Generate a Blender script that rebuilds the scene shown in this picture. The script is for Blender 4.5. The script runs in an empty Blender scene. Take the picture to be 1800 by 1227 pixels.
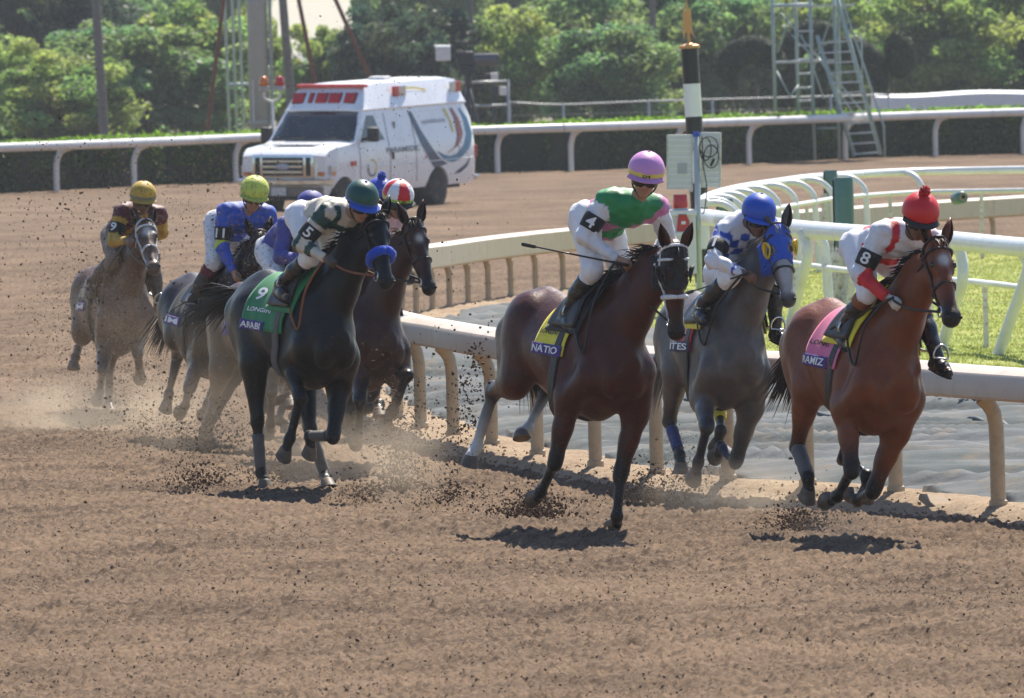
import bpy, bmesh, math, random
import numpy as np
from mathutils import Vector, Matrix
R_ = math.radians
random.seed(7)
rng = np.random.default_rng(7)
scene = bpy.context.scene
COL = scene.collection

# ------------------------------------------------------------------ camera, sky, sun, exposure
CAM_H = 3.4
PITCH = math.atan((613.5 - 66) / 20000.0)
ROLL = R_(1.4)
cam_data = bpy.data.cameras.new('camera')
cam = bpy.data.objects.new('camera', cam_data)
COL.objects.link(cam)
scene.camera = cam
cam_data.sensor_width = 36.0
cam_data.lens = 400.0
cam_data.clip_start = 1.0
cam_data.clip_end = 6000.0
cam_data.dof.use_dof = True
cam_data.dof.focus_distance = 79.0
cam_data.dof.aperture_fstop = 14.0
_r = Vector((1, 0, 0)); _u = Vector((0, math.sin(PITCH), math.cos(PITCH))); _f = Vector((0, math.cos(PITCH), -math.sin(PITCH)))
_ir = _r * math.cos(ROLL) - _u * math.sin(ROLL)
_iu = _r * math.sin(ROLL) + _u * math.cos(ROLL)
cam.matrix_world = Matrix(((_ir.x, _iu.x, -_f.x, 0), (_ir.y, _iu.y, -_f.y, 0), (_ir.z, _iu.z, -_f.z, CAM_H), (0, 0, 0, 1)))

SUN_EL, SUN_AZ = R_(51), R_(16)
world = bpy.data.worlds.new('World')
scene.world = world
world.use_nodes = True
wn = world.node_tree
bg = wn.nodes.get('Background') or wn.nodes.new('ShaderNodeBackground')
sky = wn.nodes.new('ShaderNodeTexSky')
sky.sky_type = 'NISHITA'
sky.sun_disc = False
sky.sun_elevation = SUN_EL
sky.sun_rotation = SUN_AZ
sky.dust_density = 0.6
sky.air_density = 1.2
tint = wn.nodes.new('ShaderNodeVectorMath'); tint.operation = 'MULTIPLY'; tint.inputs[1].default_value = (0.90, 0.99, 1.16)
wn.links.new(sky.outputs[0], tint.inputs[0]); wn.links.new(tint.outputs[0], bg.inputs[0])
bg.inputs[1].default_value = 0.07
sun_d = bpy.data.lights.new('sun', 'SUN')
sun_d.energy = 5.0
sun_d.angle = R_(0.5)
sun_d.color = (1.0, 0.92, 0.80)
sun = bpy.data.objects.new('sun', sun_d)
COL.objects.link(sun)
_sd = Vector((math.sin(SUN_AZ) * math.cos(SUN_EL), math.cos(SUN_AZ) * math.cos(SUN_EL), math.sin(SUN_EL)))
sun.rotation_euler = _sd.to_track_quat('Z', 'Y').to_euler()
scene.view_settings.view_transform = 'Standard'
scene.view_settings.look = 'None'
scene.view_settings.gamma = 1.0
scene.view_settings.use_curve_mapping = False
scene.view_settings.exposure = 0.88
scene.render.engine = 'CYCLES'
scene.cycles.max_bounces = 6
scene.cycles.diffuse_bounces = 3
scene.cycles.glossy_bounces = 3
scene.cycles.transmission_bounces = 4
scene.cycles.transparent_max_bounces = 6
scene.cycles.volume_bounces = 0
scene.cycles.use_denoising = True

# ------------------------------------------------------------------ helpers
def tag(o, label=None, cat=None, group=None, kind=None):
    if label: o['label'] = label
    if cat: o['category'] = cat
    if group: o['group'] = group
    if kind: o['kind'] = kind
    return o

def empty(name, loc=(0, 0, 0), rot=None, label=None, cat=None, group=None):
    o = bpy.data.objects.new(name, None)
    COL.objects.link(o)
    o.location = loc
    if rot is not None: o.rotation_euler = rot
    o.empty_display_size = 0.2
    return tag(o, label, cat, group)

def link(name, me, parent=None):
    o = bpy.data.objects.new(name, me)
    COL.objects.link(o)
    if parent is not None: o.parent = parent
    return o

def mesh_np(name, V, F, mat=None, parent=None, smooth=True, col=None):
    """V (n,3) array, F list/array of equal-length faces (or list of arrays)."""
    V = np.asarray(V, dtype=np.float32)
    me = bpy.data.meshes.new(name)
    groups = F if isinstance(F, list) and len(F) and isinstance(F[0], np.ndarray) and F[0].ndim == 2 else [np.asarray(F, dtype=np.int32)]
    groups = [g for g in groups if len(g)]
    me.vertices.add(len(V)); me.vertices.foreach_set('co', V.ravel())
    nl = sum(g.size for g in groups); nf = sum(len(g) for g in groups)
    me.loops.add(nl); me.polygons.add(nf)
    if nf:
        me.loops.foreach_set('vertex_index', np.concatenate([g.ravel() for g in groups]).astype(np.int32))
        tot = np.concatenate([np.full(len(g), g.shape[1], np.int32) for g in groups])
        st = np.concatenate([[0], np.cumsum(tot)[:-1]]).astype(np.int32)
        me.polygons.foreach_set('loop_start', st)
        me.polygons.foreach_set('use_smooth', np.full(nf, bool(smooth)))
    me.update(calc_edges=True)
    me.validate()
    if col is not None:
        a = me.color_attributes.new('Col', 'FLOAT_COLOR', 'POINT')
        c4 = np.ones((len(V), 4), np.float32); c4[:, :3] = col
        a.data.foreach_set('color', c4.ravel())
    if mat: me.materials.append(mat)
    return link(name, me, parent)

class MB:
    """collects simple solids for one mesh"""
    def __init__(s): s.v = []; s.f = []; s.n = 0
    def add(s, V, F):
        V = np.asarray(V, float).reshape(-1, 3)
        s.v.append(V); s.f += [[i + s.n for i in f] for f in F]; s.n += len(V)
    def box(s, c, d, M=None, bev=0.0):
        c = np.array(c, float); d = np.array(d, float) / 2
        if bev <= 0:
            P = np.array([[x, y, z] for x in (-1, 1) for y in (-1, 1) for z in (-1, 1)], float) * d
            F = [[0, 1, 3, 2], [4, 6, 7, 5], [0, 4, 5, 1], [2, 3, 7, 6], [0, 2, 6, 4], [1, 5, 7, 3]]
        else:
            bm = bmesh.new(); bmesh.ops.create_cube(bm, size=1)
            for v in bm.verts: v.co = Vector((v.co.x * 2 * d[0], v.co.y * 2 * d[1], v.co.z * 2 * d[2]))
            bmesh.ops.bevel(bm, geom=bm.edges[:], offset=bev, segments=2, affect='EDGES', profile=0.6)
            bm.verts.index_update()
            P = np.array([v.co[:] for v in bm.verts]); F = [[v.index for v in f.verts] for f in bm.faces]; bm.free()
        if M is not None: P = P @ np.array(M).T
        s.add(P + c, F); return s
    def tube(s, pts, r, n=8, cap=True, flat=None):
        """flat=(axis, factor): squash section along axis"""
        pts = np.asarray(pts, float); m = len(pts)
        r = np.full(m, r, float) if np.isscalar(r) else np.asarray(r, float)
        T = np.gradient(pts, axis=0); T /= np.linalg.norm(T, axis=1)[:, None] + 1e-12
        up = np.array([0, 0, 1.0]) if abs(T[0][2]) < .9 else np.array([1.0, 0, 0])
        V = []
        u = np.cross(T[0], up); u /= np.linalg.norm(u)
        for i in range(m):
            u = u - T[i] * (u @ T[i]); u /= np.linalg.norm(u) + 1e-12
            w = np.cross(T[i], u)
            for k in range(n):
                a = 2 * math.pi * k / n
                o = (u * math.cos(a) + w * math.sin(a)) * r[i]
                if flat is not None:
                    ax = np.asarray(flat[0], float); o = o - ax * (o @ ax) * (1 - flat[1])
                V.append(pts[i] + o)
        F = [[i * n + k, i * n + (k + 1) % n, (i + 1) * n + (k + 1) % n, (i + 1) * n + k] for i in range(m - 1) for k in range(n)]
        if cap: F += [list(range(n))[::-1], [(m - 1) * n + k for k in range(n)]]
        s.add(V, F); return s
    def lathe(s, prof, c=(0, 0, 0), axis=(0, 0, 1), n=20):
        """prof: list of (radius, height along axis)"""
        ax = np.array(axis, float); ax /= np.linalg.norm(ax)
        t = np.array([1.0, 0, 0]) if abs(ax[0]) < .9 else np.array([0, 1.0, 0])
        u = np.cross(ax, t); u /= np.linalg.norm(u); w = np.cross(ax, u)
        V = []
        for (r, h) in prof:
            for k in range(n):
                a = 2 * math.pi * k / n
                V.append(np.array(c) + ax * h + (u * math.cos(a) + w * math.sin(a)) * r)
        F = [[i * n + k, i * n + (k + 1) % n, (i + 1) * n + (k + 1) % n, (i + 1) * n + k] for i in range(len(prof) - 1) for k in range(n)]
        if prof[0][0] > 1e-6: F.append(list(range(n))[::-1])
        if prof[-1][0] > 1e-6: F.append([(len(prof) - 1) * n + k for k in range(n)])
        s.add(V, F); return s
    def ball(s, c, r, n=14, m=9, R=None):
        r = np.array([r] * 3 if np.isscalar(r) else r, float)
        V = []; 
        for i in range(m + 1):
            th = math.pi * i / m
            for k in range(n):
                a = 2 * math.pi * k / n
                V.append([math.sin(th) * math.cos(a), math.sin(th) * math.sin(a), math.cos(th)])
        V = np.array(V) * r
        if R is not None: V = V @ np.asarray(R)      # rows of R are the local axes
        F = [[i * n + k, (i + 1) * n + k, (i + 1) * n + (k + 1) % n, i * n + (k + 1) % n] for i in range(m) for k in range(n)]
        s.add(V + np.array(c, float), F); return s
    def loft(s, rings, cap=True):
        n = len(rings[0]); V = np.concatenate([np.asarray(r, float) for r in rings])
        F = [[i * n + k, i * n + (k + 1) % n, (i + 1) * n + (k + 1) % n, (i + 1) * n + k] for i in range(len(rings) - 1) for k in range(n)]
        if cap: F += [list(range(n))[::-1], [(len(rings) - 1) * n + k for k in range(n)]]
        s.add(V, F); return s
    def build(s, name, mat=None, parent=None, smooth=False, angle=None):
        me = bpy.data.meshes.new(name)
        me.from_pydata(np.concatenate(s.v).tolist(), [], s.f)
        bm = bmesh.new(); bm.from_mesh(me)
        bmesh.ops.recalc_face_normals(bm, faces=bm.faces[:])
        if angle is not None:
            for f in bm.faces: f.smooth = True
            for e in bm.edges:
                if len(e.link_faces) == 2 and e.calc_face_angle(0) > R_(angle): e.smooth = False
        elif smooth:
            for f in bm.faces: f.smooth = True
        bm.to_mesh(me); bm.free()
        if mat: me.materials.append(mat)
        return link(name, me, parent)

def copy_tree(o, parent=None):
    c = o.copy(); COL.objects.link(c)
    if parent is not None: c.parent = parent
    for ch in o.children: copy_tree(ch, c)
    return c

def smooth_path(pts, n=8):
    """Catmull-Rom through pts"""
    P = np.asarray(pts, float); P = np.vstack([2 * P[0] - P[1], P, 2 * P[-1] - P[-2]])
    out = []
    for i in range(1, len(P) - 2):
        for t in np.linspace(0, 1, n, endpoint=False):
            a, b, c, d = P[i - 1], P[i], P[i + 1], P[i + 2]
            out.append(.5 * (2 * b + (c - a) * t + (2 * a - 5 * b + 4 * c - d) * t * t + (3 * b - a - 3 * c + d) * t ** 3))
    out.append(P[-2]); return np.array(out)

def arclen(P):
    d = np.r_[0, np.cumsum(np.linalg.norm(np.diff(P, axis=0), axis=1))]
    return d
def at_len(P, d, s):
    return np.array([np.interp(s, d, P[:, k]) for k in range(P.shape[1])])

# tiling value noise for geometry
_NT = rng.random((256, 256))
def vnoise(x, y):
    xi = np.floor(x).astype(int); yi = np.floor(y).astype(int)
    fx = x - xi; fy = y - yi
    fx = fx * fx * (3 - 2 * fx); fy = fy * fy * (3 - 2 * fy)
    a = _NT[xi & 255, yi & 255]; b = _NT[(xi + 1) & 255, yi & 255]; c = _NT[xi & 255, (yi + 1) & 255]; d = _NT[(xi + 1) & 255, (yi + 1) & 255]
    return (a * (1 - fx) + b * fx) * (1 - fy) + (c * (1 - fx) + d * fx) * fy

def grid_faces(nx, na):
    i, j = np.meshgrid(np.arange(nx - 1), np.arange(na - 1), indexing='ij'); b = i * na + j
    return np.stack([b, b + na, b + na + 1, b + 1], -1).reshape(-1, 4)
def lerp(a, b, t): return np.asarray(a, float) * (1 - t) + np.asarray(b, float) * t
def unit(v): v = np.asarray(v, float); return v / (np.linalg.norm(v) + 1e-12)

# ------------------------------------------------------------------ materials
def nodes(name):
    m = bpy.data.materials.new(name); m.use_nodes = True
    nt = m.node_tree; b = nt.nodes['Principled BSDF']
    return m, nt, b
def N(nt, t, **kw):
    n = nt.nodes.new(t)
    for k, v in kw.items(): setattr(n, k, v)
    return n
def setin(n, **kw):
    for k, v in kw.items(): n.inputs[k.replace('_', ' ')].default_value = v
def rgba(c): return (c[0], c[1], c[2], 1.0)

def pbr(name, c, rough=0.6, var=0.12, vs=6.0, bump=0.0, bs=60.0, metal=0.0, attr=False, dirt=None, dirt_amt=0.4, dirt_s=10.0, spec=0.5, coat=0.0, stretch=None, sss=0, sheen=0.0, c2=None):
    m, nt, b = nodes(name); L = nt.links.new
    tc = N(nt, 'ShaderNodeTexCoord')
    src = tc.outputs['Object']
    if stretch:
        mp = N(nt, 'ShaderNodeMapping'); mp.inputs['Scale'].default_value = stretch; L(src, mp.inputs[0]); src = mp.outputs[0]
    n1 = N(nt, 'ShaderNodeTexNoise'); setin(n1, Scale=vs, Detail=5.0, Roughness=0.6); L(src, n1.inputs['Vector'])
    if attr:
        at = N(nt, 'ShaderNodeAttribute'); at.attribute_name = 'Col'; base = at.outputs['Color']
    else:
        rg = N(nt, 'ShaderNodeRGB'); rg.outputs[0].default_value = rgba(c); base = rg.outputs[0]
    mr = N(nt, 'ShaderNodeMapRange'); setin(mr, From_Min=.3, From_Max=.7, To_Min=1 - var, To_Max=1 + var); L(n1.outputs[0], mr.inputs[0])
    mx = N(nt, 'ShaderNodeVectorMath', operation='SCALE'); L(base, mx.inputs[0]); L(mr.outputs[0], mx.inputs['Scale'])
    out = mx.outputs[0]
    if c2 is not None:
        n4 = N(nt, 'ShaderNodeTexNoise'); setin(n4, Scale=vs * .4, Detail=4.0); L(src, n4.inputs['Vector'])
        r4 = N(nt, 'ShaderNodeMapRange'); setin(r4, From_Min=.42, From_Max=.62); L(n4.outputs[0], r4.inputs[0])
        m4 = N(nt, 'ShaderNodeMix', data_type='RGBA'); L(r4.outputs[0], m4.inputs[0]); L(out, m4.inputs[6]); m4.inputs[7].default_value = rgba(c2); out = m4.outputs[2]
    if dirt is not None:
        n2 = N(nt, 'ShaderNodeTexNoise'); setin(n2, Scale=dirt_s, Detail=8.0, Roughness=0.75); L(tc.outputs['Object'], n2.inputs['Vector'])
        r2 = N(nt, 'ShaderNodeMapRange'); setin(r2, From_Min=.5, From_Max=.68, To_Max=dirt_amt); L(n2.outputs[0], r2.inputs[0])
        mm = N(nt, 'ShaderNodeMix', data_type='RGBA'); L(r2.outputs[0], mm.inputs[0]); L(out, mm.inputs[6]); mm.inputs[7].default_value = rgba(dirt); out = mm.outputs[2]
    L(out, b.inputs['Base Color'])
    mr2 = N(nt, 'ShaderNodeMapRange'); setin(mr2, From_Min=.3, From_Max=.7, To_Min=max(.02, rough - .08), To_Max=min(1, rough + .1)); L(n1.outputs[0], mr2.inputs[0]); L(mr2.outputs[0], b.inputs['Roughness'])
    b.inputs['Metallic'].default_value = metal
    b.inputs['Specular IOR Level'].default_value = spec
    if coat: b.inputs['Coat Weight'].default_value = coat
    if sheen: b.inputs['Sheen Weight'].default_value = sheen; b.inputs['Sheen Roughness'].default_value = .35
    if sss: b.inputs['Subsurface Weight'].default_value = sss; b.inputs['Subsurface Scale'].default_value = .01
    if bump:
        n3 = N(nt, 'ShaderNodeTexNoise'); setin(n3, Scale=bs, Detail=4.0); L(src, n3.inputs['Vector'])
        bp = N(nt, 'ShaderNodeBump'); setin(bp, Strength=1.0, Distance=bump); L(n3.outputs[0], bp.inputs['Height']); L(bp.outputs[0], b.inputs['Normal'])
    return m
DIRT = (.21, .145, .098)
# ------------------------------------------------------------------ implicit surfaces for bodies
class Prim:
    pass
def cap(a, b, ra, rb, flat=None, c0=None, c1=None, k=.06):
    p = Prim(); a = np.array(a, float); b = np.array(b, float); r = max(ra, rb)
    p.lo = np.minimum(a, b) - r; p.hi = np.maximum(a, b) + r; p.k = k
    p.c0 = c0; p.c1 = c1 if c1 is not None else c0
    ba0 = b - a
    if flat is not None:
        ax = np.array(flat[0], float); ax /= np.linalg.norm(ax); g = 1 / flat[1] - 1
        ba = ba0 + ax * (ba0 @ ax) * g
    else: ax = None; ba = ba0
    L2 = ba @ ba + 1e-12
    def tt(x, y, z):
        qx, qy, qz = x - a[0], y - a[1], z - a[2]
        if ax is not None:
            c = (qx * ax[0] + qy * ax[1] + qz * ax[2]) * g
            qx, qy, qz = qx + ax[0] * c, qy + ax[1] * c, qz + ax[2] * c
        t = np.clip((qx * ba[0] + qy * ba[1] + qz * ba[2]) / L2, 0, 1)
        return qx, qy, qz, t
    def d(x, y, z):
        qx, qy, qz, t = tt(x, y, z)
        return np.sqrt((qx - t * ba[0]) ** 2 + (qy - t * ba[1]) ** 2 + (qz - t * ba[2]) ** 2) - (ra + (rb - ra) * t)
    p.d = d; p.t = lambda x, y, z: tt(x, y, z)[3]
    return p
def ell(c, r, axes=None, c0=None, k=.04):
    p = Prim(); c = np.array(c, float); r = np.array(r, float)
    A = np.eye(3) if axes is None else np.array(axes, float)
    m = r.max(); p.lo = c - m; p.hi = c + m; p.k = k; p.c0 = p.c1 = c0
    rm = r.min()
    def d(x, y, z):
        qx, qy, qz = x - c[0], y - c[1], z - c[2]
        s = 0
        for i in range(3): s = s + ((qx * A[i, 0] + qy * A[i, 1] + qz * A[i, 2]) / r[i]) ** 2
        s = np.sqrt(s); return (s - 1) * rm * np.where(s > 1, 1.15, 1.0)
    p.d = d; p.t = lambda x, y, z: 0 * (x + y + z)
    return p
def torso(tab, c0=None, k=.07):
    p = Prim(); tab = np.array(tab, float); xs, zt, zb, ry = tab.T
    p.lo = np.array([xs[0], -ry.max(), zb.min()]); p.hi = np.array([xs[-1], ry.max(), zt.max()]); p.k = k; p.c0 = p.c1 = c0
    fx = np.linspace(xs[0], xs[-1], 120)
    def sm(v):
        y = np.interp(fx, xs, v); kk = np.hanning(15); kk /= kk.sum()
        return np.convolve(np.r_[np.full(7, y[0]), y, np.full(7, y[-1])], kk, 'valid')
    ZT, ZB, RY = sm(zt), sm(zb), sm(ry)
    def d(x, y, z):
        xc = np.clip(x, xs[0], xs[-1]); a = np.interp(xc, fx, ZT); b = np.interp(xc, fx, ZB); w = np.interp(xc, fx, RY)
        zc = (a + b) / 2; rz = (a - b) / 2 + 1e-3
        u = (z - zc) / rz; w = w * (1 - .22 * np.clip(u, 0, 1) ** 2 - .12 * np.clip(-u, 0, 1) ** 2)
        q = np.sqrt(u * u + (y / w) ** 2)
        dd = (q - 1) * np.minimum(rz, w)
        dx = x - xc
        return np.where(np.abs(dx) > 0, np.sqrt(np.maximum(dd, 0) ** 2 + dx * dx) + np.minimum(dd, 0) * 0, dd)
    p.d = d; p.t = lambda x, y, z: 0 * (x + y + z)
    return p

class Field:
    def __init__(s, prims, h, pad=.04, lo=None, hi=None):
        s.h = h; s.prims = prims
        s.lo = (np.min([p.lo for p in prims], 0) if lo is None else np.array(lo, float)) - pad
        hi = (np.max([p.hi for p in prims], 0) if hi is None else np.array(hi, float)) + pad
        n = np.ceil((hi - s.lo) / h).astype(int) + 1; s.n = n
        s.ax = [s.lo[i] + h * np.arange(n[i]) for i in range(3)]
        s.f = np.full(n, .25, np.float64)
        for p in prims: s.union(p)
    def sub(s, lo, hi, m):
        i0 = np.clip(np.floor((lo - m - s.lo) / s.h).astype(int), 0, s.n - 1); i1 = np.clip(np.ceil((hi + m - s.lo) / s.h).astype(int) + 1, 1, s.n)
        sl = tuple(slice(i0[i], i1[i]) for i in range(3))
        return sl, s.ax[0][sl[0]][:, None, None], s.ax[1][sl[1]][None, :, None], s.ax[2][sl[2]][None, None, :]
    def union(s, p):
        sl, x, y, z = s.sub(p.lo, p.hi, max(.06, p.k * 1.1))
        d = p.d(x, y, z); f = s.f[sl]
        hh = np.maximum(p.k - np.abs(f - d), 0) / p.k
        s.f[sl] = np.minimum(f, d) - hh * hh * p.k * .25
    def grid(s): return s.ax[0][:, None, None], s.ax[1][None, :, None], s.ax[2][None, None, :]
    def sample(s, P):
        q = (P - s.lo) / s.h; i = np.floor(q).astype(int); i = np.clip(i, 0, s.n - 2); t = np.clip(q - i, 0, 1)
        r = 0
        for a in (0, 1):
            for b in (0, 1):
                for c in (0, 1):
                    w = (t[..., 0] if a else 1 - t[..., 0]) * (t[..., 1] if b else 1 - t[..., 1]) * (t[..., 2] if c else 1 - t[..., 2])
                    r = r + w * s.f[i[..., 0] + a, i[..., 1] + b, i[..., 2] + c]
        return r
    def outer(s, O, D, lvl=0.0, rmax=.6, n=70, rmin=0.0):
        """farthest point of each ray that is still inside level lvl"""
        O = np.asarray(O, float); D = np.asarray(D, float); D = D / np.linalg.norm(D, axis=-1, keepdims=True)
        ts = np.linspace(rmin, rmax, n)
        P = O[..., None, :] + D[..., None, :] * ts[:, None]
        f = s.sample(P) - lvl
        ins = f < 0
        last = np.where(ins.any(-1), n - 1 - np.argmax(ins[..., ::-1], -1), 0); last = np.clip(last, 0, n - 2)
        f0 = np.take_along_axis(f, last[..., None], -1)[..., 0]; f1 = np.take_along_axis(f, last[..., None] + 1, -1)[..., 0]
        t = ts[last] + (ts[1] - ts[0]) * np.clip(f0 / (f0 - f1 - 1e-9), 0, 1)
        return O + D * t[..., None]
    def first(s, O, D, lvl=0.0, rmax=.3, n=50):
        """first crossing going outwards from an inside point"""
        O = np.asarray(O, float); D = np.asarray(D, float); D = D / np.linalg.norm(D, axis=-1, keepdims=True)
        ts = np.linspace(0, rmax, n)
        f = s.sample(O[..., None, :] + D[..., None, :] * ts[:, None]) - lvl
        out = f >= 0; k = np.where(out.any(-1), np.argmax(out, -1), n - 1); k = np.clip(k, 1, n - 1)
        f0 = np.take_along_axis(f, k[..., None] - 1, -1)[..., 0]; f1 = np.take_along_axis(f, k[..., None], -1)[..., 0]
        t = ts[k - 1] + (ts[1] - ts[0]) * np.clip(f0 / (f0 - f1 - 1e-9), 0, 1)
        return O + D * t[..., None]

def nets(f, lo, h):
    s = f < 0
    c = np.zeros(tuple(np.array(f.shape) - 1), np.int8)
    for a in (0, 1):
        for b in (0, 1):
            for d in (0, 1): c += s[a:f.shape[0] - 1 + a, b:f.shape[1] - 1 + b, d:f.shape[2] - 1 + d]
    act = (c > 0) & (c < 8)
    I = np.array(np.nonzero(act)); m = I.shape[1]
    idx = np.full(c.shape, -1, np.int64); idx[act] = np.arange(m)
    acc = np.zeros((m, 3)); cnt = np.zeros(m)
    cs = [(a, b, d) for a in (0, 1) for b in (0, 1) for d in (0, 1)]
    fv = {o: f[I[0] + o[0], I[1] + o[1], I[2] + o[2]] for o in cs}
    for o in cs:
        for ax in range(3):
            if o[ax] == 0:
                o2 = list(o); o2[ax] = 1; o2 = tuple(o2)
                f0, f1 = fv[o], fv[o2]; cr = (f0 < 0) != (f1 < 0)
                t = np.where(cr, f0 / np.where(cr, f0 - f1, 1), 0)
                P = np.array(o, float)[None, :] + (np.array(o2, float) - np.array(o, float))[None, :] * t[:, None]
                acc += P * cr[:, None]; cnt += cr
    V = np.asarray(lo) + h * (I.T + acc / np.maximum(cnt, 1)[:, None])
    Fs = []
    for ax in range(3):
        a, b = [(1, 2), (2, 0), (0, 1)][ax]
        s0 = np.moveaxis(s, (ax, a, b), (0, 1, 2)); ii = np.moveaxis(idx, (ax, a, b), (0, 1, 2))
        e = s0[:-1, 1:-1, 1:-1] != s0[1:, 1:-1, 1:-1]
        i, j, k = np.nonzero(e); j = j + 1; k = k + 1
        q = np.stack([ii[i, j - 1, k - 1], ii[i, j, k - 1], ii[i, j, k], ii[i, j - 1, k]], 1)
        fl = ~s0[i, j, k]
        q[fl] = q[fl][:, ::-1]
        Fs.append(q)
    F = np.concatenate(Fs); F = F[(F >= 0).all(1)]
    return V, F.astype(np.int32)

def colours(prims, V, default):
    x, y, z = V[:, 0], V[:, 1], V[:, 2]
    W = np.zeros(len(V)); C = np.zeros((len(V), 3))
    for p in prims:
        if p.c0 is None: continue
        m = ((V > p.lo - .05) & (V < p.hi + .05)).all(1)
        if not m.any(): continue
        xx, yy, zz = x[m], y[m], z[m]
        d = p.d(xx, yy, zz); t = np.broadcast_to(p.t(xx, yy, zz), d.shape)
        w = np.exp(-np.clip(d + .02, 0, None) / .009)
        c = np.array(p.c0)[None] * (1 - t)[:, None] + np.array(p.c1)[None] * t[:, None]
        W[m] += w; C[m] += c * w[:, None]
    return np.where(W[:, None] > 1e-4, C / np.maximum(W, 1e-4)[:, None], np.array(default)[None])

def solid(name, fld, f, mat, parent, col=None, prims=None, default=(1, 1, 1), off=None):
    V, F = nets(f, fld.lo, fld.h)
    if len(F) == 0: return None
    c = None
    if col is not None: c = col(V)
    elif prims is not None: c = colours(prims, V, default)
    if off is not None: V = V - off
    return mesh_np(name, V, F, mat, parent, True, c)

def lerp(a, b, t): return np.asarray(a, float) * (1 - t) + np.asarray(b, float) * t
def unit(v): v = np.asarray(v, float); return v / (np.linalg.norm(v) + 1e-12)

# text laid on a surface patch: S(u, v) -> points, u along the reading direction
def text_mesh(body, bold=True):
    cu = bpy.data.curves.new('lettering', 'FONT'); cu.body = body; cu.size = 1.0; cu.resolution_u = 3
    cu.offset = .02 if bold else 0
    o = bpy.data.objects.new('lettering', cu); COL.objects.link(o)
    dg = bpy.context.evaluated_depsgraph_get(); dg.update()
    me = bpy.data.meshes.new_from_object(o.evaluated_get(dg))
    bpy.data.objects.remove(o); bpy.data.curves.remove(cu)
    bm = bmesh.new(); bm.from_mesh(me); bpy.data.meshes.remove(me)
    bmesh.ops.triangulate(bm, faces=bm.faces[:])
    for _ in range(2):
        long = [e for e in bm.edges if e.calc_length() > .22]
        if long: bmesh.ops.subdivide_edges(bm, edges=long, cuts=1)
        bmesh.ops.triangulate(bm, faces=bm.faces[:])
    V = np.array([v.co[:] for v in bm.verts]); bm.verts.index_update()
    F = np.array([[v.index for v in f.verts] for f in bm.faces]); bm.free()
    V[:, 0] -= V[:, 0].min(); V[:, 1] -= V[:, 1].min()
    return V[:, :2] / max(V[:, 1].max(), 1e-6), F          # height 1
def lettering(name, body, S, mat, parent, squeeze=1.0):
    V, F = text_mesh(body)
    w = V[:, 0].max()
    P = S(V[:, 0] / w, V[:, 1], w)
    return mesh_np(name, P, F, mat, parent, False)
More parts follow.
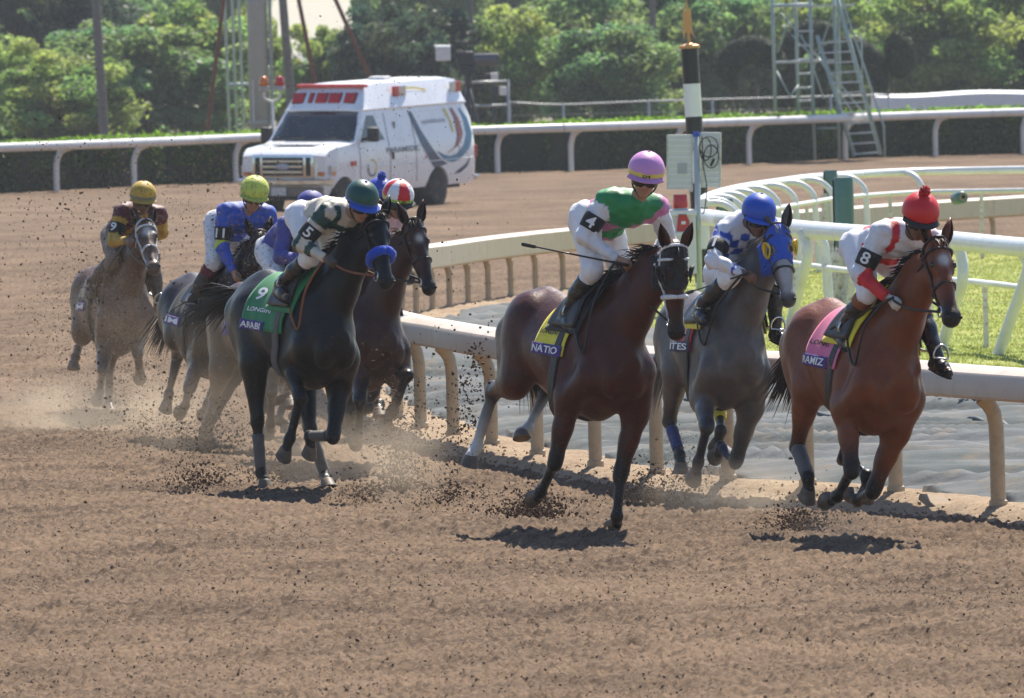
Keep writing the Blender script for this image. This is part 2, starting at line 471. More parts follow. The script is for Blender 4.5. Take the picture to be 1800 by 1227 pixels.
# ------------------------------------------------------------------ horses
COAT = {}
def coat_mat(name, rough):
    m, nt, b = nodes(name); L = nt.links.new
    tc = N(nt, 'ShaderNodeTexCoord'); at = N(nt, 'ShaderNodeAttribute'); at.attribute_name = 'Col'
    n1 = N(nt, 'ShaderNodeTexNoise'); setin(n1, Scale=7.0, Detail=6.0, Roughness=.65); L(tc.outputs['Object'], n1.inputs['Vector'])
    mr = N(nt, 'ShaderNodeMapRange'); setin(mr, From_Min=.3, From_Max=.7, To_Min=.72, To_Max=1.28); L(n1.outputs[0], mr.inputs[0])
    mx = N(nt, 'ShaderNodeVectorMath', operation='SCALE'); L(at.outputs['Color'], mx.inputs[0]); L(mr.outputs[0], mx.inputs['Scale'])
    # dirt thrown up on the coat
    n2 = N(nt, 'ShaderNodeTexNoise'); setin(n2, Scale=55.0, Detail=5.0, Roughness=.8); L(tc.outputs['Object'], n2.inputs['Vector'])
    n3 = N(nt, 'ShaderNodeTexNoise'); setin(n3, Scale=3.0, Detail=2.0); L(tc.outputs['Object'], n3.inputs['Vector'])
    ml = N(nt, 'ShaderNodeMath', operation='MULTIPLY'); L(n2.outputs[0], ml.inputs[0]); L(n3.outputs[0], ml.inputs[1])
    r2 = N(nt, 'ShaderNodeMapRange'); setin(r2, From_Min=.33, From_Max=.48, To_Max=.28); L(ml.outputs[0], r2.inputs[0])
    mm = N(nt, 'ShaderNodeMix', data_type='RGBA'); L(r2.outputs[0], mm.inputs[0]); L(mx.outputs[0], mm.inputs[6]); mm.inputs[7].default_value = rgba((.13, .09, .062))
    n7 = N(nt, 'ShaderNodeTexNoise'); setin(n7, Scale=95.0, Detail=2.0, Roughness=.5); L(tc.outputs['Object'], n7.inputs['Vector'])
    sz = N(nt, 'ShaderNodeSeparateXYZ'); L(tc.outputs['Object'], sz.inputs[0])
    zl = N(nt, 'ShaderNodeMapRange'); setin(zl, From_Min=.3, From_Max=1.5, To_Min=.62, To_Max=.72); L(sz.outputs['Z'], zl.inputs[0])
    sp = N(nt, 'ShaderNodeMath', operation='SUBTRACT'); L(n7.outputs[0], sp.inputs[0]); L(zl.outputs[0], sp.inputs[1])
    sr = N(nt, 'ShaderNodeMapRange'); setin(sr, From_Min=0.0, From_Max=.05, To_Max=.8); L(sp.outputs[0], sr.inputs[0])
    ms = N(nt, 'ShaderNodeMix', data_type='RGBA'); L(sr.outputs[0], ms.inputs[0]); L(mm.outputs[2], ms.inputs[6]); ms.inputs[7].default_value = rgba((.16, .11, .075))
    L(ms.outputs[2], b.inputs['Base Color'])
    r3 = N(nt, 'ShaderNodeMapRange'); setin(r3, From_Min=.35, From_Max=.65, To_Min=rough - .08, To_Max=rough + .16); L(n3.outputs[0], r3.inputs[0]); L(r3.outputs[0], b.inputs['Roughness'])
    b.inputs['Specular IOR Level'].default_value = .17; b.inputs['Coat Weight'].default_value = .16; b.inputs['Coat Roughness'].default_value = .24
    b.inputs['Sheen Weight'].default_value = .03; b.inputs['Sheen Roughness'].default_value = .4
    # muscle and hair relief
    mp = N(nt, 'ShaderNodeMapping'); mp.inputs['Scale'].default_value = (14, 60, 60); L(tc.outputs['Object'], mp.inputs[0])
    n5 = N(nt, 'ShaderNodeTexNoise'); setin(n5, Scale=2.0, Detail=3.0); L(mp.outputs[0], n5.inputs['Vector'])
    n6 = N(nt, 'ShaderNodeTexNoise'); setin(n6, Scale=6.5, Detail=2.5); L(tc.outputs['Object'], n6.inputs['Vector'])
    b1 = N(nt, 'ShaderNodeBump'); setin(b1, Strength=.6, Distance=.022); L(n6.outputs[0], b1.inputs['Height'])
    b2 = N(nt, 'ShaderNodeBump'); setin(b2, Strength=.7, Distance=.004); L(n5.outputs[0], b2.inputs['Height']); L(b1.outputs[0], b2.inputs['Normal'])
    L(b2.outputs[0], b.inputs['Normal'])
    return m
M_COAT = coat_mat('horse_coat', .36)
M_HAIR_BLACK = pbr('black_hair', (.010, .008, .008), rough=.42, var=.2, spec=.4)
M_HAIR_BROWN = pbr('brown_hair', (.05, .026, .015), rough=.5, var=.2, spec=.4)
M_HAIR_GREY = pbr('grey_hair', (.30, .27, .24), rough=.55, var=.2)
M_HOOF = pbr('hoof_horn', (.10, .075, .055), rough=.6, var=.25, vs=20, dirt=(.25, .18, .125), dirt_amt=.8)
M_LEATHER = pbr('dark_leather', (.018, .012, .010), rough=.42, var=.25, spec=.5)
M_TAN = pbr('tan_leather', (.22, .075, .03), rough=.5, var=.2)
M_STEEL = pbr('bright_steel', (.6, .6, .6), rough=.25, metal=1.0, var=.08)
M_EYE = pbr('dark_eye', (.008, .005, .004), rough=.08, var=.1, spec=.7)
M_NOSTRIL = pbr('nostril_skin', (.008, .006, .006), rough=.6)
def fabric(name, c, dirt_amt=.25, attr=False, rough=.7, bump=.0015):
    return pbr(name, c, rough=rough, var=.08, vs=9, bump=bump, bs=220, attr=attr, dirt=(.17, .12, .08), dirt_amt=dirt_amt, dirt_s=26.0, sheen=.15)
F_PINK = fabric('pink_cloth', (.72, .16, .30)); F_YELLOW = fabric('yellow_cloth', (.80, .68, .05)); F_GREEN = fabric('green_cloth', (.012, .20, .07))
F_RED = fabric('red_cloth', (.55, .015, .02)); F_PURPLE = fabric('purple_cloth', (.055, .02, .20)); F_WHITE = fabric('white_cloth', (.72, .72, .74))
F_BLACK = fabric('black_cloth', (.012, .012, .014)); F_BLUE = fabric('blue_cloth', (.02, .09, .50)); F_NAVY = fabric('navy_cloth', (.012, .018, .06))
F_ORANGE = fabric('orange_cloth', (.75, .20, .03))
F_GREYW = fabric('grey_wrap', (.10, .095, .09), .8); F_SHEEP = pbr('blue_fleece', (.012, .07, .55), rough=.9, var=.15, vs=30, bump=.006, bs=160, sheen=.4)
M_PRINT_WHITE = pbr('white_print', (.78, .78, .78), rough=.6, var=.04); M_PRINT_BLACK = pbr('black_print', (.012, .012, .012), rough=.5, var=.05)
M_YELLOW_PL = pbr('yellow_plastic', (.75, .50, .02), rough=.35)

def hmatrix(p):
    X, Y, Z, yaw, pit, rol = p
    return Matrix.Translation((X, Y, Z)) @ Matrix.Rotation(yaw, 4, 'Z') @ Matrix.Translation((0, 0, 1.3)) @ Matrix.Rotation(-pit, 4, 'Y') @ Matrix.Translation((0, 0, -1.3)) @ Matrix.Rotation(-rol, 4, 'X')

def strands(name, roots, dirs, lens, mat, parent, r=.006, seg=7, gravity=.3, curl=.06, seed=0, nside=3):
    g = np.random.default_rng(seed); n = len(roots)
    P = np.array(roots, float); D = np.array(dirs, float); D /= np.linalg.norm(D, axis=1)[:, None]
    L = np.array(lens, float); pts = [P.copy()]
    ph = g.random((n, 3)) * 6.28
    for s in range(seg):
        t = (s + 1) / seg
        D = D + np.array([0, 0, -gravity / seg]) + curl * np.sin(ph + t * 7.0) * np.array([.5, 1, 1]) * (1.2 / seg * 3)
        D /= np.linalg.norm(D, axis=1)[:, None]
        P = P + D * (L / seg)[:, None]; pts.append(P.copy())
    pts = np.stack(pts, 1)                       # n, seg+1, 3
    T = np.gradient(pts, axis=1); T /= np.linalg.norm(T, axis=2, keepdims=True) + 1e-9
    U = np.cross(T, np.array([.13, .98, .15])); U /= np.linalg.norm(U, axis=2, keepdims=True) + 1e-9
    W = np.cross(T, U)
    prof = np.sin(np.linspace(.5, math.pi * .97, seg + 1))[None, :, None] * r * (0.6 + .8 * g.random((n, 1, 1)))
    V = np.stack([pts + (U * math.cos(a) + W * math.sin(a)) * prof for a in np.arange(nside) * 2 * math.pi / nside], 2)   # n, seg+1, nside, 3
    base = (np.arange(n) * (seg + 1) * nside)[:, None, None]; ii = np.arange(seg)[None, :, None] * nside; kk = np.arange(nside)[None, None, :]
    k2 = (kk + 1) % nside
    F = np.stack([base + ii + kk, base + ii + k2, base + ii + nside + k2, base + ii + nside + kk], -1).reshape(-1, 4)
    return mesh_np(name, V.reshape(-1, 3), F, mat, parent, True)

def strap(mb, P, r=.011, n=6, closed=False):
    P = np.asarray(P)
    if closed: P = np.vstack([P, P[:1]])
    mb.tube(P, r, n)

BODY = [(-.845, 1.36, 1.14, .05), (-.79, 1.47, 1.02, .16), (-.66, 1.555, .96, .235), (-.48, 1.60, .94, .265), (-.28, 1.575, .90, .262), (-.08, 1.535, .84, .272),
        (.12, 1.53, .79, .282), (.30, 1.585, .755, .268), (.45, 1.61, .75, .245), (.58, 1.55, .79, .215), (.70, 1.43, .90, .18), (.78, 1.30, 1.0, .11), (.82, 1.20, 1.10, .05)]

def make_horse(key, label, p, J, col, points, socks=(), face=None, muzzle=None, hair=None, h=.0165, point_hi=.0, face_dir=(1, -.15), mane=1.0, tail=((-1.0, 0, .12), .55, .45, .75)):
    J = {k: np.array(v, float) for k, v in J.items()}
    root = empty('horse', label=label, cat='horse', group='racehorses galloping round the bend')
    root.matrix_world = hmatrix(p)
    body = np.array(col, float); pt = np.array(points, float)
    dark = muzzle if muzzle is not None else pt
    P = []
    P.append(torso(BODY, body))
    Y = np.array([0, 1.0, 0])
    for s in 'RL':
        sg = -1 if s == 'R' else 1
        FS, FE, FK, FF, FH = (J[s + n] for n in ('FS', 'FE', 'FK', 'FF', 'FH'))
        HP, HT, HO, HF, HH = (J[s + n] for n in ('HP', 'HT', 'HO', 'HF', 'HH'))
        low_f = np.array([.55, .55, .53]) if s + 'F' in socks else pt
        low_h = np.array([.55, .55, .53]) if s + 'H' in socks else pt
        # shoulder and foreleg
        P += [cap((.36, sg * .13, 1.47), FS + np.array([-.02, -sg * .02, 0]), .10, .138, (Y, .75), body, k=.055),
              cap(FS, FE, .128, .108, (Y, .85), body, k=.045),
              ell(FE + np.array([-.05, sg * .02, .17]), (.12, .075, .17), None, body, k=.04), ell((.73, sg * .085, 1.06), (.085, .085, .12), None, body, k=.03),
              cap(FE + np.array([-.04, 0, .05]), FE, .07, .06, None, body, k=.05),
              cap(FE, lerp(FE, FK, .5), .098, .066, (Y, .85), body, lerp(body, pt, point_hi), k=.06),
              cap(lerp(FE, FK, .45), FK, .067, .046, None, lerp(body, pt, point_hi), pt, k=.03),
              cap(FK + unit(FE - FK) * .035, FK - unit(FE - FK) * .025, .050, .047, None, pt, k=.03),
              cap(FK, FF, .036, .031, None, pt, low_f, k=.025)]
        k_ = unit(FF - FK); back = unit(np.cross(Y, k_)) * -1
        P += [cap(lerp(FK, FF, .12) - back * -.016, FF - back * -.014, .020, .021, None, pt, low_f, k=.02)]
        pd = unit(FH - FF)
        P += [ell(lerp(FE, FK, .30) + np.array([.03, 0, 0]), (.055, .05, .11), None, body, k=.025),
              ell(FF, (.043, .040, .043), None, low_f, k=.03), cap(FF, FF + pd * .085, .034, .040, None, low_f, k=.025)]
        # quarters and hind leg
        P += [cap(HP + np.array([0, -sg * .01, .02]), HT, .205, .138, (Y, .72), body, k=.06),
              cap((-.70, sg * .13, 1.24), lerp(HT, HO, .25), .135, .10, (Y, .72), body, k=.05),
              cap((-.74, sg * .11, 1.18), lerp(HT, HO, .62), .085, .042, (Y, .7), body, k=.07),
              cap(HT, lerp(HT, HO, .45), .118, .078, (Y, .78), body, k=.07),
              cap(lerp(HT, HO, .4), HO, .075, .047, None, body, lerp(body, pt, .8), k=.04)]
        cd = unit(HF - HO); q = unit(np.cross(Y, cd)); q = q if q @ (HT - HO) < 0 else -q
        P += [ell(HO, (.055, .042, .058), None, pt, k=.03), cap(HO + q * .012, HO - cd * .045 + q * .045, .042, .028, None, lerp(body, pt, .8), k=.03),
              cap(lerp(HT, HO, .55) + q * .03, HO - cd * .045 + q * .045, .024, .022, None, lerp(body, pt, .6), k=.04),
              cap(HO, HF, .041, .033, None, pt, low_h, k=.025), cap(HO + q * .02, HF + q * .012, .024, .022, None, pt, low_h, k=.02)]
        pd = unit(HH - HF)
        P += [ell(HF, (.045, .041, .045), None, low_h, k=.03), cap(HF, HF + pd * .085, .035, .041, None, low_h, k=.025)]
    # neck
    Np, M = J['N'], J['M']; hd = unit(M - Np); fdv = np.array([face_dir[0], face_dir[1], 0.0]); lat = np.cross([0, 0, 1], fdv); lat = unit(lat - hd * (lat @ hd)); e = unit(np.cross(hd, lat)); HL = .56
    nb = np.array([.50, 0, 1.34]); nl = Np + hd * .06 - e * .05
    nd = unit(nl - nb); nup = unit(np.array([0, 0, 1]) - nd * nd[2])
    nk = [nb, lerp(nb, nl, .33) + nup * .01, lerp(nb, nl, .66) + nup * .02, nl - nd * .03]
    for a, b, ra, rb in ((0, 1, .265, .205), (1, 2, .205, .158), (2, 3, .158, .118)):
        P.append(cap(nk[a], nk[b], ra, rb, (Y, .60), body, k=.09))
    P.append(cap(nb + np.array([-.12, 0, .22]), lerp(nb, nl, .8) + nup * .13, .06, .045, None, body, k=.10))
    # head
    def hp(t, up, sd=0): return Np + hd * (t * HL) + e * up + lat * sd
    P += [ell(hp(.10, -.005), (.115, .085, .098), [hd, lat, e], body, k=.05),
          cap(hp(.12, .012), hp(.62, .004), .078, .058, (lat, .86), body, k=.05),
          cap(hp(.60, .004), hp(1.0, -.018), .058, .052, (lat, .92), body, dark, k=.04),
          ell(hp(1.02, -.025), (.058, .058, .060), [hd, lat, e], dark, k=.035),
          cap(hp(.27, -.105), hp(.62, -.075), .075, .045, (lat, .72), body, k=.06),
          cap(hp(.60, -.075), hp(.97, -.080), .042, .033, (lat, .95), body, dark, k=.04)]
    for sd in (-1, 1):
        P += [ell(hp(.26, -.10, sd * .055), (.085, .032, .080), [hd, lat, e], body, k=.05),
              cap(hp(.30, .035, sd * .062), hp(.42, .02, sd * .058), .030, .022, None, body, k=.03),
              cap(hp(.48, -.02, sd * .055), hp(.72, -.02, sd * .045), .016, .012, None, body, k=.03),
              ell(hp(1.0, .008, sd * .038), (.030, .018, .024), [hd, lat, e], dark, k=.02)]
    fld = Field(P, h)
    gx, gy, gz = fld.grid(); fld.f = fld.f + .006 * np.sin(9 * gx + 5 * gz + 2 * np.sin(7 * gz)) * np.sin(11 * gz - 6 * np.abs(gy) + 2 * np.sin(6 * gx)) * (gz > .55)
    def colfn(V):
        C = colours(P, V, body)
        if face is not None:
            for (t0, t1, rad, cc) in face:
                w = np.exp(-((np.linalg.norm(V - (hp(t0, .085)), axis=1) / rad) ** 2)) if t0 == t1 else \
                    np.exp(-(np.min([np.linalg.norm(V - hp(t, .07), axis=1) for t in np.linspace(t0, t1, 9)], 0) / rad) ** 2)
                w = np.clip(w * 1.6, 0, 1)
                C = C * (1 - w)[:, None] + np.array(cc)[None] * w[:, None]
        return C
    solid('body', fld, fld.f, M_COAT, root, col=colfn)
    # eyes, nostrils
    for sd in (-1, 1):
        c = fld.first([hp(.33, .022)], [lat * sd + e * .25], 0, .2)[0]
        MB().ball(c - lat * sd * .008, (.024, .017, .020), R=[hd, lat, e]).build('eye', M_EYE, root, smooth=True)
        c = fld.first([hp(1.0, .0)], [lat * sd * .8 + e * .35 + hd * .55], 0, .2)[0]
        MB().ball(c - hd * .004, (.024, .012, .012), R=[unit(e + hd * .5), unit(lat), unit(hd - e * .5)]).build('nostril', M_NOSTRIL, root, smooth=True)
    # ears
    ec = body * .8
    for sd in (-1, 1):
        b0 = hp(-.01, .035, sd * .062); tip = b0 + unit(-hd * .72 + e * .30 + lat * sd * .22) * .175
        ax = unit(tip - b0); fr = unit(e * .6 + lat * sd * .5 + hd * .3); fr = unit(fr - ax * (fr @ ax)); sdv = np.cross(ax, fr)
        rings = []
        for t, w in ((0, .030), (.15, .040), (.4, .043), (.65, .032), (.85, .016), (1.0, .003)):
            c = lerp(b0, tip, t); ring = []
            for a in np.linspace(.5, 2 * math.pi - .5, 13):          # open at the front: a cupped ear
                ring.append(c - fr * math.cos(a) * -w * .9 * (1) + sdv * math.sin(a) * w)
            for a in np.linspace(2 * math.pi - .5, .5, 13):
                ring.append(c - fr * math.cos(a) * -w * .68 - fr * w * .10 + sdv * math.sin(a) * w * .78)
            rings.append(ring)
        mb = MB(); mb.loft(rings)
        o = mb.build('ear', M_COAT, root, smooth=True)
        a = o.data.color_attributes.new('Col', 'FLOAT_COLOR', 'POINT'); a.data.foreach_set('color', np.tile(np.r_[ec, 1], len(o.data.vertices)).astype(np.float32))
    # hooves
    for s in 'RL':
        for ff, hh in (('FF', 'FH'), ('HF', 'HH')):
            F0, H0 = J[s + ff], J[s + hh]; pd = unit(H0 - F0); q = unit(np.array([-pd[2], 0, pd[0]])); pd2 = unit(pd - q * (pd @ q))
            t = unit(pd2 * .62 + q * .78); nrm = np.array([t[2], 0, -t[0]]); l2 = unit(np.cross(nrm, t))
            c0 = F0 + pd * .075; c1 = c0 + nrm * .078 + t * .026
            rings = []
            for u, rr in ((-.12, .036), (0, .044), (.12, .047), (1.0, .064), (1.06, .058)):
                c = lerp(c0, c1, u); ring = []
                for a in np.linspace(0, 2 * math.pi, 18, endpoint=False):
                    ca = math.cos(a); ring.append(c + t * (ca * rr * (1.12 if ca > 0 else .92)) + l2 * math.sin(a) * rr)
                rings.append(ring)
            MB().loft(rings).build('hoof', M_HOOF, root, smooth=False, angle=40)
    # mane
    hm = hair or M_HAIR_BLACK
    g = np.random.default_rng(hash(key) % 1000 + 3)
    n = 200; u = g.random(n) * .92 + .05
    base = np.array([lerp(nb, nl, x) for x in u]); rt = fld.outer(base, np.tile(nup, (n, 1)), -.008, .5)
    dirs = np.array([-.85, -.42, .12]) + g.normal(0, .25, (n, 3)) + np.outer(u, nup) * .2
    strands('mane', rt, dirs, (.07 + .08 * g.random(n)) * mane, hm, root, r=.0045, seg=5, gravity=.8, curl=.12, seed=5)
    n = 26; rt = np.array([hp(-.02, .075, x) for x in g.uniform(-.03, .03, n)])
    strands('forelock', rt, np.array([hd * .8 + e * .4] * n) + g.normal(0, .25, (n, 3)), .08 + .06 * g.random(n), hm, root, r=.005, seg=5, gravity=.5, curl=.1, seed=6)
    # tail
    n = 170; a = g.random(n) * 6.28; q = np.sqrt(g.random(n)) * .035
    rt = np.stack([np.full(n, -.815) - g.random(n) * .02, np.cos(a) * q, 1.385 + np.sin(a) * q], 1)
    dirs = np.array(tail[0]) + np.stack([g.normal(0, .05, n), g.normal(0, .10, n), g.normal(0, .10, n)], 1)
    strands('tail', rt, dirs, tail[1] + tail[2] * g.random(n), hm, root, r=.0065, seg=9, gravity=tail[3], curl=.05, seed=8)
    return dict(root=root, fld=fld, J=J, hp=hp, hd=hd, lat=lat, e=e, HL=HL, P=P, nb=nb, nl=nl, nup=nup, key=key)

def loop_head(H, t, lvl=.006, n=26, tilt=0.0, a0=0, a1=2 * math.pi, up=-.03):
    a = np.linspace(a0, a1, n, endpoint=abs(a1 - a0) < 6.2)
    D = np.cos(a)[:, None] * H['e'] + np.sin(a)[:, None] * H['lat'] + (np.cos(a) * tilt)[:, None] * H['hd']
    O = np.tile(H['hp'](t, up), (n, 1))
    return H['fld'].first(O, D, lvl, .125 if t < .5 else .092)

def bridle(H, mat=None, nose=None, nose_r=.012, cheek=None, ring=True, hands=None, rein_mat=None, brow=None):
    mat = mat or M_LEATHER; root = H['root']; f = H['fld']; hp = H['hp']; lat = H['lat']
    b = MB()
    strap(b, loop_head(H, .60), .011, closed=True)                              # noseband
    P = loop_head(H, .15, a0=-1.75, a1=1.75); strap(b, P, .011)                  # browband
    P = loop_head(H, .05, a0=-2.0, a1=2.0, tilt=-.35); strap(b, P, .011)         # headpiece behind the ears
    P = loop_head(H, .20, a0=1.6, a1=4.68, up=-.06); strap(b, P, .009)           # throat latch
    for sd in (-1, 1):
        P = [f.first([hp(t, -.03 - .03 * t)], [lat * sd + H['e'] * (.15 - .25 * t)], .006, .24)[0] for t in np.linspace(.06, .86, 12)]
        strap(b, P, .010)
    b.build('bridle', cheek or mat, root, smooth=True)
    if nose is not None:
        b = MB(); strap(b, loop_head(H, .60, lvl=.012), nose_r, n=8, closed=True); b.build('noseband', nose, root, smooth=True)
    bits = {}
    b = MB()
    for sd in (-1, 1):
        c = f.first([hp(.88, -.055)], [lat * sd], .008, .24)[0]; bits[sd] = c
        t = np.linspace(0, 2 * math.pi, 15); 
        b.tube([c + (H['hd'] * math.cos(x) + H['e'] * math.sin(x)) * .036 for x in t], .0065, 6)
    b.tube([bits[-1], lerp(bits[-1], bits[1], .5) - H['e'] * .01, bits[1]], .006, 6)
    b.build('bit', M_STEEL, root, smooth=True)
    if hands is not None:
        b = MB()
        for sd, w in ((-1, hands[0]), (1, hands[1])):
            w = np.array(w); c = bits[sd]
            mid = lerp(c, w, .5) + np.array([0, sd * .03, -.03])
            b.tube(smooth_path([c, mid, w], 8), .010, 6, flat=((0, 1, 0), .5))
        a, c = np.array(hands[0]), np.array(hands[1])
        # loose end of the rein, hanging on the right shoulder
        x = lerp(a, c, .3); z0 = f.outer([[.50, 0, 1.25]], [[.25, -1, -.15]], .012, .6)[0]; z1 = f.outer([[.34, 0, 1.35]], [[.0, -1, .45]], .012, .6)[0]
        b.tube(smooth_path([a, lerp(a, z0, .5) + np.array([0, -.05, .02]), z0, lerp(z0, z1, .5) + np.array([0, -.03, 0]), z1], 7), .009, 6)
        b.build('rein', rein_mat or mat, root, smooth=True)
    return bits

def cloth_patch(H, x0, x1, a0, a1, lvl, nx=26, na=30, zc=1.17, skew=0.0, wav=.006):
    """grid over the back; angle from straight up, negative = right side"""
    xs = np.linspace(x0, x1, nx); an = np.linspace(a0, a1, na)
    X, A = np.meshgrid(xs, an, indexing='ij')
    X = X + skew * np.abs(np.sin(A))
    O = np.stack([X, 0 * X, 0 * X + zc], -1); D = np.stack([0 * X, np.sin(A), np.cos(A)], -1)
    G = H['fld'].outer(O, D, lvl, .6)
    k = np.arange(nx)[:, None]
    G += D * (wav * np.sin(X * 38 + A * 5) * np.clip(np.abs(A) - .6, 0, 1))[..., None]
    return G
def shell(name, G, mat, parent, thick=.006):
    nx, na = G.shape[:2]
    o = mesh_np(name, G.reshape(-1, 3), grid_faces(nx, na), mat, parent, True)
    m = o.modifiers.new('thickness', 'SOLIDIFY'); m.thickness = thick; m.offset = 1.0
    return o
def on_patch(G, off):
    """bilinear lookup: u along x (0..1), v along the angle (0..1)"""
    nx, na = G.shape[:2]
    def S(u, v):
        a = np.clip(u, 0, .9999) * (nx - 1); b = np.clip(v, 0, .9999) * (na - 1); i = a.astype(int); j = b.astype(int); a = (a - i)[:, None]; b = (b - j)[:, None]
        P = (G[i, j] * (1 - a) + G[i + 1, j] * a) * (1 - b) + (G[i, j + 1] * (1 - a) + G[i + 1, j + 1] * a) * b
        du = G[i + 1, j] - G[i, j]; dv = G[i, j + 1] - G[i, j]; n = np.cross(du, dv); n /= np.linalg.norm(n, axis=1)[:, None] + 1e-9
        n *= np.sign((n[:, 1:] * (P - np.array([0, 0, 1.15]))[:, 1:]).sum(1)[:, None] + 1e-9)
        return P + n * off
    return S

def tack(H, cloth, band, name_text, cloth_text=None, number=None, num_mat=None, pad=None, x0=-.15, x1=.38, feet=None, amax=1.62, saddle_mat=None, spots=None):
    root = H['root']; f = H['fld']
    G = cloth_patch(H, x0, x1, -amax, amax, .010, skew=-.03)
    shell('saddle_cloth', G, cloth, root)
    na = G.shape[1]
    cl = [o for o in root.children if o.name.startswith('saddle_cloth')][-1]
    # name band on the lower rear edge, both sides
    for sd in (-1, 1):
        Gb = cloth_patch(H, x0 - .012, x0 + .40, sd * (amax - .24), sd * (amax + .02), .024, nx=22, na=7, skew=-.03, wav=.003)
        o = shell('name_band', Gb, band, cl, .003)
        if sd < 0 and name_text:
            S = on_patch(Gb, .0075)
            lettering('name_lettering', name_text, lambda u, v, w: S(.06 + u * .86, .86 - v * .68 if False else .80 - v * .62), M_PRINT_WHITE, cl)
    S = on_patch(G, .0115)
    def place(txt, uc, vc, wu, hv, mat, nm):
        # v index 0 = lowest on the right side
        lettering(nm, txt, lambda u, v, w: S(uc + (u - .5) * wu, vc + (v - .5) * hv), mat, cl)
    if cloth_text: place(cloth_text[0], .36, .165, .58, .035, cloth_text[1], 'sponsor_lettering')
    if number: place(number, .22, .29, .20 * len(number) ** .8, .10, num_mat or M_PRINT_WHITE, 'number_lettering')
    for (uc, vc, rad, mt) in (spots or []):
        a = np.linspace(0, 2 * math.pi, 13)[:-1]
        P = S(uc + np.cos(a) * rad, vc + np.sin(a) * rad * .55)
        mesh_np('spot', P, [np.array([list(range(12))])], mt, cl, False)
    # saddle
    Gs = cloth_patch(H, .06, .43, -.95, .95, .030, nx=18, na=22, wav=0)
    t = np.linspace(0, 1, 18)[:, None]; rise = .035 * np.exp(-((t - .02) / .14) ** 2) + .045 * np.exp(-((t - .97) / .12) ** 2)
    am = np.cos(np.linspace(-.95, .95, 22) * 1.5)[None, :]
    Gs = Gs + np.array([0, 0, 1.0]) * (rise * np.clip(am, 0, 1))[..., None]
    s = shell('saddle', Gs, saddle_mat or M_LEATHER, root, .022)
    if pad is not None:
        Gp = cloth_patch(H, .02, .47, -1.05, 1.05, .018, nx=12, na=18, wav=0); shell('saddle_pad', Gp, pad, s, .008)
    # girth
    a = np.linspace(0, 2 * math.pi, 40, endpoint=False); O = np.tile([.27, 0, 1.15], (40, 1)); D = np.stack([0 * a, np.sin(a), np.cos(a)], 1)
    P = f.outer(O, D, .010, .46)
    b = MB()
    for dx in (-.030, -.010, .010, .030): strap(b, P + np.array([dx, 0, 0]), .0125, n=6, closed=True)
    b.build('girth', M_LEATHER if cloth is not F_GREEN else F_GREYW, root, smooth=True)
    if feet is not None:
        for A in feet:
            A = np.array(A); sd = np.sign(A[1]); b = MB()
            top = f.outer([[.22, 0, 1.2]], [[0, sd * .8, .75]], .035, .5)[0]
            fwd = unit([1, 0, -.12]); lt = unit([0, 1, 0]); c = A + np.array([.055, 0, -.055])
            b.tube(smooth_path([top, lerp(top, c, .5) + np.array([0, sd * .02, 0]), c + np.array([0, 0, .13])], 6), .009, 6)
            b.tube([c + lt * .055 * math.cos(x) + np.array([0, 0, .055 + .075 * math.sin(x)]) if math.sin(x) > -.2 else c + lt * .055 * math.cos(x) + np.array([0, 0, .04]) for x in np.linspace(0, 2 * math.pi, 20)], .008, 6)
            b.build('stirrup', M_STEEL, root, smooth=True)

def wrap(H, a, b, t0, t1, r, mat, name='leg_wrap', off=0.0):
    a, b = H['J'][a], H['J'][b]
    mb = MB(); ts = np.linspace(t0, t1, 8)
    mb.tube([lerp(a, b, t) for t in ts], [r * (1 + .05 * math.sin(i * 2.6)) * (1.0 - .10 * i / 8) for i in range(8)], 14)
    return mb.build(name, mat, H['root'], smooth=True)

def hood(H, mat, eyes=True, t1=.60, rims=None):
    """closed-fitting hood: offset of the head surface cut to shape"""
    f = H['fld']; root = H['root']; lo = np.minimum(H['hp'](-.2, 0), H['hp'](1, 0)) - .2; hi = np.maximum(H['hp'](-.2, 0), H['hp'](1, 0)) + .2
    hf = .010
    n = np.ceil((hi - lo) / hf).astype(int)
    g = np.stack(np.meshgrid(*[lo[i] + hf * np.arange(n[i]) for i in range(3)], indexing='ij'), -1)
    d = f.sample(g) - .008
    q = g - H['hp'](0, 0); t = q @ H['hd'] / H['HL']; up = q @ H['e']; sd = q @ H['lat']
    d = np.maximum(d, (t - t1 - .10 * np.clip(-up, 0, .2) * 5 * 0) * H['HL'])
    d = np.maximum(d, (-.06 - t + np.clip(up, -.2, 0) * -1.6 * .6) * H['HL'])
    d = np.maximum(d, -.165 - up + .10 * np.clip(.25 - t, 0, 1)); d = np.maximum(d, np.abs(sd) - .15)
    d = np.maximum(d, -(f.sample(g) + .004))
    if eyes:
        for s_ in (-1, 1):
            c = f.first([H['hp'](.33, .022)], [H['lat'] * s_ + H['e'] * .25], 0, .2)[0]
            d = np.maximum(d, .042 - np.linalg.norm(g - c, axis=-1))
    V, F = nets(d, lo, hf)
    o = mesh_np('hood', V, F, mat, root, True)
    if eyes and rims is not None:
        for s_ in (-1, 1):
            c = f.first([H['hp'](.33, .022)], [H['lat'] * s_ + H['e'] * .25], .006, .2)[0]
            nrm = unit(H['lat'] * s_ + H['e'] * .25); uu = unit(H['hd'] - nrm * (H['hd'] @ nrm)); vv = np.cross(nrm, uu)
            rings = []
            for (rr, hh, a0) in ((.046, .0, 0), (.058, .012, 0), (.062, .040, 1), (.052, .040, 1), (.046, .014, 0)):
                rings.append([c + (uu * math.cos(a) + vv * math.sin(a)) * rr + nrm * hh * (1 if not a0 else .55 - .45 * math.cos(a)) for a in np.linspace(0, 2 * math.pi, 20, endpoint=False)])
            MB().loft(rings, cap=False).build('blinker_cup', rims, o, smooth=True)
    return o
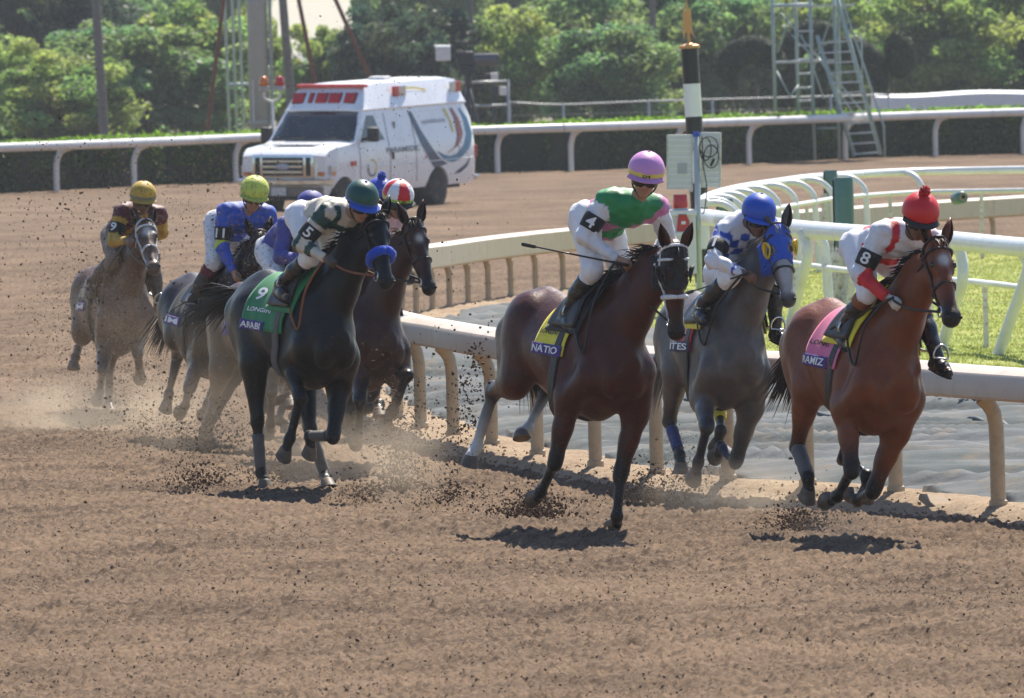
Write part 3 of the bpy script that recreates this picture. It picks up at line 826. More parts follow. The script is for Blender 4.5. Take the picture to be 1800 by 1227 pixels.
# ------------------------------------------------------------------ riders
SKIN = {}
def skin_mat(name):
    m = pbr(name, (.4, .25, .18), rough=.5, var=.10, vs=20, attr=True, dirt=(.16, .11, .075), dirt_amt=.25, dirt_s=40, sss=.08)
    return m
M_SKIN = skin_mat('skin')
M_SILK = fabric('racing_silk', (1, 1, 1), .18, attr=True, rough=.48, bump=.002)
M_SILK_DIRTY = fabric('racing_silk_dirty', (1, 1, 1), .75, attr=True, rough=.6, bump=.002)
M_BREECH = fabric('breeches_cloth', (.80, .80, .84), .15, rough=.55); M_BREECH_DIRTY = fabric('breeches_cloth_dirty', (.74, .74, .76), .7)
M_BOOT = pbr('boot_leather', (.014, .014, .017), rough=.28, var=.2, dirt=(.17, .12, .08), dirt_amt=.35, dirt_s=18)
M_BOOT_DIRTY = pbr('boot_leather_dirty', (.05, .04, .033), rough=.55, var=.2, dirt=(.17, .12, .08), dirt_amt=.9, dirt_s=14)
M_LENS = pbr('goggle_lens', (.010, .009, .009), rough=.10, spec=.6); M_LENS_DIRTY = pbr('goggle_lens_dirty', (.06, .045, .03), rough=.4, dirt=(.17, .12, .08), dirt_amt=.8, dirt_s=30)
M_HELM = pbr('helmet_cover', (1, 1, 1), rough=.42, var=.05, attr=True, dirt=(.17, .12, .08), dirt_amt=.06, bump=.002, bs=40)
M_HELM_DIRTY = pbr('helmet_cover_dirty', (1, 1, 1), rough=.6, var=.08, attr=True, dirt=(.13, .085, .055), dirt_amt=.85, dirt_s=34)

def make_rider(key, label, Hp, R, jacket, sleeve, breech, helm, gloves=None, skin=(.36, .20, .13), look=(1, 0, -.22), num=None, num_c=None, band_c=None,
               boot=None, boot_top=None, dirty=False, pom=None, helm_txt=None, gog_up=False, peak=None, cuff=None, strap_c=None, knee=None):
    """jacket(V, q) and sleeve(t, side) give colours; R: joints in the horse's frame"""
    R = {k: np.array(v, float) for k, v in R.items()}
    root = empty('person', label=label, cat='jockey', group='jockeys in racing silks')
    org = np.array([R['PE'][0], R['PE'][1], R['PE'][2]])
    root.matrix_world = hmatrix(Hp) @ Matrix.Translation(org.tolist())
    sk = np.array(skin); hand_c = np.array(gloves) if gloves is not None else sk
    PE, NK, HD = R['PE'], R['NK'], R['HD']
    td = unit(NK - PE); rt = unit(R['SR'] - R['SL']); rt = unit(rt - td * (rt @ td)); ch = unit(np.cross(td, rt)); ch = ch if ch[2] < .3 or ch[0] > 0 else ch
    if ch[2] > 0 and td[0] > .3: ch = -ch                         # chest side faces the horse
    lk = unit(look); sidev = unit(np.cross([0, 0, 1], lk)); hu = unit(np.cross(lk, sidev))     # face forward, left, up
    C0 = HD + hu * -.01
    body = []
    wa = lerp(PE, NK, .45) - ch * .035; cst = lerp(PE, NK, .80) + ch * .0
    tor = [cap(PE - rt * .055, PE + rt * .055, .115, .115, None, sk, k=.05), cap(PE, wa, .125, .118, (ch, .80), sk, k=.06), cap(wa, cst, .122, .148, (ch, .72), sk, k=.06),
           cap(lerp(cst, R['SL'], .62), lerp(cst, R['SR'], .62), .088, .088, None, sk, k=.06), cap(cst, NK, .12, .06, (ch, .8), sk, k=.06)]
    arms = []
    for s in 'RL':
        arms += [cap(R['S' + s], R['E' + s], .054, .043, None, sk, k=.035), cap(R['E' + s], R['W' + s], .042, .028, None, sk, k=.025)]
    legs = []
    for s in 'RL':
        legs += [cap(R['H' + s], R['K' + s], .098, .060, None, sk, k=.05), cap(R['K' + s], R['A' + s], .056, .038, None, sk, k=.03)]
    feet = []
    fdir = {}
    for s in 'RL':
        sg = -1 if s == 'R' else 1
        fd = unit([.94, sg * .12, -.28]); fdir[s] = fd; A = R['A' + s]
        feet += [cap(A + np.array([-.03, 0, -.05]), A + fd * .16 + np.array([0, 0, -.045]), .036, .030, None, sk, k=.03)]
    hands = []
    for s in 'RL':
        sg = -1 if s == 'R' else 1
        W, Ee = R['W' + s], R['E' + s]; fd = unit(unit(W - Ee) * .8 + np.array([.4, 0, -.25])); ls = unit([0, sg, 0]); ls = unit(ls - fd * (ls @ fd)); up = unit(np.cross(ls, fd)); up = up if up[2] > 0 else -up
        ctr = W + fd * .045
        hands += [cap(W, W + fd * .075 , .026, .033, (ls, .62), hand_c, k=.012)]
        for i in range(4):
            kn = W + fd * (.088 - .006 * abs(i - 1.3)) + up * (.030 - .020 * i)
            p1 = kn + fd * .022 - ls * .026 - up * .004; p2 = p1 - fd * .030 - ls * .014
            rr = (.0115, .012, .0115, .0098)[i]
            hands += [cap(kn, p1, rr, rr * .95, None, hand_c, k=.006), cap(p1, p2, rr * .95, rr * .85, None, hand_c, k=.006)]
        th = W + fd * .028 + up * .024; t1 = th + fd * .040 + up * .012 - ls * .016; t2 = t1 + fd * .022 - ls * .014 - up * .006
        hands += [cap(th, t1, .0135, .012, None, hand_c, k=.008), cap(t1, t2, .012, .0095, None, hand_c, k=.006)]
    neck = [cap(NK, C0 - hu * .05 - lk * .02, .056, .050, None, sk, k=.03)]
    lip = sk * np.array([.75, .5, .5])
    head = [ell(C0 + hu * .02 - lk * .012, (.094, .076, .098), [lk, sidev, hu], sk, k=.02), ell(C0 - hu * .045 + lk * .018, (.070, .060, .075), [lk, sidev, hu], sk, k=.03),
            cap(C0 - hu * .095 + lk * .055, C0 - hu * .090 + lk * .060, .024, .022, None, sk, k=.03),
            cap(C0 + lk * .086 + hu * .005, C0 + lk * .108 - hu * .030, .009, .0135, None, sk, k=.016), cap(C0 + lk * .098 - hu * .034 - sidev * .012, C0 + lk * .098 - hu * .034 + sidev * .012, .009, .009, None, sk, k=.01),
            cap(C0 + lk * .084 - hu * .062 - sidev * .018, C0 + lk * .084 - hu * .062 + sidev * .018, .0075, .0075, None, lip, k=.008),
            cap(C0 + lk * .050 - hu * .02 - sidev * .045, C0 + lk * .070 - hu * .03 - sidev * .035, .022, .018, None, sk, k=.02), cap(C0 + lk * .050 - hu * .02 + sidev * .045, C0 + lk * .070 - hu * .03 + sidev * .035, .022, .018, None, sk, k=.02),
            ell(C0 + sidev * .078 - hu * .012 - lk * .012, (.018, .010, .030), [lk, sidev, hu], sk, k=.01), ell(C0 - sidev * .078 - hu * .012 - lk * .012, (.018, .010, .030), [lk, sidev, hu], sk, k=.01)]
    allp = tor + arms + legs + feet + neck + head + hands
    fld = Field(allp, .0105)
    solid('body', fld, fld.f, M_SKIN, root, prims=allp, default=sk, off=org)
    for sg in (-1, 1):
        e = C0 + lk * .083 + sidev * .031 * sg + hu * .012
        MB().ball(e - org, .0125).build('eye', M_EYE, root, smooth=True)

    # --- cloth: offset of the limbs with folds
    def folds(x, y, z, amp, sc=1.0):
        return amp * (np.sin(38 * sc * x + 17 * z + 4 * np.sin(21 * y)) * np.sin(29 * sc * z - 13 * y + 3 * np.sin(17 * x)) + .6 * np.sin(61 * sc * (x + z) + 9 * y))
    def infl(p, a, b=None):
        return p
    jp = [cap(PE + td * .10 - rt * .05, PE + td * .10 + rt * .05, .120, .120, None, k=.05), cap(PE + td * .10, wa, .140, .134, (ch, .82), k=.06), cap(wa, cst, .138, .162, (ch, .76), k=.06),
          cap(lerp(cst, R['SL'], .62), lerp(cst, R['SR'], .62), .102, .102, None, k=.06), cap(cst, NK, .13, .070, (ch, .85), k=.05), cap(NK - td * .02, NK + unit(C0 - NK) * .035, .066, .060, None, k=.03)]
    ap = []
    for s in 'RL':
        we = lerp(R['E' + s], R['W' + s], .93)
        ap += [cap(R['S' + s], R['E' + s], .075, .060, None, k=.045), cap(R['E' + s], we, .058, .038, None, k=.03)]
    jf = Field(jp + ap, .0125)
    x, y, z = jf.grid()
    f = jf.f + folds(x, y, z, .0065)
    pl = ((x - PE[0]) * td[0] + (y - PE[1]) * td[1] + (z - PE[2]) * td[2])
    f = np.maximum(f, .05 - pl)                                   # hem
    def jcol(V):
        q = V - PE; s_ = q @ td / np.linalg.norm(NK - PE); l_ = q @ rt; c_ = q @ ch
        Cc = jacket(V, s_, l_, c_)
        dt = np.min([p.d(V[:, 0], V[:, 1], V[:, 2]) for p in jp], 0)
        for i, s in enumerate('RL'):
            for j in range(2):
                p = ap[i * 2 + j]; d = p.d(V[:, 0], V[:, 1], V[:, 2]); t = p.t(V[:, 0], V[:, 1], V[:, 2])
                m = (d < dt) & (d < .03) & ((t > .10) if j == 0 else (t >= 0))
                m &= np.linalg.norm(V - R['S' + s], axis=1) > .085
                if m.any():
                    tt = (t if j == 0 else 1 + t)
                    Cc[m] = sleeve(tt[m], s, V[m])
        return Cc
    silk = M_SILK_DIRTY if dirty else M_SILK
    solid('jacket', jf, f, silk, root, col=jcol, off=org)
    # breeches
    bp = [cap(PE - rt * .06, PE + rt * .06, .128, .128, None, k=.05), cap(PE, PE + td * .12, .135, .128, (ch, .85), k=.05)]
    for s in 'RL':
        kk = lerp(R['K' + s], R['A' + s], .22)
        bp += [cap(R['H' + s], R['K' + s], .112, .070, None, k=.05), cap(R['K' + s], kk, .070, .060, None, k=.03)]
    bf = Field(bp, .0125); x, y, z = bf.grid()
    solid('breeches', bf, bf.f + folds(x, y, z, .0048, .8), breech, root, off=org)
    # boots
    for s in 'RL':
        K, A, fd = R['K' + s], R['A' + s], fdir[s]
        bt = boot or (M_BOOT_DIRTY if dirty else M_BOOT)
        pr = [cap(lerp(K, A, .18), lerp(K, A, .55), .066, .060, None, k=.03), cap(lerp(K, A, .5), A, .060, .045, None, k=.03),
              cap(A + np.array([-.035, 0, -.055]), A + fd * .10 + np.array([0, 0, -.048]), .043, .042, None, k=.035), cap(A + fd * .08 + np.array([0, 0, -.05]), A + fd * .185 + np.array([0, 0, -.052]), .041, .028, None, k=.03)]
        ff = Field(pr, .0105); x, y, z = ff.grid()
        g = ff.f + .0022 * np.sin(70 * z + 20 * x)
        kd = unit(A - K); g = np.maximum(g, ((x - K[0]) * kd[0] + (y - K[1]) * kd[1] + (z - K[2]) * kd[2]) * -1 + .22 * np.linalg.norm(A - K))
        o = solid('boot', ff, g, bt, root, off=org)
        if boot_top is not None:
            mb = MB(); mb.tube([lerp(K, A, t) - org for t in (.10, .16, .24, .30)], [.064, .069, .070, .069], 14); mb.build('boot_top', boot_top, o, smooth=True)
        sole = MB(); s0 = A + np.array([-.06, 0, -.096]) - org; s1 = A + fd * .19 + np.array([0, 0, -.082]) - org
        sole.tube([s0, lerp(s0, s1, .35), lerp(s0, s1, .75), s1], [.030, .036, .038, .026], 10, flat=((0, 0, 1), .28)); sole.build('sole', F_BLACK, o, smooth=True)
    # armband with the number
    if num is not None:
        S, E = R['SR'], R['ER']; ad = unit(E - S)
        view = unit([.78, -.62, 0.0]); view = unit(view - ad * (view @ ad)); sd = unit(np.cross(ad, view))
        rings = []; rr = .080
        for t, k in ((.44, .96), (.46, 1.0), (.60, .98), (.80, .90), (.82, .86)):
            c = lerp(S, E, t) - org; rings.append([c + (view * math.cos(a) + sd * math.sin(a)) * rr * k for a in np.linspace(0, 2 * math.pi, 22, endpoint=False)])
        bo = MB().loft(rings, cap=False).build('armband', band_c or F_BLACK, root, smooth=True)
        hgt = .082; asp = len(num) * .6
        def SS(u, v, w):
            a = (u - .5) * min(1.2, .70 * w / .62); c = lerp(S, E, .63)[None] - ad[None] * ((v - .5) * hgt)[:, None]
            right = -sd if (np.cross(view, -ad) @ sd) > 0 else sd
            right = unit(np.cross(-ad, view))
            return c + (view[None] * np.cos(a)[:, None] + right[None] * np.sin(a)[:, None]) * (rr * .99 + .006) - org
        lettering('number_lettering', num, SS, num_c or M_PRINT_WHITE, bo)
    # helmet, peak, goggles
    hc = C0 + hu * .062 - lk * .012
    hprim = [ell(hc, (.146, .125, .127), [lk, sidev, hu], k=.02)]
    hf = Field(hprim, .0085); x, y, z = hf.grid()
    def dot(v): return (x - hc[0]) * v[0] + (y - hc[1]) * v[1] + (z - hc[2]) * v[2]
    U_, F_ = dot(hu), dot(lk)
    g = np.maximum(hf.f, -U_ - .030 - .05 * np.clip(-F_ / .1, 0, 1))
    g = np.maximum(g, -(hf.f + .022) * np.where(U_ < .06, 1, -1) if False else g)
    def hcol(V):
        q = V - hc; return helm(q @ lk, q @ sidev, q @ hu)
    ho = solid('helmet', hf, g, M_HELM_DIRTY if dirty else M_HELM, root, col=hcol, off=org)
    mb = MB(); rings = []
    for (d0, u0) in ((.0, .0), (.035, -.008), (.052, -.016), (.052, -.021), (.035, -.014), (.0, -.008)):
        rings.append([hc - org + hu * (-.026 + u0) + lk * (math.cos(a) * (.141 + d0)) + sidev * math.sin(a) * (.121 + d0 * .35) for a in np.linspace(-1.15, 1.15, 15)])
    V = np.array(rings).reshape(-1, 3); Fq = [[i * 15 + k, i * 15 + k + 1, (i + 1) * 15 + k + 1, (i + 1) * 15 + k] for i in range(5) for k in range(14)]
    mb.add(V, Fq); mb.build('peak', peak or F_BLACK, ho, smooth=True)
    if pom is not None:
        b = MB(); g2 = np.random.default_rng(4)
        top = hc + hu * .142 - org
        b.ball(top, .030)
        for _ in range(110):
            v = unit(g2.normal(0, 1, 3)); b.tube([top + v * .024, top + v * .041], [.006, .003], 4)
        b.build('pompom', pom, ho, smooth=True)
    else:
        MB().ball(hc + hu * .127 - org, (.012, .012, .007)).build('button', F_BLACK if pom is False else (peak or F_BLACK), ho, smooth=True)
    gu = .060 if gog_up else 0.0
    gm = M_LENS_DIRTY if dirty else M_LENS
    rings = []
    for (ri, hu0, ro_) in ((0, .024, 0), (0, .030, .012), (0, .006, .024), (0, -.032, .018), (0, -.042, .008), (0, -.038, -.006)):
        ring = []
        for a in np.linspace(-1.0, 1.0, 21):
            nose = -.0 + (.012 * math.exp(-(a / .16) ** 2) if hu0 < 0 else 0)
            ring.append(C0 - org + hu * (hu0 + .008 + gu + nose) + lk * (math.cos(a) * (.098 + ro_ + gu * .60)) + sidev * math.sin(a) * (.083 + ro_ + gu * .5))
        rings.append(ring)
    V = np.array(rings).reshape(-1, 3); Fq = [[i * 21 + k, i * 21 + k + 1, ((i + 1) % 6) * 21 + k + 1, ((i + 1) % 6) * 21 + k] for i in range(6) for k in range(20)]
    mb = MB(); mb.add(V, Fq); mb.f += [[i * 21 for i in range(6)], [i * 21 + 20 for i in range(6)]]
    go = mb.build('goggles', gm, root, smooth=True)
    mb = MB(); mb.tube([C0 - org + hu * (.018 + gu) + lk * math.cos(a) * (.112 + gu * .40) + sidev * math.sin(a) * (.100 + gu * .36) for a in np.linspace(.95, 2 * math.pi - .95, 22)], .011, 6, flat=(hu, 1.0)); mb.build('goggle_strap', strap_c or F_BLACK, go, smooth=True)
    mb = MB()
    for sg in (-1, 1):
        mb.tube(smooth_path([C0 - org + sidev * .090 * sg + hu * .01, C0 - org + sidev * .074 * sg - hu * .06 + lk * .02, C0 - org + sidev * .02 * sg - hu * .118 + lk * .045], 5), .006, 5)
    mb.build('chin_strap', F_BLACK, ho, smooth=True)
    if helm_txt is not None:
        def HS(u, v, w):
            a = (.5 - u) * .50 * w * .55; hh = -.012 + (v - .5) * .020
            rr = np.sqrt(np.maximum(1 - (hh / .127) ** 2, .1))
            return hc - org + (lk[None] * np.cos(a)[:, None] * .1475 + sidev[None] * np.sin(a)[:, None] * .1265) * rr[:, None] + hu[None] * hh[:, None] + lk[None] * .003
        lettering('helmet_lettering', helm_txt, HS, M_PRINT_BLACK, ho)
    return dict(root=root, R=R, hp=Hp)

def whip(Hp, a, b, label, mat=None):
    a = np.array(a, float); b = np.array(b, float)
    mb = MB(); mb.tube([lerp(a, b, t) for t in (-.14, 0, .05, .5, .86)], [.011, .011, .007, .006, .005], 8)
    mb.tube([lerp(a, b, t) for t in (.84, .86, .98, 1.0)], [.006, .014, .015, .010], 6, flat=(unit(np.cross(b - a, [0, 0, 1])), .3))
    o = mb.build('riding_whip', mat or M_LEATHER, None, smooth=True)
    o.matrix_world = hmatrix(Hp)
    return tag(o, label, 'riding whip', 'riding whips held by the jockeys')
# fitted poses: place and lean of each horse, joints in the horse frame (metres)
POSE = {
 '8': ((2.1150, 75.4099, -0.0054, -1.1798, -0.0646, 0.1376),
  ((0.605, -0.162, 1.089), (0.408, -0.198, 0.906), (0.578, -0.181, 0.523), (0.364, -0.160, 0.329), (0.193, -0.175, 0.247), (-0.471, -0.144, 1.302), (-0.263, -0.183, 0.986), (-0.465, -0.117, 0.589), (-0.133, -0.164, 0.412), (-0.116, -0.130, 0.226), (0.586, 0.161, 1.035), (0.429, 0.178, 0.814), (0.370, 0.092, 0.393), (0.094, 0.116, 0.304), (-0.096, 0.118, 0.313), (-0.474, 0.144, 1.305), (-0.232, 0.184, 1.015), (-0.234, 0.136, 0.568), (0.134, 0.140, 0.472), (0.157, 0.161, 0.279), (0.957, 0.036, 2.060), (1.313, 0.057, 1.627)),
  ((0.179, -0.074, 1.960), (0.232, -0.199, 1.976), (0.160, 0.056, 1.958), (0.655, -0.020, 2.099), (0.847, -0.051, 2.220), (0.578, -0.196, 2.089), (0.630, 0.169, 2.083), (0.544, -0.210, 1.698), (0.344, 0.251, 1.648), (0.234, -0.219, 1.424), (0.618, 0.311, 1.335), (0.545, -0.281, 1.808), (0.453, 0.317, 1.923), (0.734, -0.155, 1.684), (0.522, 0.138, 1.748))),
 '4': ((0.2833, 77.4125, 0.0686, -1.0800, -0.0706, 0.1402),
  ((0.565, -0.163, 1.054), (0.366, -0.198, 0.874), (0.337, -0.223, 0.443), (0.151, -0.202, 0.221), (-0.006, -0.148, 0.129), (-0.472, -0.144, 1.325), (-0.437, -0.182, 0.949), (-0.865, -0.113, 0.823), (-0.918, -0.159, 0.435), (-0.859, -0.268, 0.294), (0.655, 0.161, 1.113), (0.603, 0.191, 0.849), (0.595, 0.149, 0.419), (0.659, 0.127, 0.136), (0.532, 0.213, 0.026), (-0.478, 0.143, 1.331), (-0.381, 0.188, 0.966), (-0.817, 0.288, 0.906), (-0.685, 0.096, 0.611), (-0.618, -0.069, 0.554), (1.042, 0.076, 1.999), (1.106, 0.148, 1.438)),
  ((0.164, -0.071, 2.072), (0.227, -0.184, 2.115), (0.155, 0.053, 2.028), (0.630, -0.043, 2.241), (0.748, -0.051, 2.437), (0.534, -0.211, 2.251), (0.620, 0.149, 2.255), (0.469, -0.206, 1.770), (0.176, 0.249, 1.668), (0.205, -0.220, 1.455), (-0.051, 0.300, 1.318), (0.488, -0.315, 1.990), (0.550, 0.297, 2.028), (0.612, -0.113, 1.869), (0.527, 0.145, 1.818))),
 '5': ((-1.7335, 85.9228, 0.0601, -1.0910, -0.0630, 0.0831),
  ((0.533, -0.160, 1.081), (0.287, -0.160, 0.968), (0.609, -0.202, 0.707), (0.580, -0.249, 0.388), (0.559, -0.303, 0.169), (-0.435, -0.145, 1.235), (-0.254, -0.181, 0.901), (-0.176, -0.154, 0.457), (-0.111, -0.121, 0.078), (0.029, -0.108, -0.050), (0.580, 0.164, 1.019), (0.433, 0.209, 0.795), (0.590, 0.109, 0.424), (0.304, 0.054, 0.398), (0.310, 0.097, 0.208), (-0.355, 0.147, 1.147), (-0.130, 0.180, 0.840), (0.083, 0.170, 0.439), (0.262, 0.232, 0.106), (0.430, 0.186, 0.028), (0.914, 0.150, 2.087), (1.261, 0.113, 1.650)),
  ((0.242, -0.047, 2.028), (0.291, -0.169, 2.050), (0.219, 0.081, 2.012), (0.728, 0.031, 2.107), (0.940, 0.013, 2.194), (0.698, -0.157, 2.096), (0.660, 0.209, 2.091), (0.590, -0.194, 1.763), (0.179, 0.251, 1.641), (0.251, -0.265, 1.530), (-0.073, 0.300, 1.309), (0.616, -0.304, 1.853), (0.463, 0.319, 1.924), (0.840, -0.207, 1.769), (0.521, 0.138, 1.746))),
 '1': ((1.3487, 82.6015, -0.0775, -1.2799, 0.0026, 0.0909),
  ((0.561, -0.160, 1.030), (0.380, -0.165, 0.828), (0.735, -0.237, 0.620), (0.591, -0.239, 0.365), (0.520, -0.248, 0.187), (-0.474, -0.144, 1.305), (-0.240, -0.184, 1.008), (-0.497, -0.131, 0.642), (-0.205, -0.129, 0.400), (-0.084, -0.136, 0.253), (0.596, 0.161, 1.023), (0.465, 0.174, 0.785), (0.323, 0.134, 0.390), (0.049, 0.100, 0.481), (-0.100, 0.107, 0.362), (-0.465, 0.144, 1.297), (-0.145, 0.182, 1.096), (-0.447, 0.232, 0.768), (-0.120, 0.145, 0.596), (-0.187, 0.136, 0.418), (0.948, 0.132, 2.062), (1.240, 0.154, 1.584)),
  ((0.289, -0.014, 1.739), (0.405, -0.080, 1.746), (0.180, 0.056, 1.760), (0.605, 0.001, 2.124), (0.833, 0.022, 2.146), (0.620, -0.164, 2.027), (0.531, 0.178, 2.131), (0.810, -0.156, 1.709), (0.536, 0.255, 1.784), (0.471, -0.257, 1.486), (0.499, 0.314, 1.370), (0.769, -0.277, 1.819), (0.385, 0.310, 1.931), (0.948, -0.105, 1.741), (0.483, 0.140, 1.761))),
 '2': ((-1.3550, 90.8453, -0.1482, -1.1710, 0.0127, 0.0565),
  ((0.666, -0.160, 1.148), (0.517, -0.107, 0.930), (0.833, -0.242, 0.690), (0.725, -0.202, 0.423), (0.590, -0.141, 0.305), (-0.469, -0.144, 1.284), (-0.444, -0.180, 0.906), (-0.766, -0.119, 0.595), (-0.543, -0.297, 0.347), (-0.503, -0.143, 0.242), (0.600, 0.165, 1.078), (0.421, 0.246, 0.892), (0.830, 0.161, 0.893), (0.758, 0.069, 0.605), (0.705, -0.018, 0.416), (-0.474, 0.144, 1.304), (-0.232, 0.184, 1.013), (-0.285, 0.140, 0.569), (0.070, 0.241, 0.661), (0.213, 0.168, 0.561), (0.918, 0.139, 2.087), (1.189, 0.186, 1.599)),
  ((0.074, 0.000, 1.968), (0.011, -0.114, 1.964), (0.011, 0.114, 1.964), (0.541, 0.008, 2.148), (0.719, 0.092, 2.270), (0.515, -0.179, 2.116), (0.498, 0.190, 2.110), (0.216, -0.251, 1.637), (0.216, 0.251, 1.637), (-0.052, -0.300, 1.317), (-0.052, 0.300, 1.317), (0.392, -0.317, 1.906), (0.373, 0.317, 1.894), (0.511, -0.140, 1.757), (0.506, 0.140, 1.759))),
 'b': ((-2.8088, 97.8326, -0.1798, -1.2486, -0.0724, 0.1551),
  ((0.607, -0.159, 1.091), (0.409, -0.138, 0.909), (0.717, -0.284, 0.667), (0.482, -0.224, 0.507), (0.332, -0.212, 0.390), (-0.460, -0.144, 1.292), (-0.157, -0.188, 1.066), (-0.530, -0.035, 0.866), (-0.356, -0.120, 0.539), (-0.299, -0.150, 0.360), (0.621, 0.160, 1.071), (0.491, 0.159, 0.834), (0.461, 0.040, 0.428), (0.252, 0.094, 0.236), (0.072, 0.133, 0.193), (-0.491, 0.144, 1.309), (-0.143, 0.181, 1.159), (-0.242, 0.255, 0.728), (0.039, 0.116, 0.515), (-0.077, 0.136, 0.366), (0.995, 0.061, 2.028), (1.424, 0.058, 1.668)),
  ((0.257, -0.022, 2.043), (0.319, -0.131, 2.086), (0.218, 0.100, 2.018), (0.735, -0.002, 2.187), (0.869, -0.008, 2.373), (0.691, -0.186, 2.205), (0.739, 0.182, 2.238), (0.564, -0.177, 1.757), (0.213, 0.251, 1.637), (0.395, -0.281, 1.388), (-0.047, 0.300, 1.311), (0.717, -0.174, 1.905), (0.628, 0.302, 2.010), (0.884, -0.100, 1.720), (0.567, 0.145, 1.812))),
 '9': ((-3.8008, 105.2368, -0.2029, -1.3166, 0.0210, 0.0861),
  ((0.627, -0.159, 1.086), (0.487, -0.141, 0.856), (0.815, -0.228, 0.610), (0.603, -0.197, 0.414), (0.457, -0.180, 0.294), (-0.481, -0.143, 1.327), (-0.337, -0.182, 0.978), (-0.775, -0.086, 0.937), (-0.483, -0.206, 0.727), (-0.344, -0.271, 0.617), (0.648, 0.160, 1.129), (0.448, 0.158, 0.948), (0.825, 0.093, 0.776), (0.608, 0.171, 0.602), (0.451, 0.240, 0.521), (-0.474, 0.144, 1.305), (-0.233, 0.184, 1.014), (-0.540, 0.136, 0.688), (-0.482, 0.136, 0.313), (-0.310, 0.136, 0.232), (1.095, 0.035, 1.937), (1.521, 0.039, 1.574)),
  ((0.270, -0.005, 1.869), (0.352, -0.097, 1.825), (0.193, 0.095, 1.904), (0.716, 0.059, 2.087), (0.923, 0.038, 2.185), (0.774, -0.122, 2.073), (0.745, 0.247, 2.074), (0.706, -0.153, 1.623), (0.496, 0.251, 1.678), (0.383, -0.296, 1.395), (0.578, 0.319, 1.272), (0.826, -0.191, 1.807), (0.528, 0.321, 1.913), (1.078, -0.130, 1.797), (0.471, 0.137, 1.738))),
}
JOINTS = [a + b for a in 'RL' for b in ('FS', 'FE', 'FK', 'FF', 'FH', 'HP', 'HT', 'HO', 'HF', 'HH')] + ['N', 'M']
RIDER_JOINTS = ['PE', 'HR', 'HL', 'NK', 'HD', 'SR', 'SL', 'KR', 'KL', 'AR', 'AL', 'ER', 'EL', 'WR', 'WL']
POSE = {k: dict(p=v[0], J=dict(zip(JOINTS, v[1])), R=dict(zip(RIDER_JOINTS, v[2]))) for k, v in POSE.items()}
# ------------------------------------------------------------------ ground
def px(x, y, Y):
    """a spot at depth Y seen where the photograph shows it (metres)"""
    dx, dy = x - 900.0, y - 613.5
    a = dx * math.cos(ROLL) - dy * math.sin(ROLL); b = dx * math.sin(ROLL) + dy * math.cos(ROLL)
    d = np.array([a / 20000.0, math.cos(PITCH) - math.sin(PITCH) * b / 20000.0, -math.sin(PITCH) - math.cos(PITCH) * b / 20000.0])
    return np.array([0, 0, CAM_H]) + d * (Y / d[1])
def pz(x, y, z=0.0):
    dx, dy = x - 900.0, y - 613.5
    a = dx * math.cos(ROLL) - dy * math.sin(ROLL); b = dx * math.sin(ROLL) + dy * math.cos(ROLL)
    d = np.array([a / 20000.0, math.cos(PITCH) - math.sin(PITCH) * b / 20000.0, -math.sin(PITCH) - math.cos(PITCH) * b / 20000.0])
    return np.array([0, 0, CAM_H]) + d * ((z - CAM_H) / d[2])

def dirt_mat(name, c, c2, fine=1.0):
    m, nt, b = nodes(name); L = nt.links.new
    tc = N(nt, 'ShaderNodeTexCoord'); g = tc.outputs['Object']
    n1 = N(nt, 'ShaderNodeTexNoise'); setin(n1, Scale=.35, Detail=5.0); L(g, n1.inputs['Vector'])
    mp = N(nt, 'ShaderNodeMapping'); mp.inputs['Rotation'].default_value = (0, 0, R_(-62)); mp.inputs['Scale'].default_value = (.25, 3.0, 1); L(g, mp.inputs[0])
    n2 = N(nt, 'ShaderNodeTexNoise'); setin(n2, Scale=1.6, Detail=4.0); L(mp.outputs[0], n2.inputs['Vector'])
    n3 = N(nt, 'ShaderNodeTexNoise'); setin(n3, Scale=42.0 * fine, Detail=6.0, Roughness=.75); L(g, n3.inputs['Vector'])
    n4 = N(nt, 'ShaderNodeTexNoise'); setin(n4, Scale=16.0 * fine, Detail=3.0, Roughness=.6); L(g, n4.inputs['Vector'])
    a = N(nt, 'ShaderNodeMath', operation='ADD'); L(n1.outputs[0], a.inputs[0]); L(n2.outputs[0], a.inputs[1])
    a2 = N(nt, 'ShaderNodeMath', operation='ADD'); L(n3.outputs[0], a2.inputs[0]); L(n4.outputs[0], a2.inputs[1])
    a3 = N(nt, 'ShaderNodeMath', operation='MULTIPLY_ADD'); L(a2.outputs[0], a3.inputs[0]); a3.inputs[1].default_value = 1.3; L(a.outputs[0], a3.inputs[2])
    mr = N(nt, 'ShaderNodeMapRange'); setin(mr, From_Min=1.95, From_Max=2.65); L(a3.outputs[0], mr.inputs[0])
    mx = N(nt, 'ShaderNodeMix', data_type='RGBA'); L(mr.outputs[0], mx.inputs[0]); mx.inputs[6].default_value = rgba(c); mx.inputs[7].default_value = rgba(c2)
    L(mx.outputs[2], b.inputs['Base Color']); b.inputs['Roughness'].default_value = .95; b.inputs['Specular IOR Level'].default_value = .15
    bp = N(nt, 'ShaderNodeBump'); setin(bp, Strength=.9, Distance=.018); L(a2.outputs[0], bp.inputs['Height']); L(bp.outputs[0], b.inputs['Normal'])
    return m
M_DIRT = dirt_mat('track_dirt', (.058, .035, .021), (.232, .157, .100))
M_DIRT_PALE = dirt_mat('berm_dirt', (.27, .19, .125), (.42, .32, .22), 1.4)
M_CLOD = pbr('dark_clod', (.085, .050, .032), rough=.9, var=.3, vs=30, spec=.2)
M_CLOD_DRY = pbr('dry_clod', (.23, .155, .10), rough=.95, var=.3, vs=30, spec=.15)

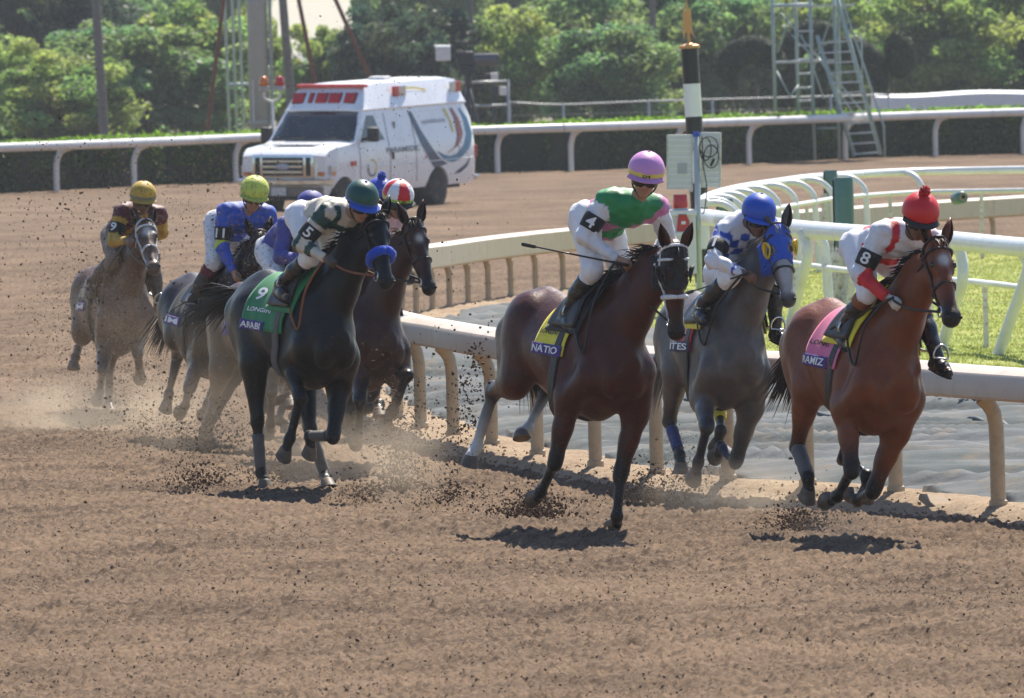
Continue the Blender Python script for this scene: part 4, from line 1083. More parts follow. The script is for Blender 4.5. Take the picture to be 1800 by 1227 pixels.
mesh_np('ground', [[-2500, -40, -.35], [2500, -40, -.35], [2500, 4000, -.35], [-2500, 4000, -.35]], [np.array([[0, 1, 2, 3]])], pbr('far_ground', (.12, .105, .06), rough=.95, vs=.05, var=.3))['kind'] = 'structure'

# inner rail line on the ground (from the near right round the bend and away to the right)
RAIL = [pz(x, y, .08)[:2] for x, y in ((2500, 965), (1755, 893), (1575, 868), (1420, 855), (1280, 847), (1155, 837), (1047, 822), (945, 803), (865, 785), (797, 768), (740, 754))]
RAIL = [np.array(p) for p in RAIL] + [np.array(p) for p in ((-1.55, 105.5), (-1.95, 115), (-1.85, 126), (-1.05, 138), (.88, 149), (4.9, 161), (7.4, 167), (12, 176), (20, 188))]
RAILP = smooth_path(RAIL, 10); RAILD = arclen(RAILP)
def rail_dist(x, y):
    """signed distance to the rail, positive on the track side"""
    P = RAILP[::2]; best = np.full(x.shape, 1e9); sg = np.zeros(x.shape)
    for i in range(len(P) - 1):
        a, b = P[i], P[i + 1]; d = b - a; L2 = d @ d
        t = np.clip(((x - a[0]) * d[0] + (y - a[1]) * d[1]) / L2, 0, 1)
        qx, qy = x - a[0] - t * d[0], y - a[1] - t * d[1]; dd = qx * qx + qy * qy
        m = dd < best; best = np.where(m, dd, best); sg = np.where(m, np.sign(d[0] * (y - a[1]) - d[1] * (x - a[0])), sg)
    return np.sqrt(best) * sg

def ground_height(x, y):
    c, s = math.cos(R_(-62)), math.sin(R_(-62)); u = x * c + y * s; v = -x * s + y * c
    # harrowed crumb: short ridges along the running line plus clods
    h = .020 * (vnoise(u * 1.6, v * 9) - .5) + .018 * (vnoise(x * 15, y * 4.4) - .5)
    h += .058 * np.clip(vnoise(x * 36 + 7, y * 9) - .54, 0, 1) + .052 * np.clip(vnoise(x * 52 + 3, y * 14 + 9) - .5, 0, 1)
    h += .085 * (vnoise(u * .07 + 9, v * 1.5) - .5) + .040 * (vnoise(u * .2 + 3, v * 4.5 + 4) - .5)
    h += .05 * (vnoise(u * .25, v * .9) - .5)
    return h
def sheet(name, rows, halfw, ncol, mat, hfun, kind='structure', ycen=None):
    X = []; Yv = []
    t = np.linspace(-1, 1, ncol)
    Yg = np.repeat(np.asarray(rows)[:, None], ncol, 1); Xg = np.array([halfw(y) for y in rows])[:, None] * t[None, :]
    Zg = hfun(Xg, Yg)
    V = np.stack([Xg, Yg, Zg], -1).reshape(-1, 3)
    return mesh_np(name, V, grid_faces(len(rows), ncol)[:, ::-1], mat, None, True), Xg, Yg
rows = np.concatenate([np.linspace(30, 54, 12, endpoint=False), np.linspace(54, 106, 800, endpoint=False), np.linspace(106, 180, 260, endpoint=False), np.linspace(180, 330, 120)])
def track_h(x, y):
    h = ground_height(x, y) * np.clip(1.2 - (y - 60) / 260, .35, 1)
    d = rail_dist(x, y)
    h = np.where(d < .0, -.12, h)            # sinks away under the berm and the infield
    m = (y > 232)
    # wheel and hoof ridges on the far side of the track
    h = h + .06 * np.exp(-((y - 250 - x * 1.1) / 6) ** 2) + .10 * np.clip((y - (272 + x * 1.35)) / 5, 0, 1)
    return h
trk, _, _ = sheet('track', rows, lambda y: y * .060 + 2.0, 940, M_DIRT, track_h)
trk['kind'] = 'structure'

# berm under the rail
def along(s): return at_len(RAILP, RAILD, s)
def frame(s):
    a, b = along(max(s - .3, 0)), along(min(s + .3, RAILD[-1])); d = unit(b - a); return along(s), d, np.array([-d[1], d[0]])
g = np.random.default_rng(11)
SL = np.arange(0, RAILD[-1], .09); offs = np.array([-1.3, -.9, -.55, -.35, -.2, -.08, .02, .07, .11, .15, .19, .23, .27, .31, .36, .46, .6])
prof = .68 * np.array([-.10, .02, .075, .10, .12, .135, .14, .135, .125, .105, .085, .062, .040, .022, .006, -.02, -.09])
V = []
for s in SL:
    p, d, n = frame(s)
    if n[0] * 1 + 0 > 1e9: pass
    V.append(np.concatenate([p[None] + n[None] * offs[:, None], prof[:, None]], 1))
V = np.array(V)
V[..., 2] += .030 * (vnoise(V[..., 0] * 9, V[..., 1] * 4) - .5) + .030 * (vnoise(V[..., 0] * 22, V[..., 1] * 10 + 5) - .5) + .018 * (vnoise(V[..., 0] * 47, V[..., 1] * 20 + 5) - .5)
berm = mesh_np('berm', V.reshape(-1, 3), grid_faces(len(SL), len(offs)), M_DIRT_PALE, None, True); berm['kind'] = 'structure'

# clods lying on the track: many small lumps, one object
def lumps(name, P, S, mat, seed=1, label=None):
    g = np.random.default_rng(seed); n = len(P)
    S = np.minimum(S, .040 if 'mulch' in name else .0155)
    B = np.array([[1, 0, 0], [-1, 0, 0], [0, 1, 0], [0, -1, 0], [0, 0, 1], [0, 0, -1]], float); Fb = np.array([[0, 2, 4], [2, 1, 4], [1, 3, 4], [3, 0, 4], [2, 0, 5], [1, 2, 5], [3, 1, 5], [0, 3, 5]])
    q = g.normal(0, 1, (n, 4)); q /= np.linalg.norm(q, axis=1)[:, None]; w, x, y, z = q.T
    Rm = np.stack([1 - 2 * (y * y + z * z), 2 * (x * y - w * z), 2 * (x * z + w * y), 2 * (x * y + w * z), 1 - 2 * (x * x + z * z), 2 * (y * z - w * x), 2 * (x * z - w * y), 2 * (y * z + w * x), 1 - 2 * (x * x + y * y)], 1).reshape(n, 3, 3)
    V = B[None] * (S[:, None, None] * g.uniform(.35, 1.4, (n, 6, 1))); V = np.einsum('nij,nkj->nki', Rm, V) + P[:, None]
    F = (Fb[None] + (np.arange(n) * 6)[:, None, None]).reshape(-1, 3)
    o = mesh_np(name, V.reshape(-1, 3), F, mat, None, False); o['kind'] = 'stuff'
    return o
n = 30000; yy = 56 + 62 * g.random(n) ** 1.3; xx = (g.random(n) * 2 - 1) * (yy * .055 + 1)
k = rail_dist(xx, yy) > .36; xx, yy = xx[k], yy[k]
P = np.stack([xx, yy, ground_height(xx, yy) * .9 + .002], 1)
k = g.random(len(P)) < .3
lumps('dirt_clods', P[k], np.exp(g.normal(-5.1, .4, k.sum())), M_CLOD, 3); lumps('dirt_clods', P[~k], np.exp(g.normal(-4.9, .4, (~k).sum())), M_CLOD_DRY, 4)  # the darker share gives dark specks, crumb shadows put into clod colour
# stones and lumps on the berm
n = 1500; s = g.random(n) * 60; P = []
for a in s:
    p, d, nn = frame(a); o = g.uniform(0, .4); P.append([*(p + nn * o), np.interp(o, offs, prof) + .006])
lumps('berm_clods', np.array(P), np.exp(g.normal(-4.3, .5, n)), M_CLOD_DRY, 5)
# one flat stone slab lying on the berm near the right post
p = pz(1650, 890, .06); mb = MB(); mb.box((0, 0, 0), (.19, .26, .05), bev=.012)
o = mb.build('flat_stone', pbr('sandstone', (.30, .22, .15), rough=.9, var=.25, bump=.004), None, smooth=False); o.location = p + (0, 0, .015); o.rotation_euler = (.35, .12, .5); tag(o, 'flat tan stone lying on the dirt bank below the rail', 'stone')

# ------------------------------------------------------------------ infield: tarpaulin, turf, mulch
M_TARP = pbr('tarpaulin', (.155, .165, .17), rough=.95, spec=.05, var=.14, vs=1.2, c2=(.095, .11, .112), dirt=(.26, .20, .14), dirt_amt=.5, dirt_s=2.2, bump=.004, bs=30)
def tarp_h(x, y):
    u = x * .22 + y * .50; v = x * .97 - y * .12
    f = vnoise(u * 2.6 + 1.6 * vnoise(x * .5, y * .16), v * .22)
    r = np.abs(f - .5) * 2
    f2 = vnoise(u * 7.5 + 1.5 * vnoise(x * .8, y * .25 + 9), v * .5 + 40); r2 = np.abs(f2 - .5) * 2
    h = .085 + .085 * np.clip(1 - r * 3.6, 0, 1) ** 1.1 + .026 * np.clip(1 - r2 * 2.6, 0, 1) ** 1.3 + .008 * vnoise(u * 7, v * 2.2)
    d = rail_dist(x, y)
    return np.where(d > -.45, -.15, h - .06 * np.clip(1 - (-d - .45) / .5, 0, 1))
rows = np.concatenate([np.linspace(72, 112, 560, endpoint=False), np.linspace(112, 142, 220)])
Xg = np.linspace(-2.6, 7.5, 260)[None, :].repeat(len(rows), 0); Yg = rows[:, None].repeat(260, 1); Zg = tarp_h(Xg, Yg)
tf = grid_faces(len(rows), 260)[:, ::-1]
# turf takes over beyond this line
def turf_edge(x): return 104.5 + 1.1 * np.sin(x * 1.7) * .3 + np.clip(2.7 - x, 0, 5) * 18
cen = np.stack([Xg, Yg], -1).reshape(-1, 2)[tf].mean(1)
dd = rail_dist(cen[:, 0], cen[:, 1])
tf = tf[(dd < -.35) & (cen[:, 1] < turf_edge(cen[:, 0]) + 1.2)]
tarp = mesh_np('tarpaulin', np.stack([Xg, Yg, Zg], -1).reshape(-1, 3), tf, M_TARP, None, True)
tag(tarp, 'wrinkled grey tarpaulin covering the ground behind the tan rail', 'tarpaulin')
# weighted seams and stitched straps on the sheet
gg = np.random.default_rng(5); M_SEAM = pbr('seam_tape', (.09, .11, .12), rough=.7)
for (x0, y0, x1, y1) in ((-.2, 118, 6.5, 96), (.9, 112, 6.8, 88.5), (.3, 104, 4.2, 92), (2.2, 101.5, 7, 98)):
    t = np.linspace(0, 1, 90); xs = x0 + (x1 - x0) * t; ys = y0 + (y1 - y0) * t + .3 * np.sin(t * 9)
    MB().tube(np.stack([xs, ys, tarp_h(xs, ys) + .012], 1), .020, 5).build('seam', M_SEAM, tarp, smooth=True)
for _ in range(26):
    x = gg.uniform(.3, 6.5); y = gg.uniform(84, 110)
    if rail_dist(np.array([x]), np.array([y]))[0] > -.8: continue
    a = gg.uniform(0, .6); t = np.linspace(0, .34, 6); xs = x + t * math.cos(a) * .3; ys = y + t * 5
    MB().tube(np.stack([xs, ys, tarp_h(xs, ys) + .012], 1), .018, 4).build('strap', F_BLACK, tarp, smooth=True)

M_TURF = pbr('turf', (.25, .30, .075), rough=.9, var=.25, vs=1.4, c2=(.34, .35, .11), bump=.02, bs=40, spec=.1)
def turf_h(x, y): return .13 + .05 * vnoise(x * .6, y * .2) + .03 * vnoise(x * 5, y * 2.2)
rows = np.linspace(103.5, 172, 230); Xg = np.linspace(1.2, 16, 150)[None, :].repeat(len(rows), 0); Yg = rows[:, None].repeat(150, 1)
tf = grid_faces(len(rows), 150)[:, ::-1]; cen = np.stack([Xg, Yg], -1).reshape(-1, 2)[tf].mean(1); dd = rail_dist(cen[:, 0], cen[:, 1])
tf = tf[(dd < -.9) & (cen[:, 1] > turf_edge(cen[:, 0]))]
turf = mesh_np('turf', np.stack([Xg, Yg, turf_h(Xg, Yg)], -1).reshape(-1, 3), tf, M_TURF, None, True); turf['kind'] = 'structure'
# blades
m, nt, b = nodes('grass_blade'); L = nt.links.new
at = N(nt, 'ShaderNodeAttribute'); at.attribute_name = 'Col'; L(at.outputs['Color'], b.inputs['Base Color']); b.inputs['Roughness'].default_value = .6
tr = N(nt, 'ShaderNodeBsdfTranslucent'); L(at.outputs['Color'], tr.inputs[0]); ms = N(nt, 'ShaderNodeMixShader'); ms.inputs[0].default_value = .45
L(b.outputs[0], ms.inputs[1]); L(tr.outputs[0], ms.inputs[2]); L(ms.outputs[0], nt.nodes['Material Output'].inputs[0])
M_BLADE = m
n = 90000; yy = 104 + 60 * g.random(n) ** 1.1; xx = 1.3 + (yy * .056 - .6) * g.random(n)
k = (rail_dist(xx, yy) < -.9) & (yy > turf_edge(xx)); xx, yy = xx[k], yy[k]; n = len(xx); zz = turf_h(xx, yy)
hgt = g.uniform(.012, .038, n); a = g.random(n) * 6.28; w = .009
B0 = np.stack([xx - np.cos(a) * w, yy - np.sin(a) * w, zz - .01], 1); B1 = np.stack([xx + np.cos(a) * w, yy + np.sin(a) * w, zz - .01], 1); B2 = np.stack([xx + g.normal(0, .02, n), yy + g.normal(0, .02, n), zz + hgt], 1)
cc = np.array([.25, .30, .075])[None] * g.uniform(.6, 1.5, (n, 1)) + np.array([.10, .05, .01])[None] * g.random((n, 1)) ** 2
o = mesh_np('grass', np.stack([B0, B1, B2], 1).reshape(-1, 3), np.arange(n * 3).reshape(-1, 3), M_BLADE, None, False, col=np.repeat(cc, 3, 0)); o['kind'] = 'stuff'
# bark mulch and pipes at the turf edge, right
n = 2600; xx = g.uniform(3.0, 8.0, n); yy = 101.2 + g.normal(0, 1.1, n)
lumps('bark_mulch', np.stack([xx, yy, .20 + .05 * g.random(n)], 1), np.exp(g.normal(-3.5, .4, n)), pbr('bark', (.07, .05, .038), rough=.95, var=.35), 9)
mb = MB(); mb.tube([[3.6, 102.2, .27], [5.0, 102.0, .26]], .045, 10); mb.tube([[4.6, 101.4, .30], [6.8, 102.1, .25]], .04, 10)
tag(mb.build('irrigation_pipe', pbr('pale_pipe', (.42, .40, .36), rough=.5), None, smooth=True), 'pale pipes lying in bark mulch behind the tan rail', 'pipe')

# ------------------------------------------------------------------ inner safety rail
M_RAIL_TAN = pbr('tan_rail_plastic', (.50, .42, .335), rough=.42, var=.07, vs=2.0, dirt=(.34, .25, .17), dirt_amt=.45, dirt_s=5.0, spec=.4)
M_POST_TAN = pbr('tan_post_paint', (.46, .345, .215), rough=.5, var=.10, vs=5, dirt=(.28, .19, .12), dirt_amt=.6, dirt_s=9)
ir = empty('safety_rail', (*along(8.0), 0), None, 'tan safety rail with broad rounded cover curving round the inside of the track', 'rail')
RLO = np.array([*along(8.0), 0.0])
# cover section in (out, up): track side is +
SEC = [(-.10, 1.035), (.02, 1.06), (.12, 1.055), (.215, 1.02), (.235, .99), (.235, .86), (.215, .84), (.12, .845), (-.06, .85), (-.10, .87)]
seg = 3.05; s0 = 0.0
def rail_h(s): return -.16 * min(max((s - 45) / 25, 0), 1)
while s0 < RAILD[-1] - .5:
    s1 = min(s0 + seg - .012, RAILD[-1]); rings = []
    for s in np.linspace(s0, s1, 9):
        p, d, nn = frame(s); rings.append([[*(p + nn * o - RLO[:2]), (1.06 + (z - 1.06) * (1.0 if s < 40 else 1.45)) + rail_h(s)] for o, z in SEC])
    MB().loft(rings).build('rail_cover', M_RAIL_TAN, ir, angle=35)
    s0 += seg
# posts at the spots the photograph shows, then at even spacing round the bend
spots = [float(RAILD[np.argmin(np.linalg.norm(RAILP - p, axis=1))]) for p in RAIL[1:11]]
last = spots[-1]
while spots[-1] < RAILD[-1] - 3: spots.append(spots[-1] + (1.6 if spots[-1] > last + 6 else 2.2))
spots = [spots[0] - 2.3, spots[0] - 4.6] + spots
for s in spots:
    p, d, nn = frame(max(s, .05)); p3 = np.array([*(p - RLO[:2]), 0]); n3 = np.array([*nn, 0])
    path = [p3 + np.array([0, 0, z]) for z in (-.05, .13)] + [p3 + np.array([0, 0, .14]), p3 + np.array([0, 0, .55])] + [p3 + n3 * o + np.array([0, 0, z + rail_h(s)]) for o, z in ((.004, .66), (.02, .74), (.055, .80), (.10, .845))]
    mb = MB(); th = 1.0 if s < last + 4 else .72; mb.tube(path, [.066 * th, .066 * th, .053 * th, .053 * th, .053 * th, .054 * th, .056 * th, .058 * th], 14)
    mb.tube([p3 + np.array([0, 0, .30]), p3 + np.array([0, 0, .315])], .055, 14)
    o = mb.build('post', M_POST_TAN, ir, angle=40)
    b2 = MB(); q = p3 + n3 * .09 + np.array([0, 0, .848 + rail_h(s)]); b2.box((0, 0, 0), (.14, .10, .012)); br = b2.build('bracket', M_STEEL, o); br.location = q; br.rotation_euler = (0, 0, math.atan2(d[1], d[0]))

# ------------------------------------------------------------------ white turf rails
M_WHITE = pbr('white_rail_paint', (.74, .75, .76), rough=.38, var=.05, vs=3, dirt=(.42, .40, .36), dirt_amt=.35, dirt_s=4)
M_WHITE_OLD = pbr('peeling_white_paint', (.62, .60, .56), rough=.7, var=.12, vs=8, dirt=(.16, .10, .065), dirt_amt=.95, dirt_s=14)
M_POLE_GREEN = pbr('pale_green_paint', (.42, .52, .48), rough=.5, var=.08)
def turf_rail(label, top, thick, post_r, inward, spacing, h=1.25, low=.72, first=0.6, wide=.07):
    P = smooth_path(top, 8); D = arclen(P); org = np.array([P[0][0], P[0][1], 0.0])
    t = empty('turf_rail', org, None, label, 'rail', 'white turf rails')
    def fr(s):
        a, b = at_len(P, D, max(s - .3, 0)), at_len(P, D, min(s + .3, D[-1])); d = unit(b - a); return at_len(P, D, s), np.array([*d, 0.0]), np.array([-d[1], d[0], 0.0]) * inward
    s0 = 0
    while s0 < D[-1] - .2:
        s1 = min(s0 + spacing * 2 - .015, D[-1]); rings = []
        for s in np.linspace(s0, s1, 7):
            p, d, n = fr(s); c = np.array([*p, h]) - org
            rings.append([c + n * wide * math.cos(a) * (1.0) + np.array([0, 0, thick * math.sin(a)]) for a in np.linspace(0, 2 * math.pi, 12, endpoint=False) + .26])
        MB().loft(rings).build('top_rail', M_WHITE, t, angle=50); s0 += spacing * 2
    mb = MB(); mb.tube([np.array([*fr(s)[0], low]) - org + fr(s)[2] * .42 for s in np.linspace(0, D[-1], 60)], .032, 8); mb.build('lower_pipe', M_WHITE, t, smooth=True)
    s = first
    while s < D[-1]:
        p, d, n = fr(s); c = np.array([*p, 0]) - org
        path = smooth_path([c + np.array([0, 0, h - .02]), c + n * .22 + np.array([0, 0, h - .035]), c + n * .38 + np.array([0, 0, h - .16]), c + n * .42 + np.array([0, 0, h - .36]), c + n * .46 + np.array([0, 0, .05])], 5)
        MB().tube(path, post_r, 10).build('post', M_WHITE, t, smooth=True)
        q = c + n * .44; MB().box((0, 0, 0), (.05, .05, low - .04)).build('wooden_stake', M_WHITE_OLD, t).location = q + d * spacing * .5 + np.array([0, 0, (low - .04) / 2])
        s += spacing
    return t
near_rail = turf_rail('near white turf rail with heavy top bar crossing behind the red-capped jockey', [(2.27, 133), (3.07, 124), (3.8, 118.8), (4.39, 115), (4.97, 110), (5.9, 104.8), (8.0, 96)], .095, .055, 1, 6.2, h=1.25, low=.80, first=2.5, wide=.09)
turf_rail('far white turf rail of bent pipe sweeping up to the right', [(2.3, 133.6), (2.40, 138), (2.9, 145), (3.63, 151), (4.26, 155), (5.5, 158), (7.0, 157.5), (9, 156.5), (13, 154)], .055, .042, -1, 2.35, h=1.4, low=1.12, first=1.2, wide=.06)

# slanting supports of the near turf rail at the right
o_ = np.array(near_rail.location)
for (xa, ya, xb, yb, xc, yc, Yq) in ((1745, 652, 1806, 478, 1792, 438, 110.6), (1655, 612, 1692, 490, 1682, 430, 114.6), (1392, 560, 1420, 450, 1408, 406, 122.5)):
    a, b, c = px(xa, ya, Yq + .6) - o_, px(xb, yb, Yq) - o_, px(xc, yc, Yq + .1) - o_
    MB().tube(smooth_path([a + (a - b) * .15, a, lerp(a, b, .5), b, lerp(b, c, .55) + np.array([.02, 0, .03]), c], 5), .058, 10).build('post', M_WHITE, near_rail, smooth=True)
# ------------------------------------------------------------------ outer rail and hedge
OB = [pz(x, y, .05)[:2] for x, y in ((-500, 362), (-200, 352), (100, 340), (255, 333), (415, 325), (875, 308), (1030, 303), (1350, 290), (1505, 283), (1665, 277), (1830, 271), (2200, 257))]
OBP = smooth_path(OB, 8); OBD = arclen(OBP)
org = np.array([*at_len(OBP, OBD, OBD[-1] * .3), 0.0])
orl = empty('outer_rail', org, None, 'white outer rail on curved posts running in front of the hedge', 'rail')
def ofr(s):
    a, b = at_len(OBP, OBD, max(s - .5, 0)), at_len(OBP, OBD, min(s + .5, OBD[-1])); d = unit(b - a); return at_len(OBP, OBD, s), d, np.array([d[1], -d[0]])      # n points to the track
M_WHITE_O = pbr('outer_rail_paint', (.70, .69, .68), rough=.4, var=.05, vs=2, dirt=(.40, .36, .31), dirt_amt=.4, dirt_s=2.5)
s0 = 0.0
while s0 < OBD[-1] - .5:
    s1 = min(s0 + 6.0, OBD[-1]); mb = MB()
    mb.tube([np.array([*(ofr(s)[0] + ofr(s)[2] * .46), 1.16]) - org for s in np.linspace(s0, s1 - .02, 9)], .105, 14); mb.build('rail_tube', M_WHITE_O, orl, angle=60); s0 = s1
def px_on(x):   # arc position of the post seen at picture column x
    k = np.argmin([abs(px_col(p) - x) for p in OBP]); return OBD[k]
def px_col(p): 
    return 900 + 20000 * p[0] / p[1]
for x in (-370, -215, -57, 100, 257, 415, 572, 724, 875, 1030, 1190, 1347, 1505, 1665, 1825, 1985):
    p, d, n = ofr(px_on(x - 6)); c = np.array([*p, 0]) - org; n3 = np.array([*n, 0])
    path = smooth_path([c + np.array([0, 0, -.1]), c + np.array([0, 0, .62]), c + n3 * .04 + np.array([0, 0, .84]), c + n3 * .16 + np.array([0, 0, 1.02]), c + n3 * .42 + np.array([0, 0, 1.12])], 5)
    MB().tube(path, .072, 10).build('post', M_WHITE_O, orl, smooth=True)

def leaf_mat(name, tint=1.0, trans=.45):
    m, nt, b = nodes(name); L = nt.links.new
    at = N(nt, 'ShaderNodeAttribute'); at.attribute_name = 'Col'; L(at.outputs['Color'], b.inputs['Base Color']); b.inputs['Roughness'].default_value = .55; b.inputs['Specular IOR Level'].default_value = .3
    sc = N(nt, 'ShaderNodeVectorMath', operation='MULTIPLY'); L(at.outputs['Color'], sc.inputs[0]); sc.inputs[1].default_value = (1.3 * tint, 1.45 * tint, 1.0 * tint)
    tr = N(nt, 'ShaderNodeBsdfTranslucent'); L(sc.outputs[0], tr.inputs[0]); ms = N(nt, 'ShaderNodeMixShader'); ms.inputs[0].default_value = trans
    L(b.outputs[0], ms.inputs[1]); L(tr.outputs[0], ms.inputs[2]); L(ms.outputs[0], nt.nodes['Material Output'].inputs[0]); return m
M_LEAF = leaf_mat('leaf', 1.0, .55); M_LEAF_H = leaf_mat('hedge_leaf', 1.0, .35)
def leaves(P, size, g, nrm=None):
    """two-triangle leaves, pointed, at P"""
    n = len(P); a = g.normal(0, 1, (n, 3)); a /= np.linalg.norm(a, axis=1)[:, None]
    b = g.normal(0, 1, (n, 3)) if nrm is None else np.cross(a, nrm + g.normal(0, .4, (n, 3))); b = b - a * (a * b).sum(1)[:, None]; b /= np.linalg.norm(b, axis=1)[:, None] + 1e-9
    s = size * g.uniform(.6, 1.4, n)[:, None]
    V = np.stack([P - a * s, P + b * s * .5, P + a * s, P - b * s * .5], 1).reshape(-1, 3)
    return V, (np.arange(n)[:, None] * 4 + np.arange(4)[None]).astype(np.int32)
# hedge: woody core under a skin of clipped leaves
g = np.random.default_rng(21)
hb = empty('hedge', org, None, 'clipped green hedge standing behind the white outer rail', 'hedge')
core = []
for s in np.linspace(0, OBD[-1], 120):
    p, d, n = ofr(s); q = lambda o, z: [*(p - n * o - org[:2]), z]
    core.append([q(.62, -.05), q(.60, 1.16), q(.75, 1.22), q(1.75, 1.22), q(1.9, 1.1), q(1.9, -.05)])
MB().loft(core).build('branches', pbr('hedge_core', (.016, .020, .011), rough=1.0, var=.4), hb)
n = 80000; s = g.random(n) * OBD[-1]; K = np.searchsorted(OBD, s).clip(1, len(OBD) - 1)
pp = OBP[K - 1] + (OBP[K] - OBP[K - 1]) * ((s - OBD[K - 1]) / (OBD[K] - OBD[K - 1]))[:, None]; dd = OBP[K] - OBP[K - 1]; dd /= np.linalg.norm(dd, axis=1)[:, None]; nn = np.stack([dd[:, 1], -dd[:, 0]], 1)
top = g.random(n) < .42
bulge = .14 * (vnoise(s * 1.1, s * 0 + 3) - .5)
o = np.where(top, g.uniform(.5, 1.9, n), .57 + .05 * g.random(n) + bulge + g.normal(0, .03, n)); z = np.where(top, 1.23 + g.normal(0, .03, n) + .10 * (vnoise(s * .7, o) - .5) + .10 * (g.random(n) < .03) * g.random(n), g.uniform(0, 1.24, n))
P = np.concatenate([pp - nn * o[:, None] - org[:2], z[:, None]], 1)
V, F = leaves(P, .055, g)
thin = vnoise(s * 2.3, z * 2.5 + 30)
cc = np.array([.060, .110, .024])[None] * g.uniform(.5, 1.5, (n, 1)) * (.6 + .8 * thin[:, None]); cc[top] = cc[top] * np.array([3.0, 2.7, 1.3])  # top leaves coloured brighter and yellower: sunlight put into the leaf colour
dusty = (~top) & (z < .55) & (g.random(n) < .5); cc[dusty] = np.array([.075, .075, .05]) * g.uniform(.5, 1.2, (dusty.sum(), 1))
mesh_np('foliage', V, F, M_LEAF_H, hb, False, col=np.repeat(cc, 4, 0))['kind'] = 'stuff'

# ------------------------------------------------------------------ trees
M_BARK = pbr('bark_wood', (.10, .075, .055), rough=.95, var=.3, bump=.01, bs=12); M_PALM = pbr('palm_bark', (.20, .17, .155), rough=.9, var=.2, vs=3, stretch=(1, 1, 6), bump=.02)
def crown_mesh(seed, col, n=24000, clumps=95, leaf=.085, squash=1.0):
    g = np.random.default_rng(seed)
    c = g.normal(0, 1, (clumps, 3)); c /= np.linalg.norm(c, axis=1)[:, None]; c *= (g.random(clumps) ** .45)[:, None] * np.array([.84, .84, .84]); c[:, 2] *= squash
    r = g.uniform(.14, .28, clumps)
    k = g.integers(0, clumps, n); q = g.normal(0, 1, (n, 3)); q /= np.linalg.norm(q, axis=1)[:, None]
    P = c[k] + q * (r[k] * g.random(n) ** .4)[:, None] * np.array([1, 1, .75])
    V, F = leaves(P, leaf / 2.2, g)
    tone = g.uniform(.65, 1.35, clumps)[k]; hue = g.uniform(-.25, .25, clumps)[k]
    cc = np.array(col)[None] * (tone * g.uniform(.7, 1.3, n))[:, None] * np.stack([1 + hue, np.ones(n), 1 - hue * .5], 1)
    me = mesh_np('crown', V, F, M_LEAF, None, False, col=np.repeat(np.clip(cc, .005, .5), 4, 0)); d = me.data; bpy.data.objects.remove(me); return d
KINDS = {'bright': [crown_mesh(s, (.22, .275, .095)) for s in (1, 2, 3)], 'mid': [crown_mesh(s, (.155, .225, .105)) for s in (4, 5, 6)], 'dark': [crown_mesh(s, (.045, .066, .052)) for s in (7, 8)]}
def trunk_mesh():
    g = np.random.default_rng(3); mb = MB(); mb.tube([[0, 0, -.2], [.03, .02, .5], [-.02, .04, 1.0]], [.085, .06, .045], 8)
    for i in range(7):
        a = i * .9 + g.random(); z0 = g.uniform(.35, .9); e = np.array([math.cos(a) * .5, math.sin(a) * .5, z0 + g.uniform(.4, .9)])
        mb.tube(smooth_path([[0, 0, z0], [e[0] * .4, e[1] * .4, z0 + .22], e], 3), np.linspace(.032, .008, 7), 5)
    o = mb.build('trunk', M_BARK, None, smooth=True); d = o.data; bpy.data.objects.remove(o); return d
TRK = trunk_mesh()
def tree(x, ytop, hw, Y, kind, label, seed=0, zb=None):
    sc = 20000.0 / Y; top = px(x, ytop, Y); R_w = hw * 1.6 / sc; hh = (top[2] + .35) / 2 if zb is None else (top[2] - zb) / 2
    t = empty('tree', (top[0], Y, -.35), (0, 0, seed * 1.7), label, 'tree', 'trees beyond the hedge')
    me = KINDS[kind][seed % len(KINDS[kind])]
    c = link('crown', me, t); ch = max(hh * .98, 1.2); c.location = (0, 0, top[2] + .35 - ch); c.scale = (R_w, R_w, ch)
    k = link('trunk', TRK, t); k.scale = (R_w * .9, R_w * .9, (top[2] + .35 - ch) * .9 + .2)
    return t
